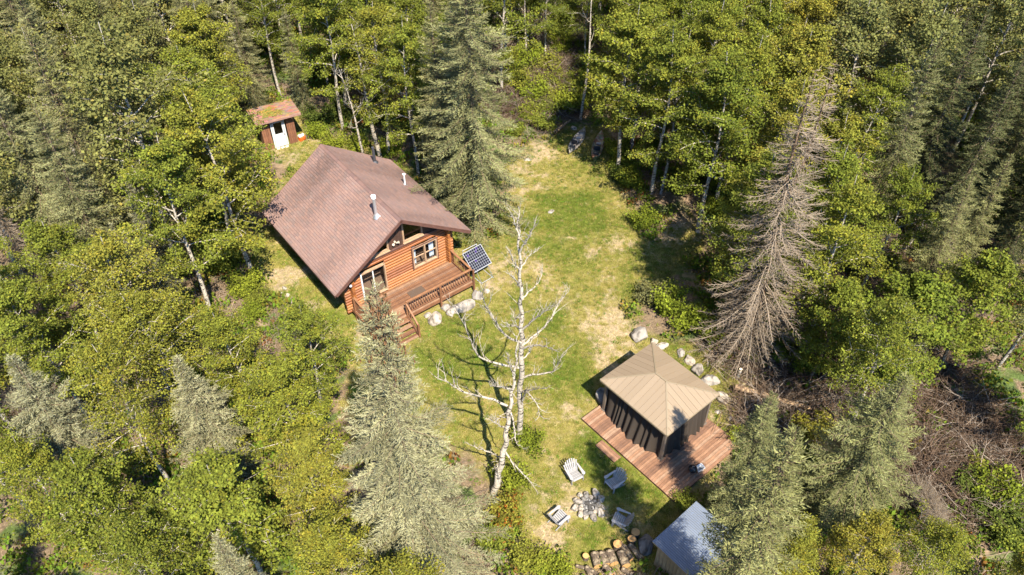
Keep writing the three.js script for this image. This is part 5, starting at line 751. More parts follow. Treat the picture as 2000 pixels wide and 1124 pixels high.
// ---------------------------------------------------------------- brown shed behind the cabin
{
  const yaw = 28.3 * deg, s = thing('garden_shed', 'small brown board shed with a white door and mossy roof, behind the cabin', 'shed', -16.34, 0, -48.24, yaw), r = rngOf(44);
  const BR = [wood(0.25, 0.105, 0.05), wood(0.22, 0.09, 0.045), wood(0.28, 0.12, 0.06)], XL = -1.25, XR = 1.08, DEP = 1.75, H = 2.32;
  const bg = box(0.14, H, 0.03), wallF = sub(s, 'front_wall'), wallB = sub(s, 'back_wall'), w1 = sub(s, 'side_wall'), w2 = sub(s, 'side_wall');
  for (let x = XL; x < XR - 0.05; x += 0.146) { if (x + 0.146 < -0.54 || x > 0.36) at(part(wallF, 'board', bg, BR[(r() * 3) | 0]), x + 0.073, H / 2, 0.0 + r() * 0.006); else at(part(wallF, 'board', box(0.14, H - 2.06, 0.03), BR[(r() * 3) | 0]), x + 0.073, H - (H - 2.06) / 2, 0.0); at(part(wallB, 'board', bg, BR[(r() * 3) | 0]), x + 0.073, H / 2, -DEP); }
  const bs = box(0.03, H, 0.14); for (let z = -DEP + 0.02; z < -0.1; z += 0.146) { at(part(w1, 'board', bs, BR[(r() * 3) | 0]), XL + 0.015, H / 2, z + 0.073); at(part(w2, 'board', bs, BR[(r() * 3) | 0]), XR - 0.015, H / 2, z + 0.073); }
  const SW = std(C(0.44, 0.435, 0.43), 0.5), d = sub(s, 'door'); at(part(d, 'leaf', box(0.80, 1.02, 0.045), SW), -0.10, 0.55, 0.02); for (const x of [-0.44, 0.24]) at(part(d, 'leaf', box(0.12, 0.94, 0.045), SW), x, 1.535, 0.02); at(part(d, 'leaf', box(0.80, 0.09, 0.045), SW), -0.10, 2.005 + 0.045 - 0.045, 0.02);
  at(part(d, 'pane', new THREE.PlaneGeometry(0.57, 0.9), GLASS), -0.10, 1.5, 0.02); at(part(d, 'handle', new THREE.SphereGeometry(0.035, 10, 8), std(C(0.05, 0.05, 0.05), 0.4)), 0.22, 0.98, 0.075);
  for (const x of [-0.56, 0.36]) at(part(d, 'casing', box(0.09, 2.08, 0.05), SW), x, 1.05, 0.025); for (const y of [0.3, 0.75]) at(part(d, 'panel', box(0.56, 0.3, 0.012), SW), -0.10, y, 0.046);
  // roof with shingles and moss
  const roof = sub(s, 'roof'), z0 = 0.48, z1 = -1.95, y0 = 2.52, y1 = 2.34, len = Math.hypot(z0 - z1, y0 - y1), a = Math.atan2(y0 - y1, z0 - z1), so = new Soup(), rr = rngOf(6), D = V3(0, (y1 - y0) / len, (z1 - z0) / len), N = V3(0, Math.cos(a), -Math.sin(a)), X = V3(1, 0, 0);
  const slab = part(roof, 'roof_deck', box(3.14, 0.08, len), wood(0.25, 0.15, 0.1)); slab.position.set(-0.02, (y0 + y1) / 2 - 0.05, (z0 + z1) / 2); slab.rotation.x = -a;
  for (let k = 0; k * 0.145 < len; k++) for (let x = -1.62 - (k % 2) * 0.15; x < 1.56; x += 0.3) {
    const xa = Math.max(x, -1.6), xb = Math.min(x + 0.292, 1.56); if (xb - xa < 0.04) continue; const m = k * 0.145 + 0.07, moss = sstep(fbm(x * 1.1 + 3, k * 0.2, 3), 0.48, 0.62) * sstep(m, 0.25, 0.8), c = [lerp(0.21, 0.19, moss), lerp(0.122, 0.122, moss), lerp(0.085, 0.030, moss)].map((v) => v * (0.7 + 0.6 * rr()));
    so.quadBox((xa + xb) / 2, y0 + D.y * m + N.y * 0.006, z0 + D.z * m + N.z * 0.006, [X, N, D], xb - xa, 0.012 + 0.012 * rr() * (1 + moss), 0.155, ...c);
  }
  const sh = part(roof, 'shingles', so.build(), std(0xffffff, 0.95, { vertexColors: true })); sh.userData.kind = 'stuff';
  // moss cushions
  const mo = new Soup(), q = rngOf(9); for (let i = 0; i < 900; i++) { const x = -1.4 + 2.8 * q(), m = 0.35 + (len - 0.4) * q(); if (fbm(x * 1.1 + 3, m / 0.145 * 0.2, 3) < 0.52 + 0.1 * q()) continue; const e = 0.02 + 0.05 * q(), t = 0.5 + 0.8 * q(), o = q() < 0.4 ? [0.22, 0.15, 0.035] : [0.13, 0.14, 0.03]; for (let b = 0; b < 5; b++) { const an = b * 1.26 + q(), ax = V3(Math.cos(an), 0.7, Math.sin(an)).normalize(), bx = V3(-Math.sin(an), 0, Math.cos(an)); mo.leaf(x, y0 + D.y * m + 0.012, z0 + D.z * m, ax.x, ax.y, ax.z, bx.x, bx.y, bx.z, e * 1.4, e, o[0] * t, o[1] * t, o[2] * t); } }
  const ms = part(roof, 'moss', mo.build(), std(0xffffff, 1, { vertexColors: true, side: THREE.DoubleSide })); ms.userData.kind = 'stuff';
  at(part(roof, 'fascia', box(3.2, 0.16, 0.03), wood(0.36, 0.20, 0.15)), -0.02, y0 - 0.075, z0 + 0.02); for (const x of [-1.61, 1.57]) { const m = part(roof, 'fascia', box(0.03, 0.14, len), wood(0.3, 0.17, 0.13)); m.position.set(x, (y0 + y1) / 2 - 0.06, (z0 + z1) / 2); m.rotation.x = -a; }
  for (const x of [XL + 0.08, XR - 0.08]) bar(s, 'roof_brace', V3(x, 1.95, 0.03), V3(x - 0.1, 2.42, 0.42), 0.05, 0.05, wood(0.5, 0.42, 0.34));
  at(part(s, 'lamp', new THREE.SphereGeometry(0.075, 12, 8), std(C(0.7, 0.72, 0.75), 0.3)), XR + 0.34, 2.28, 0.30); at(part(s, 'lamp_arm', box(0.36, 0.02, 0.02), WHITE), XR + 0.16, 2.33, 0.28);
  const U = V3(Math.sin(yaw), 0, Math.cos(yaw)), V = V3(Math.cos(yaw), 0, -Math.sin(yaw)), P = (v, u) => V3(-16.34, 0, -48.24).addScaledVector(U, u).addScaledVector(V, v);
  for (let i = 0; i < 3; i++) { const p = P(-0.42 + i * 0.3, 0.22 + 0.03 * i); single('paving_block', box(0.24, 0.1, 0.17, 0.02), std(C(0.55, 0.46, 0.33), 0.9, { bumpMap: fineNoise, bumpScale: 0.02 }), 'pale paving block lying below the white shed door', 'block', p.x, terrain(p.x, p.z) + 0.045, p.z, yaw + 0.3 * i - 0.2, 'blocks under the shed door'); }
  const c = P(1.42, -0.1), co = thing('fuel_can', 'orange and white container beside the brown shed', 'container', c.x, terrain(c.x, c.z), c.z, yaw + 0.3), OR = std(C(0.75, 0.10, 0.015), 0.45);
  at(part(co, 'body', box(0.46, 0.32, 0.34, 0.05), OR), 0, 0.17, 0); at(part(co, 'lid', box(0.42, 0.12, 0.3, 0.04), WHITE), -0.03, 0.39, 0.0); at(part(co, 'handle', new THREE.TorusGeometry(0.10, 0.016, 6, 14, Math.PI), std(C(0.03, 0.03, 0.03), 0.5)), -0.03, 0.43, 0); at(part(co, 'spout', new THREE.CylinderGeometry(0.025, 0.03, 0.1, 8), std(C(0.03, 0.03, 0.03), 0.5)), 0.16, 0.36, 0.05);
}

// ---------------------------------------------------------------- woodshed with a corrugated roof
{
  const yaw = 40.4 * deg, s = thing('woodshed', 'low plywood woodshed with a blue-grey corrugated metal roof, at the bottom', 'shed', 5.79, 0, -16.50, yaw), r = rngOf(71), W = 2.75, L = 2.7;
  const so = new Soup(), nz = 12, per = 0.092, nw = Math.round(W / per * 6), yAt = (x) => 2.0 + 0.16 * x / W; // local x across (v), z towards the viewer (u)
  for (let i = 0; i <= nw; i++) for (let j = 0; j <= nz; j++) { const x = i / nw * W, z = j / nz * L, w = Math.sin(i / 6 * 2 * Math.PI), dn = Math.cos(i / 6 * 2 * Math.PI), n = V3(-dn * 0.75, 1, 0).normalize(), k = 0.85 + 0.3 * fbm(x * 2, z * 0.7, 3); so.vert(x, yAt(x) + 0.012 * w, z, n.x, n.y, n.z, 0.155 * k, 0.18 * k, 0.225 * k, x, z); }
  for (let i = 0; i < nw; i++) for (let j = 0; j < nz; j++) { const a = i * (nz + 1) + j, c = a + nz + 1; so.i.push(a, a + 1, c, c, a + 1, c + 1); }
  part(s, 'roof_sheet', so.build(), std(0xffffff, 0.42, { vertexColors: true, metalness: 0.35, side: THREE.DoubleSide }));
  const PLY = [wood(0.50, 0.31, 0.15), wood(0.46, 0.28, 0.13), wood(0.53, 0.34, 0.17)];
  for (let k = 0; k < 12; k++) { const z = 0.28 + k * 0.185; at(part(s, 'wall_board', box(0.03, 1.86, 0.178), PLY[(r() * 3) | 0]), 0.24 + r() * 0.006, 0.94, z); at(part(s, 'wall_board', box(0.03, 1.86, 0.178), PLY[(r() * 3) | 0]), W - 0.2, 0.94, z); }
  for (let k = 0; k < 12; k++) at(part(s, 'wall_board', box(0.178, 1.88, 0.03), PLY[(r() * 3) | 0]), 0.36 + k * 0.185, 0.95, L - 0.25);
  for (const [x, z] of [[0.30, 0.22], [W - 0.25, 0.22]]) at(part(s, 'post', box(0.09, 1.94, 0.09), PLY[0]), x, 0.96, z); at(part(s, 'eave_board', box(0.03, 0.09, L - 0.02), PLY[1]), 0.03, 1.93, L / 2); for (const z of [0.3, L / 2, L - 0.3]) bar(s, 'rafter', V3(0.05, 1.93, z), V3(W - 0.05, 2.09, z), 0.05, 0.09, PLY[2]);
}

// ---------------------------------------------------------------- solar panel
{
  const U = V3(Math.sin(CYAW), 0, Math.cos(CYAW)), V = V3(Math.cos(CYAW), 0, -Math.sin(CYAW)), AL = std(C(0.62, 0.62, 0.62), 0.35, { metalness: 0.6 });
  const s = thing('solar_panel', 'tilted dark solar panel on a metal stand beside the porch', 'solar panel', CPOS[0] + U.x * 1.35 + V.x * 4.30, 0, CPOS[1] + U.z * 1.35 + V.z * 4.30, CYAW + 0.06);
  const EDGE = std(C(0.30, 0.30, 0.31), 0.5), p = sub(s, 'panel', 0, 1.16, 0); p.rotation.x = 0.69; const w = 1.32, h = 1.26;
  part(p, 'back_sheet', box(w, 0.03, h), std(C(0.17, 0.17, 0.18), 0.5)); const so = new Soup(), q = rngOf(2), M = [V3(1, 0, 0), V3(0, 1, 0), V3(0, 0, 1)];
  for (let i = 0; i < 9; i++) for (let j = 0; j < 8; j++) { const k = 0.8 + 0.5 * q(), purple = q() < 0.05 ? 2.2 : 1; so.quadBox(-w / 2 + (i + 0.5) * w / 9, 0.018, -h / 2 + 0.01 + (j + 0.5 + (j > 3 ? 0.12 : 0)) * (h - 0.03) / 8.15, M, w / 9 - 0.020, 0.008, h / 8 - 0.022, 0.010 * k * purple, 0.010 * k, 0.015 * k * purple * purple); }
  part(p, 'cells', so.build(), std(0xffffff, 0.18, { vertexColors: true })).userData.kind = 'stuff';
  for (const x of [-1, 1]) at(part(p, 'edge', box(0.025, 0.045, h + 0.05), EDGE), x * (w / 2 + 0.012), 0, 0); for (const z of [-1, 1]) at(part(p, 'edge', box(w, 0.045, 0.025), EDGE), 0, 0, z * (h / 2 + 0.012));
  const DK = std(C(0.12, 0.12, 0.12), 0.5);
  for (const x of [-0.42, 0.42]) { bar(s, 'leg', V3(x, 0.74, 0.40), V3(x, 0.02, 0.95), 0.03, 0.03, DK); bar(s, 'leg', V3(x, 1.48, -0.42), V3(x, 0.02, -0.6), 0.03, 0.03, AL); bar(s, 'foot_bar', V3(x, 0.035, 0.97), V3(x, 0.035, -0.62), 0.035, 0.035, AL); } bar(s, 'cross_bar', V3(-0.42, 0.07, 0.9), V3(0.42, 0.07, 0.9), 0.03, 0.03, AL);
  const b = V3(CPOS[0], 0, CPOS[1]).addScaledVector(U, 0.38).addScaledVector(V, 4.46), f = thing('metal_rack', 'empty pale metal frame standing behind the solar panel', 'rack', b.x, 0, b.z, CYAW);
  for (const x of [-0.5, 0.5]) at(part(f, 'upright', box(0.035, 1.25, 0.035), AL), x, 0.62, 0); at(part(f, 'top_bar', box(1.035, 0.035, 0.04), AL), 0, 1.265, 0); at(part(f, 'lower_bar', box(0.965, 0.03, 0.03), AL), 0, 0.6, 0); for (const x of [-0.5, 0.5]) bar(f, 'foot', V3(x, 0.02, -0.25), V3(x, 0.02, 0.3), 0.035, 0.035, AL);
}

// ---------------------------------------------------------------- garden chairs round the fire
const FIRE = [3.47, -19.30];
{
  const GREY = [std(C(0.27, 0.255, 0.245), 0.6), std(C(0.235, 0.225, 0.22), 0.6)];
  const make = (label, x, z, off) => {
    const o = thing('garden_chair', label, 'chair', x, terrain(x, z) + 0.005, z, Math.atan2(FIRE[0] - x, FIRE[1] - z) + off, 'grey slatted chairs round the fire pit'), r = rngOf(5);
    for (let i = 0; i < 7; i++) { const t = i / 6, zz = 0.30 - t * 0.56, y = 0.37 - t * 0.15; at(part(o, 'seat_slat', box(0.54, 0.02, 0.075), GREY[i % 2]), 0, y + (i === 0 ? -0.012 : 0), zz, -0.26 + (i === 0 ? 0.5 : 0)); }
    for (let i = 0; i < 7; i++) { const s = i - 3, fan = s * 0.055, L = 0.78 - 0.022 * s * s, m = part(o, 'back_slat', box(0.078, L, 0.018), GREY[(i + 1) % 2]), a = -0.46; m.rotation.set(a, 0, -fan, 'XYZ'); m.position.set(s * 0.088 + Math.sin(fan) * L / 2 * 0.9, 0.24 + Math.cos(a) * L / 2, -0.26 + Math.sin(a) * L / 2); }
    at(part(o, 'back_rail', box(0.52, 0.06, 0.025), GREY[0]), 0, 0.36, -0.345, -0.46); at(part(o, 'back_rail', box(0.56, 0.05, 0.025), GREY[0]), 0, 0.66, -0.495, -0.46);
    for (const s of [-1, 1]) {
      const sh = new THREE.Shape(); sh.moveTo(-0.035, -0.40); sh.quadraticCurveTo(-0.05, 0.15, -0.085, 0.24); sh.quadraticCurveTo(0, 0.40, 0.085, 0.24); sh.quadraticCurveTo(0.06, 0.1, 0.035, -0.40); const g = new THREE.ExtrudeGeometry(sh, { depth: 0.02, bevelEnabled: true, bevelSize: 0.006, bevelThickness: 0.006, bevelSegments: 1 }); g.rotateX(Math.PI / 2);
      at(part(o, 'arm', g, GREY[0]), s * 0.35, 0.58, 0.0, 0.02); at(part(o, 'leg', box(0.035, 0.56, 0.10), GREY[1]), s * 0.33, 0.28, 0.24, -0.06); bar(o, 'leg', V3(s * 0.285, 0.34, 0.26), V3(s * 0.285, 0.03, -0.52), 0.03, 0.10, GREY[1]);
      bar(o, 'arm_support', V3(s * 0.34, 0.55, -0.34), V3(s * 0.30, 0.16, -0.24), 0.03, 0.06, GREY[1]);
    }
    o.scale.setScalar(0.93); return o;
  };
  make('sunlit grey slatted garden chair behind the fire pit, nearest the dead birches', 2.93, -20.78, 0.15); make('grey slatted garden chair on the shaded grass beside the gazebo deck', 4.69, -20.37, -0.1);
  make('sunlit grey slatted garden chair to the left of the fire pit, seen from the back', 2.14, -18.58, 0.2); make('grey slatted garden chair in the shade nearest the woodshed', 4.81, -18.48, 0.1);
}

// ---------------------------------------------------------------- stones
function rockGeo(seed, w, h, d, rough = 0.22, detail = 3) {
  const g0 = new THREE.IcosahedronGeometry(1, detail), p = g0.attributes.position, col = [], r = rngOf(seed), ox = r() * 90, planes = [];
  for (let i = 0; i < 13; i++) { const n = V3(r() - 0.5, (r() - 0.35) * 0.9, r() - 0.5).normalize(); planes.push([n, 0.56 + 0.30 * r()]); }
  for (let i = 0; i < p.count; i++) {
    const v = V3(p.getX(i), p.getY(i), p.getZ(i)); let k = 1 + rough * (fbm(v.x * 1.6 + ox, v.y * 1.6 + v.z * 1.3 + ox, 3) - 0.5) * 2; for (const [n, q] of planes) { const dd = v.dot(n); if (dd * k > q) k = Math.min(k, q / dd); }
    k += 0.03 * (vnoise(v.x * 7 + ox, v.z * 7 + v.y * 5) - 0.5); p.setXYZ(i, v.x * k * w / 2, v.y * k * h / 2, v.z * k * d / 2);
    const st = fbm(v.x * 3 + ox, v.z * 3 + v.y * 2, 3), t = 0.8 + 0.45 * (fbm(v.x * 8 + ox, v.z * 8 + v.y * 6, 3) - 0.5) - 0.5 * sstep(st, 0.5, 0.66); col.push(t, t * (0.985 - 0.03 * st), t * (0.97 - 0.10 * st));
  }
  g0.setAttribute('color', new THREE.Float32BufferAttribute(col, 3)); g0.computeVertexNormals(); return g0;
}
const ROCK = [[0.36, 0.32, 0.275], [0.31, 0.28, 0.25], [0.39, 0.335, 0.275]].map((c) => std(C(...c), 0.9, { vertexColors: true, bumpMap: fineNoise, bumpScale: 0.012 })), ROCKD = std(C(0.19, 0.18, 0.17), 0.9, { vertexColors: true, bumpMap: fineNoise, bumpScale: 0.012 });
[[-2.85, -31.9, 1.45, 0.95, 0.95, 'large pale boulder below the porch railing', 0.6], [-3.75, -31.95, 0.75, 0.6, 0.6, 'pale boulder below the porch, next to the largest one on its left', 0.2], [-4.25, -31.0, 0.95, 0.8, 0.85, 'pale boulder beside the porch steps', 1.0], [-3.50, -31.55, 0.7, 0.5, 0.65, 'angular pale rock wedged between the boulders under the porch', 2], [-2.0, -32.9, 0.8, 0.75, 0.75, 'pale rock at the right corner post of the porch', 0.3], [-1.45, -33.35, 0.42, 0.3, 0.36, 'small pale stone on the gravel by the solar panel', 1.2],
  [-4.75, -31.35, 0.45, 0.34, 0.4, 'small stone among weeds beside the porch steps', 0.8],
  [7.0, -29.75, 1.05, 0.85, 0.95, 'white boulder at the lawn edge above the gazebo roof', 0.9], [7.75, -29.35, 0.6, 0.45, 0.5, 'small tan stone right of the white boulder above the gazebo', 0.2], [8.15, -29.05, 0.75, 0.4, 0.55, 'flat tan rock behind the gazebo peak', 0.4], [9.08, -28.5, 0.62, 0.5, 0.5, 'first pale rock in the row behind the gazebo', 1.1], [9.45, -27.95, 0.85, 0.6, 0.5, 'second pale rock in the row behind the gazebo', 2.2], [9.75, -27.35, 1.0, 0.8, 0.62, 'tall wedge rock in the row behind the gazebo', 1.4], [10.3, -26.65, 1.05, 0.75, 0.85, 'rounded boulder in the row right of the gazebo', 0.1], [10.65, -25.55, 0.95, 0.7, 0.7, 'blocky boulder at the right eave of the gazebo', 2.6], [10.35, -24.6, 0.3, 0.2, 0.26, 'small stone below the blocky boulder', 0], [10.9, -24.2, 0.26, 0.2, 0.22, 'pair stone on the bare soil right of the gazebo deck, upper', 1], [11.2, -24.0, 0.24, 0.18, 0.2, 'pair stone on the bare soil right of the gazebo deck, lower', 2],
  [1.11, -46.55, 0.62, 0.16, 0.4, 'flat white stone in the grass left of the kayaks', 0.2], [2.55, -40.72, 0.5, 0.14, 0.36, 'flat pale stone in the middle of the upper lawn', 0.7], [0.56, -32.68, 0.3, 0.1, 0.24, 'small pale stone in the lawn behind the dead birch', 1], [4.55, -50.4, 0.55, 0.45, 0.45, 'round pale stone in the bushes above the left kayak', 0.5]]
  .forEach(([x, z, w, h, d, label, turn], i) => single('boulder', rockGeo(100 + i, w * 1.08, h * 1.1, d * 1.08), ROCK[i % 3], label, 'rock', x, terrain(x, z) + h * 0.11, z, turn));
single('boulder', rockGeo(141, 0.85, 1.15, 0.8, 0.14), ROCKD, 'grey rounded boulder standing at the left corner of the gazebo', 'rock', 4.55, 0.42, -25.35, 0.4);
single('stone_slab', rockGeo(151, 0.9, 0.42, 1.35, 0.16), ROCKD, 'grey flat slab lying between the firewood and the woodshed', 'rock', 5.85, 0.16, -17.35, -0.6);
{ // drip line stones left of the cabin
  const U = V3(Math.sin(CYAW), 0, Math.cos(CYAW)), V = V3(Math.cos(CYAW), 0, -Math.sin(CYAW)), r = rngOf(91), gs = [0, 1, 2, 3].map((i) => rockGeo(200 + i, 1, 0.6, 0.7, 0.3, 2));
  for (let i = 0; i < 15; i++) { const u = -4.6 + i * 0.36 + r() * 0.2, v = -5.4 - (i > 9 ? 0.1 : 0.45 * r()), p = V3(CPOS[0], 0, CPOS[1]).addScaledVector(U, u).addScaledVector(V, v), k = 0.14 + 0.22 * r(); const m = single('stone', gs[i % 4], ROCK[i % 3], 'small pale stone in the row along the left side of the cabin', 'stone', p.x, terrain(p.x, p.z) + k * 0.14, p.z, r() * 6, 'stones along the left side of the cabin'); m.scale.set(k, k, k); }
}
{ // fire pit: a ring of stones round ash
  const f = thing('fire_pit', 'round fire pit of piled pale stones with ash in the middle', 'fire pit', FIRE[0], 0, FIRE[1]), r = rngOf(13), CHAR = std(C(0.06, 0.055, 0.05), 0.95, { vertexColors: true, bumpMap: fineNoise, bumpScale: 0.02 });
  for (let ring = 0; ring < 2; ring++) { const n = ring ? 12 : 11; for (let i = 0; i < n; i++) { const a = i / n * 6.283 + ring * 0.3 + r() * 0.2, R = ring ? 0.42 + 0.14 * r() : 0.68 + 0.16 * r(), s = ring ? 0.26 + 0.12 * r() : 0.32 + 0.22 * r(), m = part(f, 'stone', rockGeo(300 + ring * 20 + i, s * 1.15, s * 0.8, s, 0.25, 2), ring && r() < 0.7 ? ROCKD : ROCK[(r() * 3) | 0]); at(m, Math.cos(a) * R, ring ? 0.13 + 0.06 * r() : 0.12, Math.sin(a) * R * 0.96, r() - 0.5, -a + r(), r() - 0.5); } }
  f.scale.set(0.86, 0.95, 0.9);
  const ash = new THREE.CircleGeometry(0.46, 28, 0, 6.2832); ash.rotateX(-Math.PI / 2); const so = new Soup(); for (let i = 0; i < 260; i++) { const a = r() * 6.28, R = 0.42 * Math.sqrt(r()), e = 0.02 + 0.05 * r(), b = r() * 6.28, k = r() < 0.3 ? 0.30 : 0.04 + 0.1 * r(), X = V3(Math.cos(b), 0.5 * (r() - 0.5), Math.sin(b)).normalize(), Z = V3(0, 1, 0).cross(X).normalize().negate(), Y = Z.clone().cross(X); so.quadBox(Math.cos(a) * R, 0.075 + 0.03 * r(), Math.sin(a) * R, [X, Y, Z], e * 2, e * 0.6, e, k, k * 0.95, k * 0.9); }
  at(part(f, 'ash_bed', ash, std(C(0.16, 0.15, 0.14), 1, { bumpMap: fineNoise, bumpScale: 0.03 })), 0, 0.065, 0); const a = part(f, 'charcoal', so.build(), std(0xffffff, 0.95, { vertexColors: true })); a.userData.kind = 'stuff';
  for (let i = 0; i < 4; i++) { const b = r() * 3; bar(f, 'charred_log', V3(Math.cos(b) * 0.3, 0.14, Math.sin(b) * 0.3), V3(-Math.cos(b + 0.3) * 0.22, 0.12, -Math.sin(b + 0.3) * 0.22), 0.08, 0.08, CHAR.clone()).material.vertexColors = false; }
}
// ---------------------------------------------------------------- firewood rounds
{
  const END = (() => { const t = dataTex(128, 128, (x, y) => { const dx = x - 64, dy = y - 64, R = Math.hypot(dx, dy), an = Math.atan2(dy, dx), rings = 0.5 + 0.5 * Math.sin(R * 0.85 + 3 * vnoise(an * 2 + 9, R / 20)), crack = Math.abs(Math.sin(an * 2.5 + 0.7)) < 0.03 && R > 12 ? 0.6 : 1, k = (0.80 + 0.2 * rings) * crack; return [s8(190 * k), s8(146 * k), s8(94 * k)]; }); return std(0xffffff, 0.85, { map: t }); })();
  const BARK = std(C(0.42, 0.39, 0.37), 0.95, { map: barkGrey, bumpMap: barkGrey, bumpScale: 0.02 }), r = rngOf(61);
  // px-free list: x, z, length, radius, heading, tip (1 = lies down, 0 = on end), label
  const L = [[5.43, -17.85, 0.34, 0.20, 0, 0, 'upright firewood round nearest the grey slab, rear one'], [5.24, -17.53, 0.34, 0.19, 0.4, 0, 'upright firewood round in front of the rear one by the slab'], [4.58, -17.26, 0.40, 0.20, 0, 0, 'pale upright firewood round standing alone at the middle of the pile'], [4.83, -17.2, 0.55, 0.13, 0.5, 1, 'thin split log behind the middle rounds'], [5.02, -16.98, 0.7, 0.13, 0.45, 1, 'dark split log leaning by the grey slab, left of two'], [5.36, -17.02, 0.8, 0.14, 0.55, 1, 'dark split log leaning by the grey slab, right of two'],
    [4.29, -16.72, 0.6, 0.20, 0.28, 1, 'lying firewood log with a pale sawn end, third from the left'], [4.80, -16.66, 0.66, 0.21, 0.25, 1, 'dark-barked lying log with a hollow end, fourth from the left'], [3.62, -16.62, 0.62, 0.19, 0.2, 1, 'lying log with grey bark at the left of the pile'], [3.95, -16.66, 0.6, 0.18, 0.35, 1, 'lying log with grey bark, second from the left'], [3.17, -16.77, 0.3, 0.14, 0.2, 0, 'short yellow-ended stump at the left end of the pile'], [3.28, -16.1, 0.5, 0.13, 0.4, 1, 'small log at the bottom edge, left'], [3.54, -16.05, 0.4, 0.10, 0.9, 1, 'small log at the bottom edge, middle'], [4.1, -16.15, 0.5, 0.16, 0.6, 1, 'small log at the bottom edge, right'], [2.95, -16.35, 0.45, 0.08, 1.3, 1, 'thin branch piece left of the log pile'], [4.9, -16.1, 0.5, 0.12, 0.9, 1, 'thin log before the woodshed wall'], [5.2, -15.95, 0.45, 0.14, 1.5, 1, 'short log against the woodshed wall'], [5.35, -15.6, 0.5, 0.13, 1.2, 1, 'short log at the corner of the woodshed wall']];
  for (const [x, z, len, rad, head, lie, label] of L) {
    const o = thing('firewood_log', label, 'log', x, terrain(x, z), z, head, 'firewood logs'), so = new Soup(), n = 14, wob = r() * 9, ring = (y, k, rr) => { const s = []; for (let i = 0; i <= n; i++) { const a = i / n * 6.2832, q = rr * (1 + 0.10 * (vnoise(Math.cos(a) * 1.6 + wob, Math.sin(a) * 1.6 + y) - 0.5) * 2); s.push([Math.cos(a) * q, y, Math.sin(a) * q]); } return s; };
    const rows = [0, 0.33, 0.66, 1].map((t) => ring(t * len, t, rad * (1 - 0.05 * t))); rows.forEach((row, j) => row.forEach((q, i) => so.vert(q[0], q[1], q[2], q[0] / rad, 0, q[2] / rad, 1, 1, 1, i / n, j / 3 * len * 1.2))); for (let j = 0; j < 3; j++) for (let i = 0; i < n; i++) { const a = j * (n + 1) + i, c = a + n + 1; so.i.push(a, c, a + 1, a + 1, c, c + 1); }
    const holder = lie ? (m) => { m.rotation.x = Math.PI / 2; m.position.set(0, rad * 0.92, -len / 2); } : (m) => { m.rotation.x = 0.06 * (r() - 0.5); m.position.y = -0.02; };
    holder(part(o, 'bark', so.build(), BARK));
    for (const [j, dy] of [[0, -0.002], [3, 0.002]]) { const e = new Soup(), c = e.vert(0, rows[j][0][1] + dy, 0, 0, j ? 1 : -1, 0, 1, 1, 1, 0.5, 0.5); rows[j].slice(0, n).forEach((q) => e.vert(q[0], q[1] + dy, q[2], 0, j ? 1 : -1, 0, 1, 1, 1, 0.5 + q[0] / rad * 0.48, 0.5 + q[2] / rad * 0.48)); for (let i = 0; i < n; i++) j ? e.i.push(c, c + 1 + (i + 1) % n, c + 1 + i) : e.i.push(c, c + 1 + i, c + 1 + (i + 1) % n); holder(part(o, 'sawn_end', e.build(), END)); }
  }
}
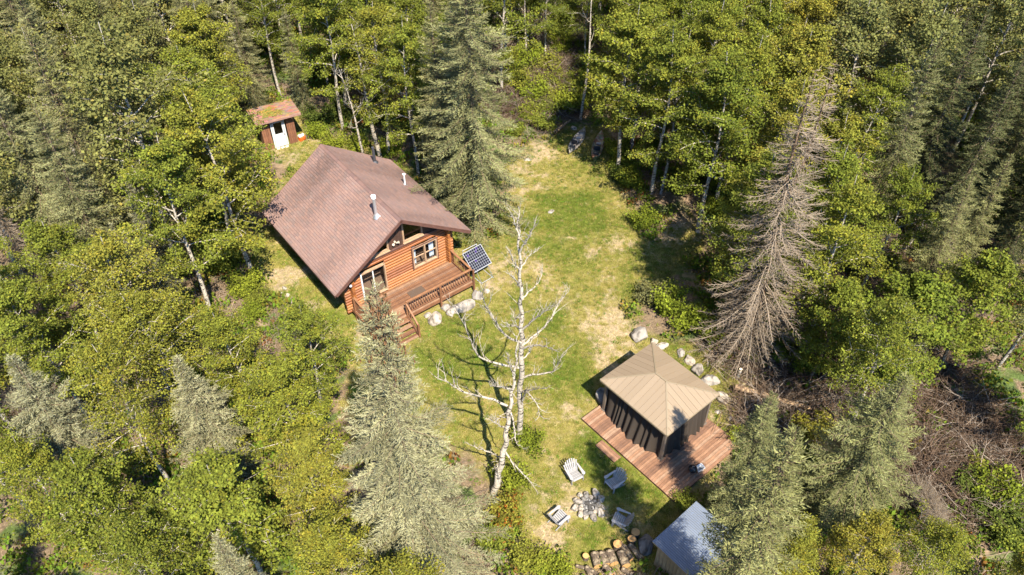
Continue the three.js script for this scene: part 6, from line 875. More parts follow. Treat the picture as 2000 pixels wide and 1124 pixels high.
// ---------------------------------------------------------------- kayaks at the wood's edge
{
  const make = (label, a, b, pal) => {
    const dx = b[0] - a[0], dz = b[1] - a[1], L = Math.hypot(dx, dz), cx = (a[0] + b[0]) / 2, cz = (a[1] + b[1]) / 2, o = thing('kayak', label, 'kayak', cx, terrain(cx, cz), cz, Math.atan2(dx, dz), 'kayaks on the grass');
    const n = 40, m = 20, so = new Soup(), wid = (t) => 0.41 * Math.pow(Math.sin(Math.PI * clamp(t, 0.002, 0.998)), 0.62), P = [];
    for (let i = 0; i <= n; i++) { const t = i / n, w = wid(t), rock = 0.10 * Math.pow(Math.abs(2 * t - 1), 2.4), row = []; for (let j = 0; j <= m; j++) { const q = j / m * 2 * Math.PI, cx2 = Math.cos(q), sy = Math.sin(q); const x = Math.sign(cx2) * Math.pow(Math.abs(cx2), 0.75) * w, inner = Math.abs(x) < w * 0.78; let y = sy < 0 ? 0.17 + sy * 0.16 : 0.17 + sy * 0.12; if (sy > 0 && inner && t > 0.17 && t < 0.80) y = 0.15; row.push(V3(x, y + rock, (t - 0.5) * L)); } P.push(row); }
    for (let i = 0; i <= n; i++) for (let j = 0; j <= m; j++) { const p = P[i][j], c = fbm(p.x * 3.2 + pal[3], p.z * 2.6 + pal[3], 3), k = c < 0.42 ? pal[0] : c < 0.56 ? pal[1] : pal[2]; so.vert(p.x, p.y, p.z, 0, 1, 0, ...k); }
    for (let i = 0; i < n; i++) for (let j = 0; j < m; j++) { const e = i * (m + 1) + j, c = e + m + 1; so.i.push(e, e + 1, c, e + 1, c + 1, c); } const g = so.build(); g.computeVertexNormals(); part(o, 'hull', g, std(0xffffff, 0.45, { vertexColors: true, side: THREE.DoubleSide }));
    const SEAT = std(C(0.03, 0.03, 0.035), 0.8), PAD = std(C(0.30, 0.30, 0.31), 0.8), dir = pal[4];
    const seat = sub(o, 'seat'); at(part(seat, 'cushion', box(0.44, 0.08, 0.42, 0.02), SEAT), 0, 0.23, dir * 0.30); at(part(seat, 'back', box(0.44, 0.40, 0.06, 0.02), SEAT), 0, 0.42, dir * 0.55, dir * 0.25); for (const s of [-1, 1]) at(part(seat, 'pad', box(0.14, 0.03, 0.32, 0.01), PAD), s * 0.11, 0.285, dir * 0.3);
    at(part(o, 'hatch', new THREE.CylinderGeometry(0.15, 0.16, 0.04, 18), SEAT), 0, 0.29, -dir * L * 0.36); at(part(o, 'console', box(0.30, 0.07, 0.24, 0.02), PAD), 0, 0.21, -dir * 0.35); for (const s of [-1, 1]) { bar(o, 'side_rail', V3(s * 0.33, 0.31, -0.5), V3(s * 0.33, 0.31, 0.5), 0.03, 0.025, SEAT); } at(part(o, 'bow_handle', new THREE.TorusGeometry(0.06, 0.013, 6, 12, Math.PI), SEAT), 0, 0.33, -L * 0.45);
    bar(o, 'crate_tray', V3(0, 0.23, dir * 0.75), V3(0, 0.23, dir * 1.05), 0.36, 0.10, std(C(0.05, 0.05, 0.05), 0.7));
  };
  make('camouflage kayak in grey and tan with a black seat, the left of two', [4.0, -47.1], [5.3, -50.1], [[0.30, 0.27, 0.23], [0.09, 0.09, 0.08], [0.42, 0.35, 0.28], 3.1, -1]);
  make('camouflage kayak in green and red-brown with a black seat, the right of two', [5.7, -46.1], [6.5, -49.7], [[0.10, 0.13, 0.06], [0.20, 0.09, 0.055], [0.24, 0.24, 0.17], 8.7, -1]);
}
// ---------------------------------------------------------------- vegetation
const leafMat = (r, g, b, t = 0.35) => new THREE.MeshPhysicalMaterial({ color: C(r, g, b), vertexColors: true, roughness: 1, specularIntensity: 0.12, side: THREE.DoubleSide, ...(t > 0.2 ? { transmission: t, thickness: 0 } : {}) });
const TONES = {
  Y: [leafMat(0.172, 0.184, 0.023), leafMat(0.156, 0.176, 0.023), leafMat(0.188, 0.188, 0.025)], YY: [leafMat(0.210, 0.192, 0.027), leafMat(0.200, 0.194, 0.029)], G: [leafMat(0.128, 0.152, 0.019), leafMat(0.142, 0.160, 0.021)], M: [leafMat(0.130, 0.160, 0.019), leafMat(0.146, 0.168, 0.021)],
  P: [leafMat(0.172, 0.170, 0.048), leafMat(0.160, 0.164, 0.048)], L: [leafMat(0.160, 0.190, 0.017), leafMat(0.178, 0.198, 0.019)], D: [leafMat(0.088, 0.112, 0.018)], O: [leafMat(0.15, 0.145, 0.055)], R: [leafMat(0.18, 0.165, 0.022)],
  pale: [leafMat(0.200, 0.188, 0.100, 0), leafMat(0.186, 0.180, 0.100, 0)], olive: [leafMat(0.172, 0.165, 0.068, 0), leafMat(0.162, 0.160, 0.068, 0)], green: [leafMat(0.150, 0.148, 0.056, 0), leafMat(0.140, 0.142, 0.055, 0)], dark: [leafMat(0.076, 0.082, 0.032, 0)],
};
const BIRCH_BARK = std(C(0.62, 0.59, 0.55), 0.85, { map: barkBirch, vertexColors: true }), GREY_BARK = std(C(0.50, 0.44, 0.39), 0.95, { map: barkGrey, vertexColors: true }), DEAD_BARK = std(C(0.60, 0.56, 0.51), 0.9, { map: barkBirch, vertexColors: true });
const unit = (r) => { const z = 2 * r() - 1, a = r() * 6.2832, q = Math.sqrt(1 - z * z); return V3(q * Math.cos(a), z, q * Math.sin(a)); };
const norm3 = (x, y, z) => { const l = Math.hypot(x, y, z) || 1; return [x / l, y / l, z / l]; };
// one leaf with a random pose about an outward direction
function addLeaf(so, r, x, y, z, ox, oy, oz, size, c) {
  const u = unit(r), n = norm3(ox * 0.4 + u.x, oy * 0.4 + 0.6 + u.y, oz * 0.4 + u.z), v = unit(r), d = v.x * n[0] + v.y * n[1] + v.z * n[2], a = norm3(v.x - n[0] * d, v.y - n[1] * d, v.z - n[2] * d), b = [n[1] * a[2] - n[2] * a[1], n[2] * a[0] - n[0] * a[2], n[0] * a[1] - n[1] * a[0]];
  so.leaf(x, y, z, a[0], a[1], a[2], b[0], b[1], b[2], size, size * 0.78, c[0], c[1], c[2]);
}
function limbPath(start, az, elev, len, r, droop = 0.15, n = 5) {
  const pts = [start.clone()]; let e = elev, a = az; const p = start.clone();
  for (let i = 1; i <= n; i++) { p.add(V3(Math.cos(a) * Math.cos(e), Math.sin(e), Math.sin(a) * Math.cos(e)).multiplyScalar(len / n)); pts.push(p.clone()); e += (r() - 0.5) * 0.35 - droop / n; a += (r() - 0.5) * 0.5; }
  return pts;
}
// broad-leaved tree, 12 m tall before scaling
function broadleaf(seed, o) {
  const r = rngOf(seed), H = 12, R = o.r ?? 2.0, cb = o.base ?? 0.36, tr = new Soup(), cr = new Soup(), leafN = o.leaves ?? 13000, size = o.size ?? 0.115, clumps = [];
  const lean = V3((r() - 0.5) * 0.9, 0, (r() - 0.5) * 0.9), pts = [], rad = []; for (let i = 0; i <= 10; i++) { const t = i / 10; pts.push(V3(lean.x * t * t + 0.12 * Math.sin(t * 7 + seed), H * 0.95 * t - 0.15, lean.z * t * t + 0.12 * Math.cos(t * 6 + seed))); rad.push(0.135 * (1 - t * 0.9)); }
  tr.tube(pts, rad, 8);
  const along = (t) => { const f = clamp(t, 0, 0.999) * 10, i = f | 0; return pts[i].clone().lerp(pts[i + 1], f - i); };
  const prof = (t) => { const k = (t - cb) / (1 - cb); return R * Math.pow(Math.sin(Math.PI * Math.pow(clamp(k * 0.92 + 0.08, 0, 1), 0.8)), 0.75); };
  const nl = o.limbs ?? 24;
  for (let i = 0; i < nl; i++) {
    const t = lerp(cb - 0.04, 0.93, Math.pow((i + r() * 0.8) / nl, 0.9)), st = along(t), az = i * 2.4 + r() * 0.9, L = (prof(Math.min(t + 0.08, 0.97)) + 0.35) * (0.75 + 0.5 * r()), e = lerp(0.35, 1.0, (t - cb) / (1 - cb)) + (r() - 0.5) * 0.3, path = limbPath(st, az, e, L, r, 0.35);
    const r0 = lerp(0.05, 0.02, t); tr.tube(path, path.map((_, k) => r0 * (1 - k / path.length) + 0.006), 4);
    for (let k = 2; k <= 5; k++) clumps.push([path[k], 0.30 + 0.22 * r()]);
    for (let s = 0; s < 4; s++) { const q = path[1 + (s % 4)], sp = limbPath(q, az + (s % 2 ? 1 : -1) * (0.6 + 0.5 * r()), e * 0.5 + (r() - 0.5) * 0.7, L * (0.35 + 0.25 * r()), r, 0.3, 3); tr.tube(sp, [0.014, 0.011, 0.008, 0.004], 3); clumps.push([sp[2], 0.26 + 0.18 * r()], [sp[3], 0.24 + 0.2 * r()]); }
  }
  clumps.push([pts[10], 0.3], [pts[9], 0.35]);
  let w = 0; for (const c of clumps) w += c[1] * c[1];
  const spread = o.spread ?? 1;
  for (const [p, q] of clumps) {
    const n = Math.round(leafN * q * q / w), tint = 0.72 + 0.5 * r(), yel = r() < (o.yellow ?? 0.2) ? 0.25 * r() : 0, ax = along(clamp(p.y / (H * 0.95), 0, 0.99));
    const ox = p.x - ax.x, oz = p.z - ax.z, ol = Math.hypot(ox, oz, 0.6);
    for (let i = 0; i < n; i++) {
      const d = unit(r), m = q * spread * Math.pow(r(), 0.5) * 1.15, k = tint * (0.66 + 0.65 * r()), g2 = r() < 0.05 ? 0.3 : yel * 0.8;
      addLeaf(cr, r, p.x + d.x * m, p.y + d.y * m * 0.62, p.z + d.z * m, ox / ol, 0.35, oz / ol, size * (0.5 + 0.85 * r()), [k * (1 + g2), k * (1 + g2 * 0.15), k * (1 - g2 * 0.5)]);
    }
  }
  return { trunk: tr.build(), crown: cr.build() };
}
// spruce, 14 m tall before scaling
function spruce(seed, o = {}) {
  const r = rngOf(seed), H = 14, R = o.r ?? 2.05, tr = new Soup(), cr = new Soup(), pts = [], rad = [], dens = o.dens ?? 1, nw = o.nw ?? 0.05, nl = o.nl ?? 0.16;
  for (let i = 0; i <= 8; i++) { const t = i / 8; pts.push(V3(0.08 * Math.sin(t * 5 + seed), H * t - 0.15, 0.08 * Math.cos(t * 4 + seed))); rad.push(0.17 * (1 - t) + 0.012); } tr.tube(pts, rad, 7);
  let az = r() * 6; const bulge = (t) => 0.72 + 0.62 * vnoise(t * 11 + seed, 3);
  for (let y = H * (o.low ?? 0.05); y < H - 0.1; ) {
    const t = y / H, L0 = R * Math.pow(1 - t, o.pow ?? 0.82) * (t < 0.15 ? 0.8 + t * 1.3 : 1) * bulge(t) + 0.08, n = t > 0.9 ? 4 : 6 + ((r() * 2) | 0); y += lerp(0.36, 0.20, t) * (0.8 + 0.4 * r());
    for (let b = 0; b < n; b++) {
      az += 6.2832 / n + (r() - 0.5) * 0.5; const L = L0 * (0.72 + 0.5 * r()); if (r() < (o.gap ?? 0.08)) continue;
      const e0 = lerp(-0.35, 0.75, t * t) - (o.droop ?? 0.05) + (r() - 0.5) * 0.25, st = V3(pts[0].x, y + (r() - 0.5) * 0.15, 0), path = [st]; let e = e0; const p = st.clone(), seg = 6; for (let i = 1; i <= seg; i++) { p.add(V3(Math.cos(az) * Math.cos(e), Math.sin(e), Math.sin(az) * Math.cos(e)).multiplyScalar(L / seg)); path.push(p.clone()); e += (i < 3 ? -0.10 : 0.16) * (1 - t * 0.6); }
      tr.tube(path, path.map((_, i) => 0.022 * (0.3 + L / 2.5) * (1 - i / 7) + 0.003), 3);
      const side = V3(-Math.sin(az), 0, Math.cos(az)), tone = 0.60 + 0.62 * r(), steps = Math.max(3, Math.round(L / 0.11 * dens));
      for (let s = 0; s < steps; s++) {
        const f = 0.12 + 0.88 * (s + r() * 0.6) / steps, i = Math.min(5, (f * 6) | 0), q = path[i].clone().lerp(path[i + 1], f * 6 - i), out = path[i + 1].clone().sub(path[i]).normalize();
        for (const sg of [-1, 1]) {
          const tl = (0.10 + 0.34 * Math.min(1, L / 1.6) * (1 - f * 0.75)) * (0.6 + 0.7 * r()), dir = side.clone().multiplyScalar(sg * (0.55 + 0.4 * r())).addScaledVector(out, 0.8).add(V3(0, -0.25 + 0.3 * r(), 0)).normalize(), m = Math.max(2, Math.round(tl / 0.075 * dens));
          for (let k = 0; k <= m; k++) {
            const x = q.x + dir.x * tl * k / m, y2 = q.y + dir.y * tl * k / m, z = q.z + dir.z * tl * k / m, u = unit(r), a = norm3(dir.x + u.x * 0.75, dir.y + u.y * 0.55 + 0.25, dir.z + u.z * 0.75), v = unit(r), dd = v.x * a[0] + v.y * a[1] + v.z * a[2], bb = norm3(v.x - a[0] * dd, (v.y - a[1] * dd) * 0.4, v.z - a[2] * dd), c = tone * (0.62 + 0.7 * r());
            cr.needle(x, y2, z, a[0], a[1], a[2], bb[0], bb[1], bb[2], nl * (0.7 + 0.6 * r()), nw, c, c, c * (0.9 + 0.2 * r()));
          }
        }
      }
    }
  }
  if (o.cones) for (let i = 0; i < o.cones; i++) { const t = 0.80 + 0.19 * r(), a = r() * 6.28, q = 0.12 + R * Math.pow(1 - t, 0.8) * 0.8 * r(), k = 0.8 + 0.4 * r(); tr.tube([V3(Math.cos(a) * q, H * t, Math.sin(a) * q), V3(Math.cos(a) * q, H * t - 0.06, Math.sin(a) * q), V3(Math.cos(a) * q, H * t - 0.12, Math.sin(a) * q)], [0.008, 0.022, 0.008], 4, 1.2 * k, 0.85 * k, 0.6 * k); }
  return { trunk: tr.build(), crown: cr.build() };
}
// bare dead conifer, 14 m tall before scaling
function deadSpruce(seed, o = {}) {
  const r = rngOf(seed), H = 14, R = o.r ?? 2.3, tr = new Soup(), br = new Soup(), pts = [], rad = [];
  for (let i = 0; i <= 8; i++) { const t = i / 8; pts.push(V3(0.1 * Math.sin(t * 5 + seed), H * t - 0.15, 0.1 * Math.cos(t * 4 + seed))); rad.push(0.16 * (1 - t) + 0.012); } tr.tube(pts, rad, 7, 0.9, 0.82, 0.78);
  if (o.twin) tr.tube([V3(0.05, H * 0.62, 0), V3(0.45, H * 0.72, -0.1), V3(0.62, H * 0.85, -0.15), V3(0.72, H * 1.0, -0.2)], [0.05, 0.05, 0.035, 0.01], 5, 0.9, 0.82, 0.78);
  let az = 0;
  for (let y = H * 0.07; y < H - 0.1; y += lerp(0.22, 0.16, y / H) * (0.8 + 0.4 * r())) {
    const t = y / H, n = 6, L0 = R * Math.pow(1 - t, 0.75) * (t < 0.12 ? 0.8 : 1) * (t > 0.8 ? 0.7 : 1) + 0.03;
    for (let b = 0; b < n; b++) {
      az += 1.05 + (r() - 0.5) * 0.6; if (r() < 0.1) continue; const tw = o.twin && t > 0.7 && r() < 0.5 ? V3(0.62 * sstep(t, 0.62, 0.85), 0, -0.15) : V3(0, 0, 0), L = L0 * (0.6 + 0.7 * r()), st = V3(0, y, 0).add(tw), path = [st], p = st.clone(); let e = lerp(-0.75, 0.25, t) + (r() - 0.5) * 0.3, a = az; const k = 0.75 + 0.5 * r(), col = [k, k * 0.94, k * 0.82];
      for (let i = 1; i <= 5; i++) { p.add(V3(Math.cos(a) * Math.cos(e), Math.sin(e), Math.sin(a) * Math.cos(e)).multiplyScalar(L / 5)); path.push(p.clone()); e += i < 3 ? -0.06 : 0.22; a += (r() - 0.5) * 0.2; }
      br.tube(path, path.map((_, i) => 0.024 * (0.4 + L / 3) * (1 - i / 6) + 0.005), 3, ...col);
      const nt = Math.round(L / 0.085);
      for (let s = 0; s < nt; s++) { const f = 0.2 + 0.8 * s / nt, i = Math.min(4, (f * 5) | 0), q = path[i].clone().lerp(path[i + 1], f * 5 - i), sg = s % 2 ? 1 : -1, ta = a + sg * (0.5 + 0.6 * r()), tl = (0.15 + 0.35 * (1 - f)) * (0.6 + r()) * Math.min(1, 0.3 + L / 2), te = (r() - 0.55) * 0.7, m = q.clone().add(V3(Math.cos(ta) * Math.cos(te), Math.sin(te), Math.sin(ta) * Math.cos(te)).multiplyScalar(tl * 0.55)), m2 = m.clone().add(V3(Math.cos(ta - sg * 0.4), (r() - 0.3) * 0.8, Math.sin(ta - sg * 0.4)).multiplyScalar(tl * 0.5)); br.tube([q, m, m2], [0.009, 0.008, 0.003], 3, ...col); }
      // lichen tufts on the branches
      for (let s = 0; s < L * 16; s++) { const f = r(), i = Math.min(4, (f * 5) | 0), q = path[i].clone().lerp(path[i + 1], f * 5 - i), u = unit(r), v = unit(r), c = 0.8 + 0.5 * r(); const b2 = norm3(v.x, v.y, v.z); br.needle(q.x, q.y, q.z, u.x, u.y * 0.6 - 0.2, u.z, b2[0], b2[1], b2[2], 0.07 + 0.09 * r(), 0.022, c * 0.9, c * 0.88, c * 0.68); }
    }
  }
  return { trunk: tr.build(), branches: br.build() };
}
function shrubGeo(seed, o = {}) { // 1 m radius dome on a few stems
  const r = rngOf(seed), st = new Soup(), cr = new Soup(), n = 9;
  for (let s = 0; s < n; s++) { const az = s * 2.4 + r(), path = limbPath(V3(0, -0.05, 0), az, 0.75 + 0.6 * r(), 0.9 + 0.5 * r(), r, 0.3, 4); st.tube(path, [0.02, 0.016, 0.012, 0.008, 0.004], 3, 0.5, 0.42, 0.34); const m = Math.round((o.leaves ?? 2600) / n / 4); for (let k = 1; k <= 4; k++) { const tint = 0.72 + 0.5 * r(), q = 0.30 + 0.2 * r(); for (let i = 0; i < m; i++) { const d = unit(r), e = q * Math.pow(r(), 0.5) * 1.2, c = tint * (0.7 + 0.6 * r()), yl = r() < (o.red ?? 0) ? 1 : 0; addLeaf(cr, r, path[k].x + d.x * e, Math.max(0.03, path[k].y + d.y * e * 0.7), path[k].z + d.z * e, Math.cos(az) * 0.5, 0.6, Math.sin(az) * 0.5, (o.size ?? 0.12) * (0.7 + 0.6 * r()), yl ? [c * 1.5, c * 0.55, c * 0.6] : [c, c, c]); } } }
  return { stems: st.build(), foliage: cr.build() };
}
function grow(name, kinds, label, category, x, z, s, sx, turn, group, y = 0) {
  const t = thing(name, label, category, x, terrain(x, z) + y, z, turn, group); t.scale.set(sx, s, sx);
  for (const [n, g, m] of kinds) part(t, n, g, m); return t;
}
{
  const BR = [1, 2, 3, 4, 5, 6, 7, 8].map((k) => broadleaf(500 + k, { r: 1.6 + 0.09 * k, leaves: 17000 + 700 * (k % 4), size: 0.10 + 0.006 * (k % 4), base: 0.28 + 0.03 * (k % 5), limbs: 19 + 2 * (k % 5), spread: 0.92 + 0.08 * (k % 3), yellow: 0.15 + 0.04 * (k % 3) })), AS = [1, 2, 3].map((k) => broadleaf(600 + k, { r: 1.75, leaves: 11500, limbs: 24, size: 0.125, spread: 1.1, base: 0.34, yellow: 0.1 })), MP = [1, 2].map((k) => broadleaf(650 + k, { r: 2.3, leaves: 13000, limbs: 24, size: 0.17, base: 0.25, spread: 1.15, yellow: 0.1 }));
  const SP = [1, 2, 3, 4].map((k) => spruce(700 + k, { r: 1.8 + 0.12 * k, gap: 0.10 + 0.03 * k, nw: 0.038, nl: 0.125, dens: 1.2 })), HERO = spruce(799, { r: 2.45, dens: 2.05, nw: 0.024, nl: 0.088, pow: 0.9, cones: 220, gap: 0.2, droop: 0.12 }), HERO2 = spruce(798, { r: 2.3, dens: 1.45, nw: 0.034, nl: 0.12, pow: 0.65, gap: 0.24, droop: 0.12 });
  const r = rngOf(1234);
  const zone = (x, z) => x < -7 ? (z > -30 ? ['lower left wood', 'in the dense wood at lower left'] : z > -42 ? ['wood left of the cabin', 'in the wood left of the cabin'] : ['wood round the brown shed', 'in the wood to the left of and behind the brown shed']) : x < 3 && z < -40 ? ['wood behind the cabin', 'in the wood behind the cabin'] : z < -36 ? (x < 16 ? ['wood beyond the kayaks', 'in the wood beyond the kayaks'] : ['upper right wood', 'in the upper right wood']) : z < -24 ? ['wood right of the dead spruce', 'in the wood right of the dead spruce'] : ['lower right wood', 'in the wood at lower right'];
  const TONEWORD = { Y: 'yellow-green birch', YY: 'yellowing birch', G: 'green birch', M: 'bright green maple', P: 'pale olive aspen', pale: 'pale grey-green spruce', olive: 'olive green spruce', green: 'green spruce', dark: 'dark green spruce' };
  let i = 0;
  for (const [kind, x, z, h, w, tone, label] of TREES) {
    const m = TONES[tone][(r() * TONES[tone].length) | 0], turn = r() * 6.28, [grp] = zone(x, z), fill = label[0] === '~', lab = fill ? label.slice(1) : label, group = fill ? TONEWORD[tone] + ' trees, ' + grp : undefined;
    if (kind === 'S') { const g = i === 0 ? HERO : i === 1 ? HERO2 : SP[(r() * 4) | 0], s = h / 14; grow('spruce_tree', [['trunk', g.trunk, GREY_BARK], ['crown', g.crown, m]], lab, 'tree', x, z, s, (i === 0 ? 1.38 : s) * w, turn, group); }
    else { const set = tone === 'M' ? MP : kind === 'A' ? AS : BR, g = set[(r() * set.length) | 0], s = h / 12; grow(tone === 'M' ? 'maple_tree' : kind === 'A' ? 'aspen_tree' : 'birch_tree', [['trunk', g.trunk, tone === 'M' ? GREY_BARK : BIRCH_BARK], ['crown', g.crown, m]], lab, 'tree', x, z, s, s * w, turn, group); }
    i++;
  }
  const DS = deadSpruce(811, { r: 2.75, twin: true }), DS2 = deadSpruce(812, { r: 1.8 });
  const DB = std(C(0.205, 0.170, 0.140), 0.95, { vertexColors: true }), dead = (x, z, h, w, g, label, turn = 0) => grow('dead_spruce_tree', [['trunk', g.trunk, GREY_BARK], ['branches', g.branches, DB]], label, 'tree', x, z, h / 14, h / 14 * w, turn);
  dead(12.55, -28.6, 17.0, 1.08, DS, 'large bare grey dead spruce with drooping lichened branches, right of the lawn', 0.3).rotation.z = 0.035;
  dead(19.6, -26.0, 6.5, 1.2, DS2, 'small bare grey dead spruce at the right edge', 1); dead(22.5, -31.5, 8, 1.1, DS2, 'bare dead spruce top at the right edge above the small one', 2.2); dead(-24.5, -24.5, 6, 1.2, DS2, 'bare brown dead spruce at the left edge', 0.4);
  dead(12.0, -29.9, 7.5, 1.1, DS2, 'shorter bare dead spruce close against the left side of the large one', 4);
  const fd = dead(18.7, -20.3, 5.5, 1.3, DS2, 'fallen dead spruce with splayed bare branches in the dark brush', 0.4); fd.rotation.set(0.95, 0.55, 0.2); fd.position.y = 0.25;
  // dead spruces standing in the brown wood at the top
  for (const [x, z, h] of [[-1.5, -58, 11], [2.5, -61, 12], [5.8, -63, 11], [0.5, -66, 13], [9, -62, 12], [-27, -33, 10], [22, -44, 11]]) dead(x, z, h, 0.75, DS2, x < -20 ? 'bare dead spruce deep in the shadow at the left edge' : x > 20 ? 'bare dead spruce deep in the upper right wood' : ['first','second','third','fourth','fifth'][[-1.5, 2.5, 5.8, 0.5, 9].indexOf(x)] + ' bare brown dead spruce in the dark wood at the top centre', x * 3);
  // shrubs
  const SH = [1, 2, 3].map((k) => shrubGeo(900 + k)), SHR = shrubGeo(950, { red: 0.16 }), STEM = std(C(0.40, 0.33, 0.26), 0.9, { vertexColors: true });
  for (const [x, z, s, tone, label, group] of SHRUBS) { const g = tone === 'R' ? SHR : SH[(r() * 3) | 0], m = TONES[tone][(r() * TONES[tone].length) | 0], k = s * 0.72; grow('shrub', [['stems', g.stems, STEM], ['foliage', g.foliage, m]], label, 'shrub', x, z, k * (0.8 + 0.3 * r()), k, r() * 6, group); }
}
// the two dead birches on the lawn
{
  const build = (limbs, label, r0, seed, base) => {
    const r = rngOf(seed), t = thing('dead_birch_tree', label, 'tree', base[0], 0, base[1]), tr = new Soup(), lm = new Soup(), P = (a) => a.map(([x, y, z]) => V3(x - base[0], y, z - base[1]));
    const smooth = (pts, n) => new THREE.CatmullRomCurve3(pts).getPoints(n);
    const trunk = smooth(P(limbs[0]), 30); for (let i = 2; i < 30; i++) trunk[i].add(V3(0.05 * Math.sin(i * 1.7 + seed), 0, 0.05 * Math.cos(i * 1.3 + seed))); trunk[0].y = -0.2; tr.tube(trunk, trunk.map((_, i) => r0 * (1 - 0.88 * i / 30)), 10);
    const twig = (q, dir, len, rad, depth) => { const p = [q.clone()], d = dir.clone(), c = q.clone(); for (let i = 0; i < 3; i++) { d.add(V3((r() - 0.5) * 0.7, (r() - 0.2) * 0.5, (r() - 0.5) * 0.7)).normalize(); c.addScaledVector(d, len / 3); p.push(c.clone()); } lm.tube(p, [rad, rad * 0.75, rad * 0.5, rad * 0.25], 4); if (depth) for (let k = 1; k < 3; k++) twig(p[k], d.clone().add(unit(r).multiplyScalar(0.9)).normalize(), len * 0.5, rad * 0.5, depth - 1); };
    for (const l of limbs.slice(1)) {
      const pts = smooth(P(l), 14), L = pts.reduce((s, p, i) => i ? s + p.distanceTo(pts[i - 1]) : 0, 0), q0 = 0.026 + 0.018 * Math.min(L, 4) / 2;
      for (let i = 1; i < 14; i++) pts[i].add(unit(r).multiplyScalar(0.03)); lm.tube(pts, pts.map((_, i) => q0 * (1 - 0.82 * i / 14)), 6);
      for (let k = 3; k <= 14; k++) twig(pts[k], pts[k].clone().sub(pts[k - 1]).normalize().add(unit(r).multiplyScalar(0.7)).add(V3(0, 0.5, 0)).normalize(), L * (0.10 + 0.18 * r()), q0 * 0.34, 1);
    }
    for (let k = 12; k < 30; k++) twig(trunk[k], unit(r).multiplyScalar(0.9).add(V3(0, 0.8, 0)).normalize(), 0.5 + 0.8 * r(), 0.016, 1);
    part(t, 'trunk', tr.build(), DEAD_BARK); part(t, 'limbs', lm.build(), DEAD_BARK); return t;
  };
  build(BIRCH_A, 'tall bare white dead birch standing on the lawn, the straight one', 0.15, 41, [0.25, -22.9]); build(BIRCH_B, 'leaning bare grey dead birch with its base nearest the fire pit', 0.165, 42, [-0.75, -19.9]);
}
// bare and half-bare pole trees
{
  const pole = (name, x, z, h, r0, label, limbs, seed, lean = [0, 0]) => {
    const r = rngOf(seed), t = thing(name, label, 'tree', x, terrain(x, z), z), tr = new Soup(), lm = new Soup(), pts = [], n = 10; for (let i = 0; i <= n; i++) { const q = i / n; pts.push(V3(lean[0] * q + 0.10 * Math.sin(q * 6 + seed), h * q - 0.2, lean[1] * q + 0.1 * Math.cos(q * 5 + seed))); } tr.tube(pts, pts.map((_, i) => r0 * (1 - 0.85 * i / n)), 8);
    for (let i = 0; i < limbs; i++) { const q = 0.42 + 0.55 * (i + r()) / limbs, k = Math.min(9, (q * 10) | 0), path = limbPath(pts[k].clone().lerp(pts[k + 1], q * 10 - k), r() * 6.28, 0.3 + 0.6 * r(), (1.1 + 1.5 * r()) * (1.25 - q), r, -0.5, 6); lm.tube(path, path.map((_, j) => 0.03 * (1 - j / 7)), 4); for (let s = 2; s < 6; s++) { const sp = limbPath(path[s], r() * 6.28, 0.5 + 0.6 * r(), 0.4 + 0.5 * r(), r, -0.3, 3); lm.tube(sp, [0.012, 0.009, 0.006, 0.003], 3); } }
    part(t, 'trunk', tr.build(), DEAD_BARK); part(t, 'limbs', lm.build(), DEAD_BARK);
  };
  pole('bare_birch_tree', -9.2, -46.6, 10.4, 0.17, 'tall half-bare white birch rising behind the cabin roof', 9, 3, [-0.6, 0.5]); pole('bare_birch_tree', -9.9, -45.6, 7.6, 0.11, 'shorter dead grey birch with spreading limbs behind the cabin roof', 14, 4, [-0.9, 0]);
  pole('bare_pole_tree', 5.2, -51.75, 10.5, 0.13, 'thin bare trunk standing above the kayaks', 4, 5, [0.2, 0]); pole('bare_pole_tree', -2.6, -58.5, 9, 0.14, 'white bare birch trunk at the top edge, left of the dark trunks', 8, 6, [0.2, 0]); pole('bare_pole_tree', -0.6, -59, 10, 0.15, 'straight bare trunk at the top edge beside the white one', 3, 7); pole('bare_pole_tree', 1.1, -60.5, 10, 0.11, 'thinner bare trunk at the top edge', 3, 8); pole('bare_pole_tree', 23.8, -36.5, 9, 0.12, 'leaning bare trunk in the dark gap at the right edge', 3, 9, [2.6, -1]);
}
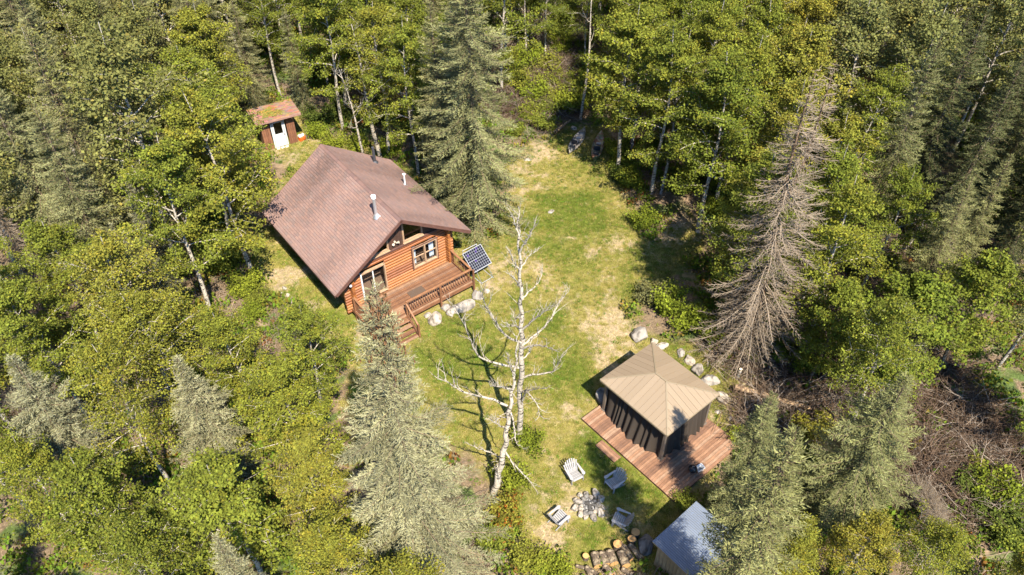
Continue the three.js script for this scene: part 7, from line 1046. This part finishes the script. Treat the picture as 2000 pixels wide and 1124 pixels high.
// fallen trunks
{
  const log = (a, b, r0, label) => { const t = thing('fallen_trunk', label, 'fallen tree', a[0], 0, a[1]), so = new Soup(), pts = [], n = 10, r = rngOf(Math.round(a[0] * 10)); for (let i = 0; i <= n; i++) { const q = i / n, x = lerp(a[0], b[0], q), z = lerp(a[1], b[1], q); pts.push(V3(x - a[0], terrain(x, z) + r0 * 1.5 + 0.16 + 0.05 * r(), z - a[1])); } so.tube(pts, pts.map((_, i) => r0 * (1 - 0.5 * i / n)), 8, 1.3, 1.2, 1.1, true); part(t, 'trunk', so.build(), GREY_BARK); const st = new Soup(); for (let i = 0; i < 9; i++) { const k = 2 + ((r() * 8) | 0), p = limbPath(pts[k], r() * 6.28, 0.3 + 0.8 * r(), 0.3 + 0.5 * r(), r, 0.1, 3); st.tube(p, [0.018, 0.014, 0.01, 0.004], 3); } part(t, 'branch_stubs', st.build(), GREY_BARK); };
  log([11.4, -25.9], [16.6, -23.85], 0.17, 'long fallen trunk across the dead brush right of the gazebo'); log([13.0, -23.3], [14.3, -21.3], 0.13, 'short fallen trunk below the long one, right of the gazebo'); log([21.5, -29.5], [17.6, -33.5], 0.09, 'pale fallen birch in the undergrowth at right'); log([1.0, -53.5], [3.0, -52.2], 0.13, 'weathered log in the thicket above the kayaks'); log([3.1, -49.4], [4.3, -51.0], 0.14, 'grey log left of the kayaks');
  const s = thing('birch_stake', 'short white birch post standing on bare soil right of the gazebo', 'post', 11.75, 0, -26.8), so = new Soup(); so.tube([V3(0, -0.1, 0), V3(0.03, 0.35, 0.02), V3(0.05, 0.8, 0.03)], [0.09, 0.085, 0.08], 9, 1.1, 1.1, 1.1, true); part(s, 'trunk', so.build(), BIRCH_BARK); const c = part(s, 'sawn_top', new THREE.CylinderGeometry(0.078, 0.078, 0.01, 12), std(C(0.7, 0.58, 0.4), 0.8)); c.position.set(0.05, 0.803, 0.03);
}

// ---------------------------------------------------------------- ground cover (uncountable)
function scatter(name, geo, mat, label, category, count, place) {
  const M = new THREE.Matrix4(), q = new THREE.Quaternion(), list = [], up = V3(0, 1, 0); let guard = 0;
  while (list.length < count && guard++ < count * 30) { const p = place(); if (p) list.push(p); }
  const im = new THREE.InstancedMesh(geo, mat, list.length), col = new THREE.Color();
  list.forEach(([x, y, z, s, sy, c, tiltx, tiltz], i) => { q.setFromAxisAngle(up, x * 91.7 + z * 37.3); const e = new THREE.Quaternion().setFromEuler(new THREE.Euler(tiltx || 0, 0, tiltz || 0)); M.compose(V3(x, y, z), e.multiply(q), V3(s, sy, s)); im.setMatrixAt(i, M); im.setColorAt(i, col.setRGB(...c)); });
  im.name = name; im.castShadow = im.receiveShadow = true; im.userData = { kind: 'stuff', label, category }; scene.add(im); return im;
}
{
  const r = rngOf(77), blades = (n, h, spread, w) => { const so = new Soup(); for (let i = 0; i < n; i++) { const a = i * 2.4 + r(), o = spread * Math.sqrt(r()), t = 0.3 + 0.6 * r(), d = norm3(Math.cos(a) * t, 1, Math.sin(a) * t), k = 0.8 + 0.4 * r(); so.needle(Math.cos(a) * o, 0, Math.sin(a) * o, ...d, -Math.sin(a), 0, Math.cos(a), h * (0.6 + 0.6 * r()), w, k, k, k); } return so.build(); };
  const blocked = (x, z) => { const lx = x - CPOS[0], lz = z - CPOS[1], u = lx * Math.sin(CYAW) + lz * Math.cos(CYAW), v = lx * Math.cos(CYAW) - lz * Math.sin(CYAW); if (u > -7.7 && u < 2.5 && Math.abs(v) < 3.5) return true; const gx = x - GPOS[0], gzz = z - GPOS[1], gu = gx * Math.sin(GYAW) + gzz * Math.cos(GYAW), gv = gx * Math.cos(GYAW) - gzz * Math.sin(GYAW); if (gu > -2.3 && gu < 3.9 && gv > -2.9 && gv < 2.0) return true; return Math.hypot(x - FIRE[0], z - FIRE[1]) < 0.95; };
  const GR = std(0xffffff, 0.9, { vertexColors: true, side: THREE.DoubleSide });
  scatter('lawn_grass', blades(10, 0.085, 0.10, 0.017), GR, 'short mown lawn grass round the cabin and gazebo', 'grass', 75000, () => {
    const x = -21 + 37 * r(), z = -56 + 43 * r(); if (clearing(x, z) < -1.2 || blocked(x, z)) return null; const [inn, bare, lush] = cover(x, z); if (inn < 0.3 || r() < bare * 0.93) return null;
    const dry = r() < 0.52 - lush * 0.42 ? 1 : 0, k = 0.7 + 0.6 * r(), c = dry ? [0.27 * k, 0.215 * k, 0.075 * k] : [lerp(0.150, 0.098, lush) * k, lerp(0.148, 0.126, lush) * k, 0.018 * k]; return [x, terrain(x, z) - 0.005, z, 0.8 + 0.6 * r(), 0.5 + 0.8 * r() + 0.4 * lush, c];
  });
  const weed = (() => { const so = new Soup(), q = rngOf(8); for (let i = 0; i < 16; i++) { const a = i * 2.4, R = 0.05 + 0.2 * q(); addLeaf(so, q, Math.cos(a) * R, 0.06 + 0.2 * q(), Math.sin(a) * R, Math.cos(a) * 0.6, 0.5, Math.sin(a) * 0.6, 0.10 + 0.07 * q(), [0.75 + 0.5 * q(), 0.75 + 0.5 * q(), 0.8]); } return so.build(); })();
  const WD = new THREE.MeshPhysicalMaterial({ color: 0xffffff, vertexColors: true, roughness: 1, specularIntensity: 0.12, transmission: 0.35, thickness: 0, side: THREE.DoubleSide });
  scatter('ground_cover', weed, WD, 'leafy ground cover on the forest floor and along the clearing edge', 'ground cover', 26000, () => {
    const x = -40 + 80 * r(), z = -76 + 68 * r(), d = clearing(x, z); if (d > 0.5 || blocked(x, z)) return null; const [, bare] = cover(x, z); if (r() < bare * 0.85 || (d > -0.4 && r() < 0.6)) return null; if (fbm(x * 0.6 + 20, z * 0.6, 3) < 0.42 + 0.12 * r()) return null;
    const k = 0.7 + 0.6 * r(), y = r(), c = y < 0.12 ? [0.22 * k, 0.17 * k, 0.03 * k] : y < 0.16 ? [0.24 * k, 0.10 * k, 0.03 * k] : [0.125 * k, 0.155 * k, 0.020 * k], s = 0.8 + 1.0 * r(); return [x, terrain(x, z), z, s, s * (0.7 + 0.8 * r()), c];
  });
  scatter('lawn_weeds', weed, WD, 'low weeds and clover dotted through the lawn', 'weeds', 4200, () => {
    const x = -21 + 37 * r(), z = -56 + 43 * r(); if (clearing(x, z) < -0.6 || blocked(x, z)) return null; const [, bare, lush] = cover(x, z); if (r() < bare * 0.7 || fbm(x * 1.4 + 50, z * 1.4, 2) < 0.48) return null;
    const k = 0.7 + 0.6 * r(), y = r(), c = y < 0.25 ? [0.19 * k, 0.17 * k, 0.03 * k] : y < 0.4 ? [0.28 * k, 0.21 * k, 0.11 * k] : [0.10 * k, 0.15 * k, 0.02 * k], s = 0.3 + 0.35 * r(); return [x, terrain(x, z), z, s, s * 0.5, c];
  });
  const sticks = (() => { const so = new Soup(), q = rngOf(9); for (let i = 0; i < 16; i++) { const a = q() * 6.28, p0 = V3((q() - 0.5) * 0.9, 0.02 + 0.25 * q(), (q() - 0.5) * 0.9), p = limbPath(p0, a, (q() - 0.35) * 0.9, 0.5 + 0.7 * q(), q, 0.1, 3), k = 0.7 + 0.6 * q(); so.tube(p, [0.014, 0.011, 0.008, 0.003], 3, k, k * 0.94, k * 0.86); for (let s = 1; s < 3; s++) so.tube(limbPath(p[s], a + 0.9 - q() * 1.8, (q() - 0.3) * 0.9, 0.3, q, 0, 2), [0.007, 0.005, 0.002], 3, k, k * 0.94, k * 0.86); } return so.build(); })();
  const brushy = [[14.5, -24.5, 4.5, 1.0], [20.5, -22.5, 4.5, 1.4], [21, -28, 3, 0.8], [1.5, -56, 5, 0.9], [4, -62, 7, 0.8], [-2, -62, 5, 0.6], [12.5, -27, 2.5, 0.8], [-12, -12.5, 2.0, 0.8], [-24, -25, 3, 1], [-25, -35, 4, 0.8], [25, -37, 4, 0.9], [19, -32, 3, 0.6]], tw = brushy.reduce((s, b) => s + b[2] * b[2] * b[3], 0);
  scatter('dead_brush', sticks, std(0xffffff, 0.95, { vertexColors: true }), 'tangled dead branches and brushwood on the forest floor', 'brushwood', 2000, () => {
    let k = r() * tw, b = brushy[0]; for (b of brushy) { k -= b[2] * b[2] * b[3]; if (k < 0) break; } const a = r() * 6.28, R = b[2] * Math.sqrt(r()), x = b[0] + Math.cos(a) * R, z = b[1] + Math.sin(a) * R; if (clearing(x, z) > 0.2 || blocked(x - 0.8, z) || blocked(x, z - 0.6) || blocked(x, z)) return null; const q = 0.7 + 0.6 * r(), w = r(); return [x, terrain(x, z), z, 0.9 + 1.3 * r(), 0.6 + 1.3 * r(), w < 0.75 ? [0.105 * q, 0.074 * q, 0.054 * q] : [0.22 * q, 0.185 * q, 0.155 * q], (r() - 0.5) * 0.5, (r() - 0.5) * 0.5];
  });
  scatter('fallen_twigs', sticks, std(0xffffff, 0.95, { vertexColors: true }), 'scattered twigs and fallen branches under the trees', 'twigs', 2600, () => { const x = -40 + 80 * r(), z = -76 + 68 * r(); if (clearing(x, z) > -0.3) return null; const q = 0.6 + 0.6 * r(); return [x, terrain(x, z), z, 0.6 + 0.8 * r(), 0.4 + 0.5 * r(), [0.25 * q, 0.20 * q, 0.16 * q], 0, 0]; });
}
renderer.render(scene, camera);
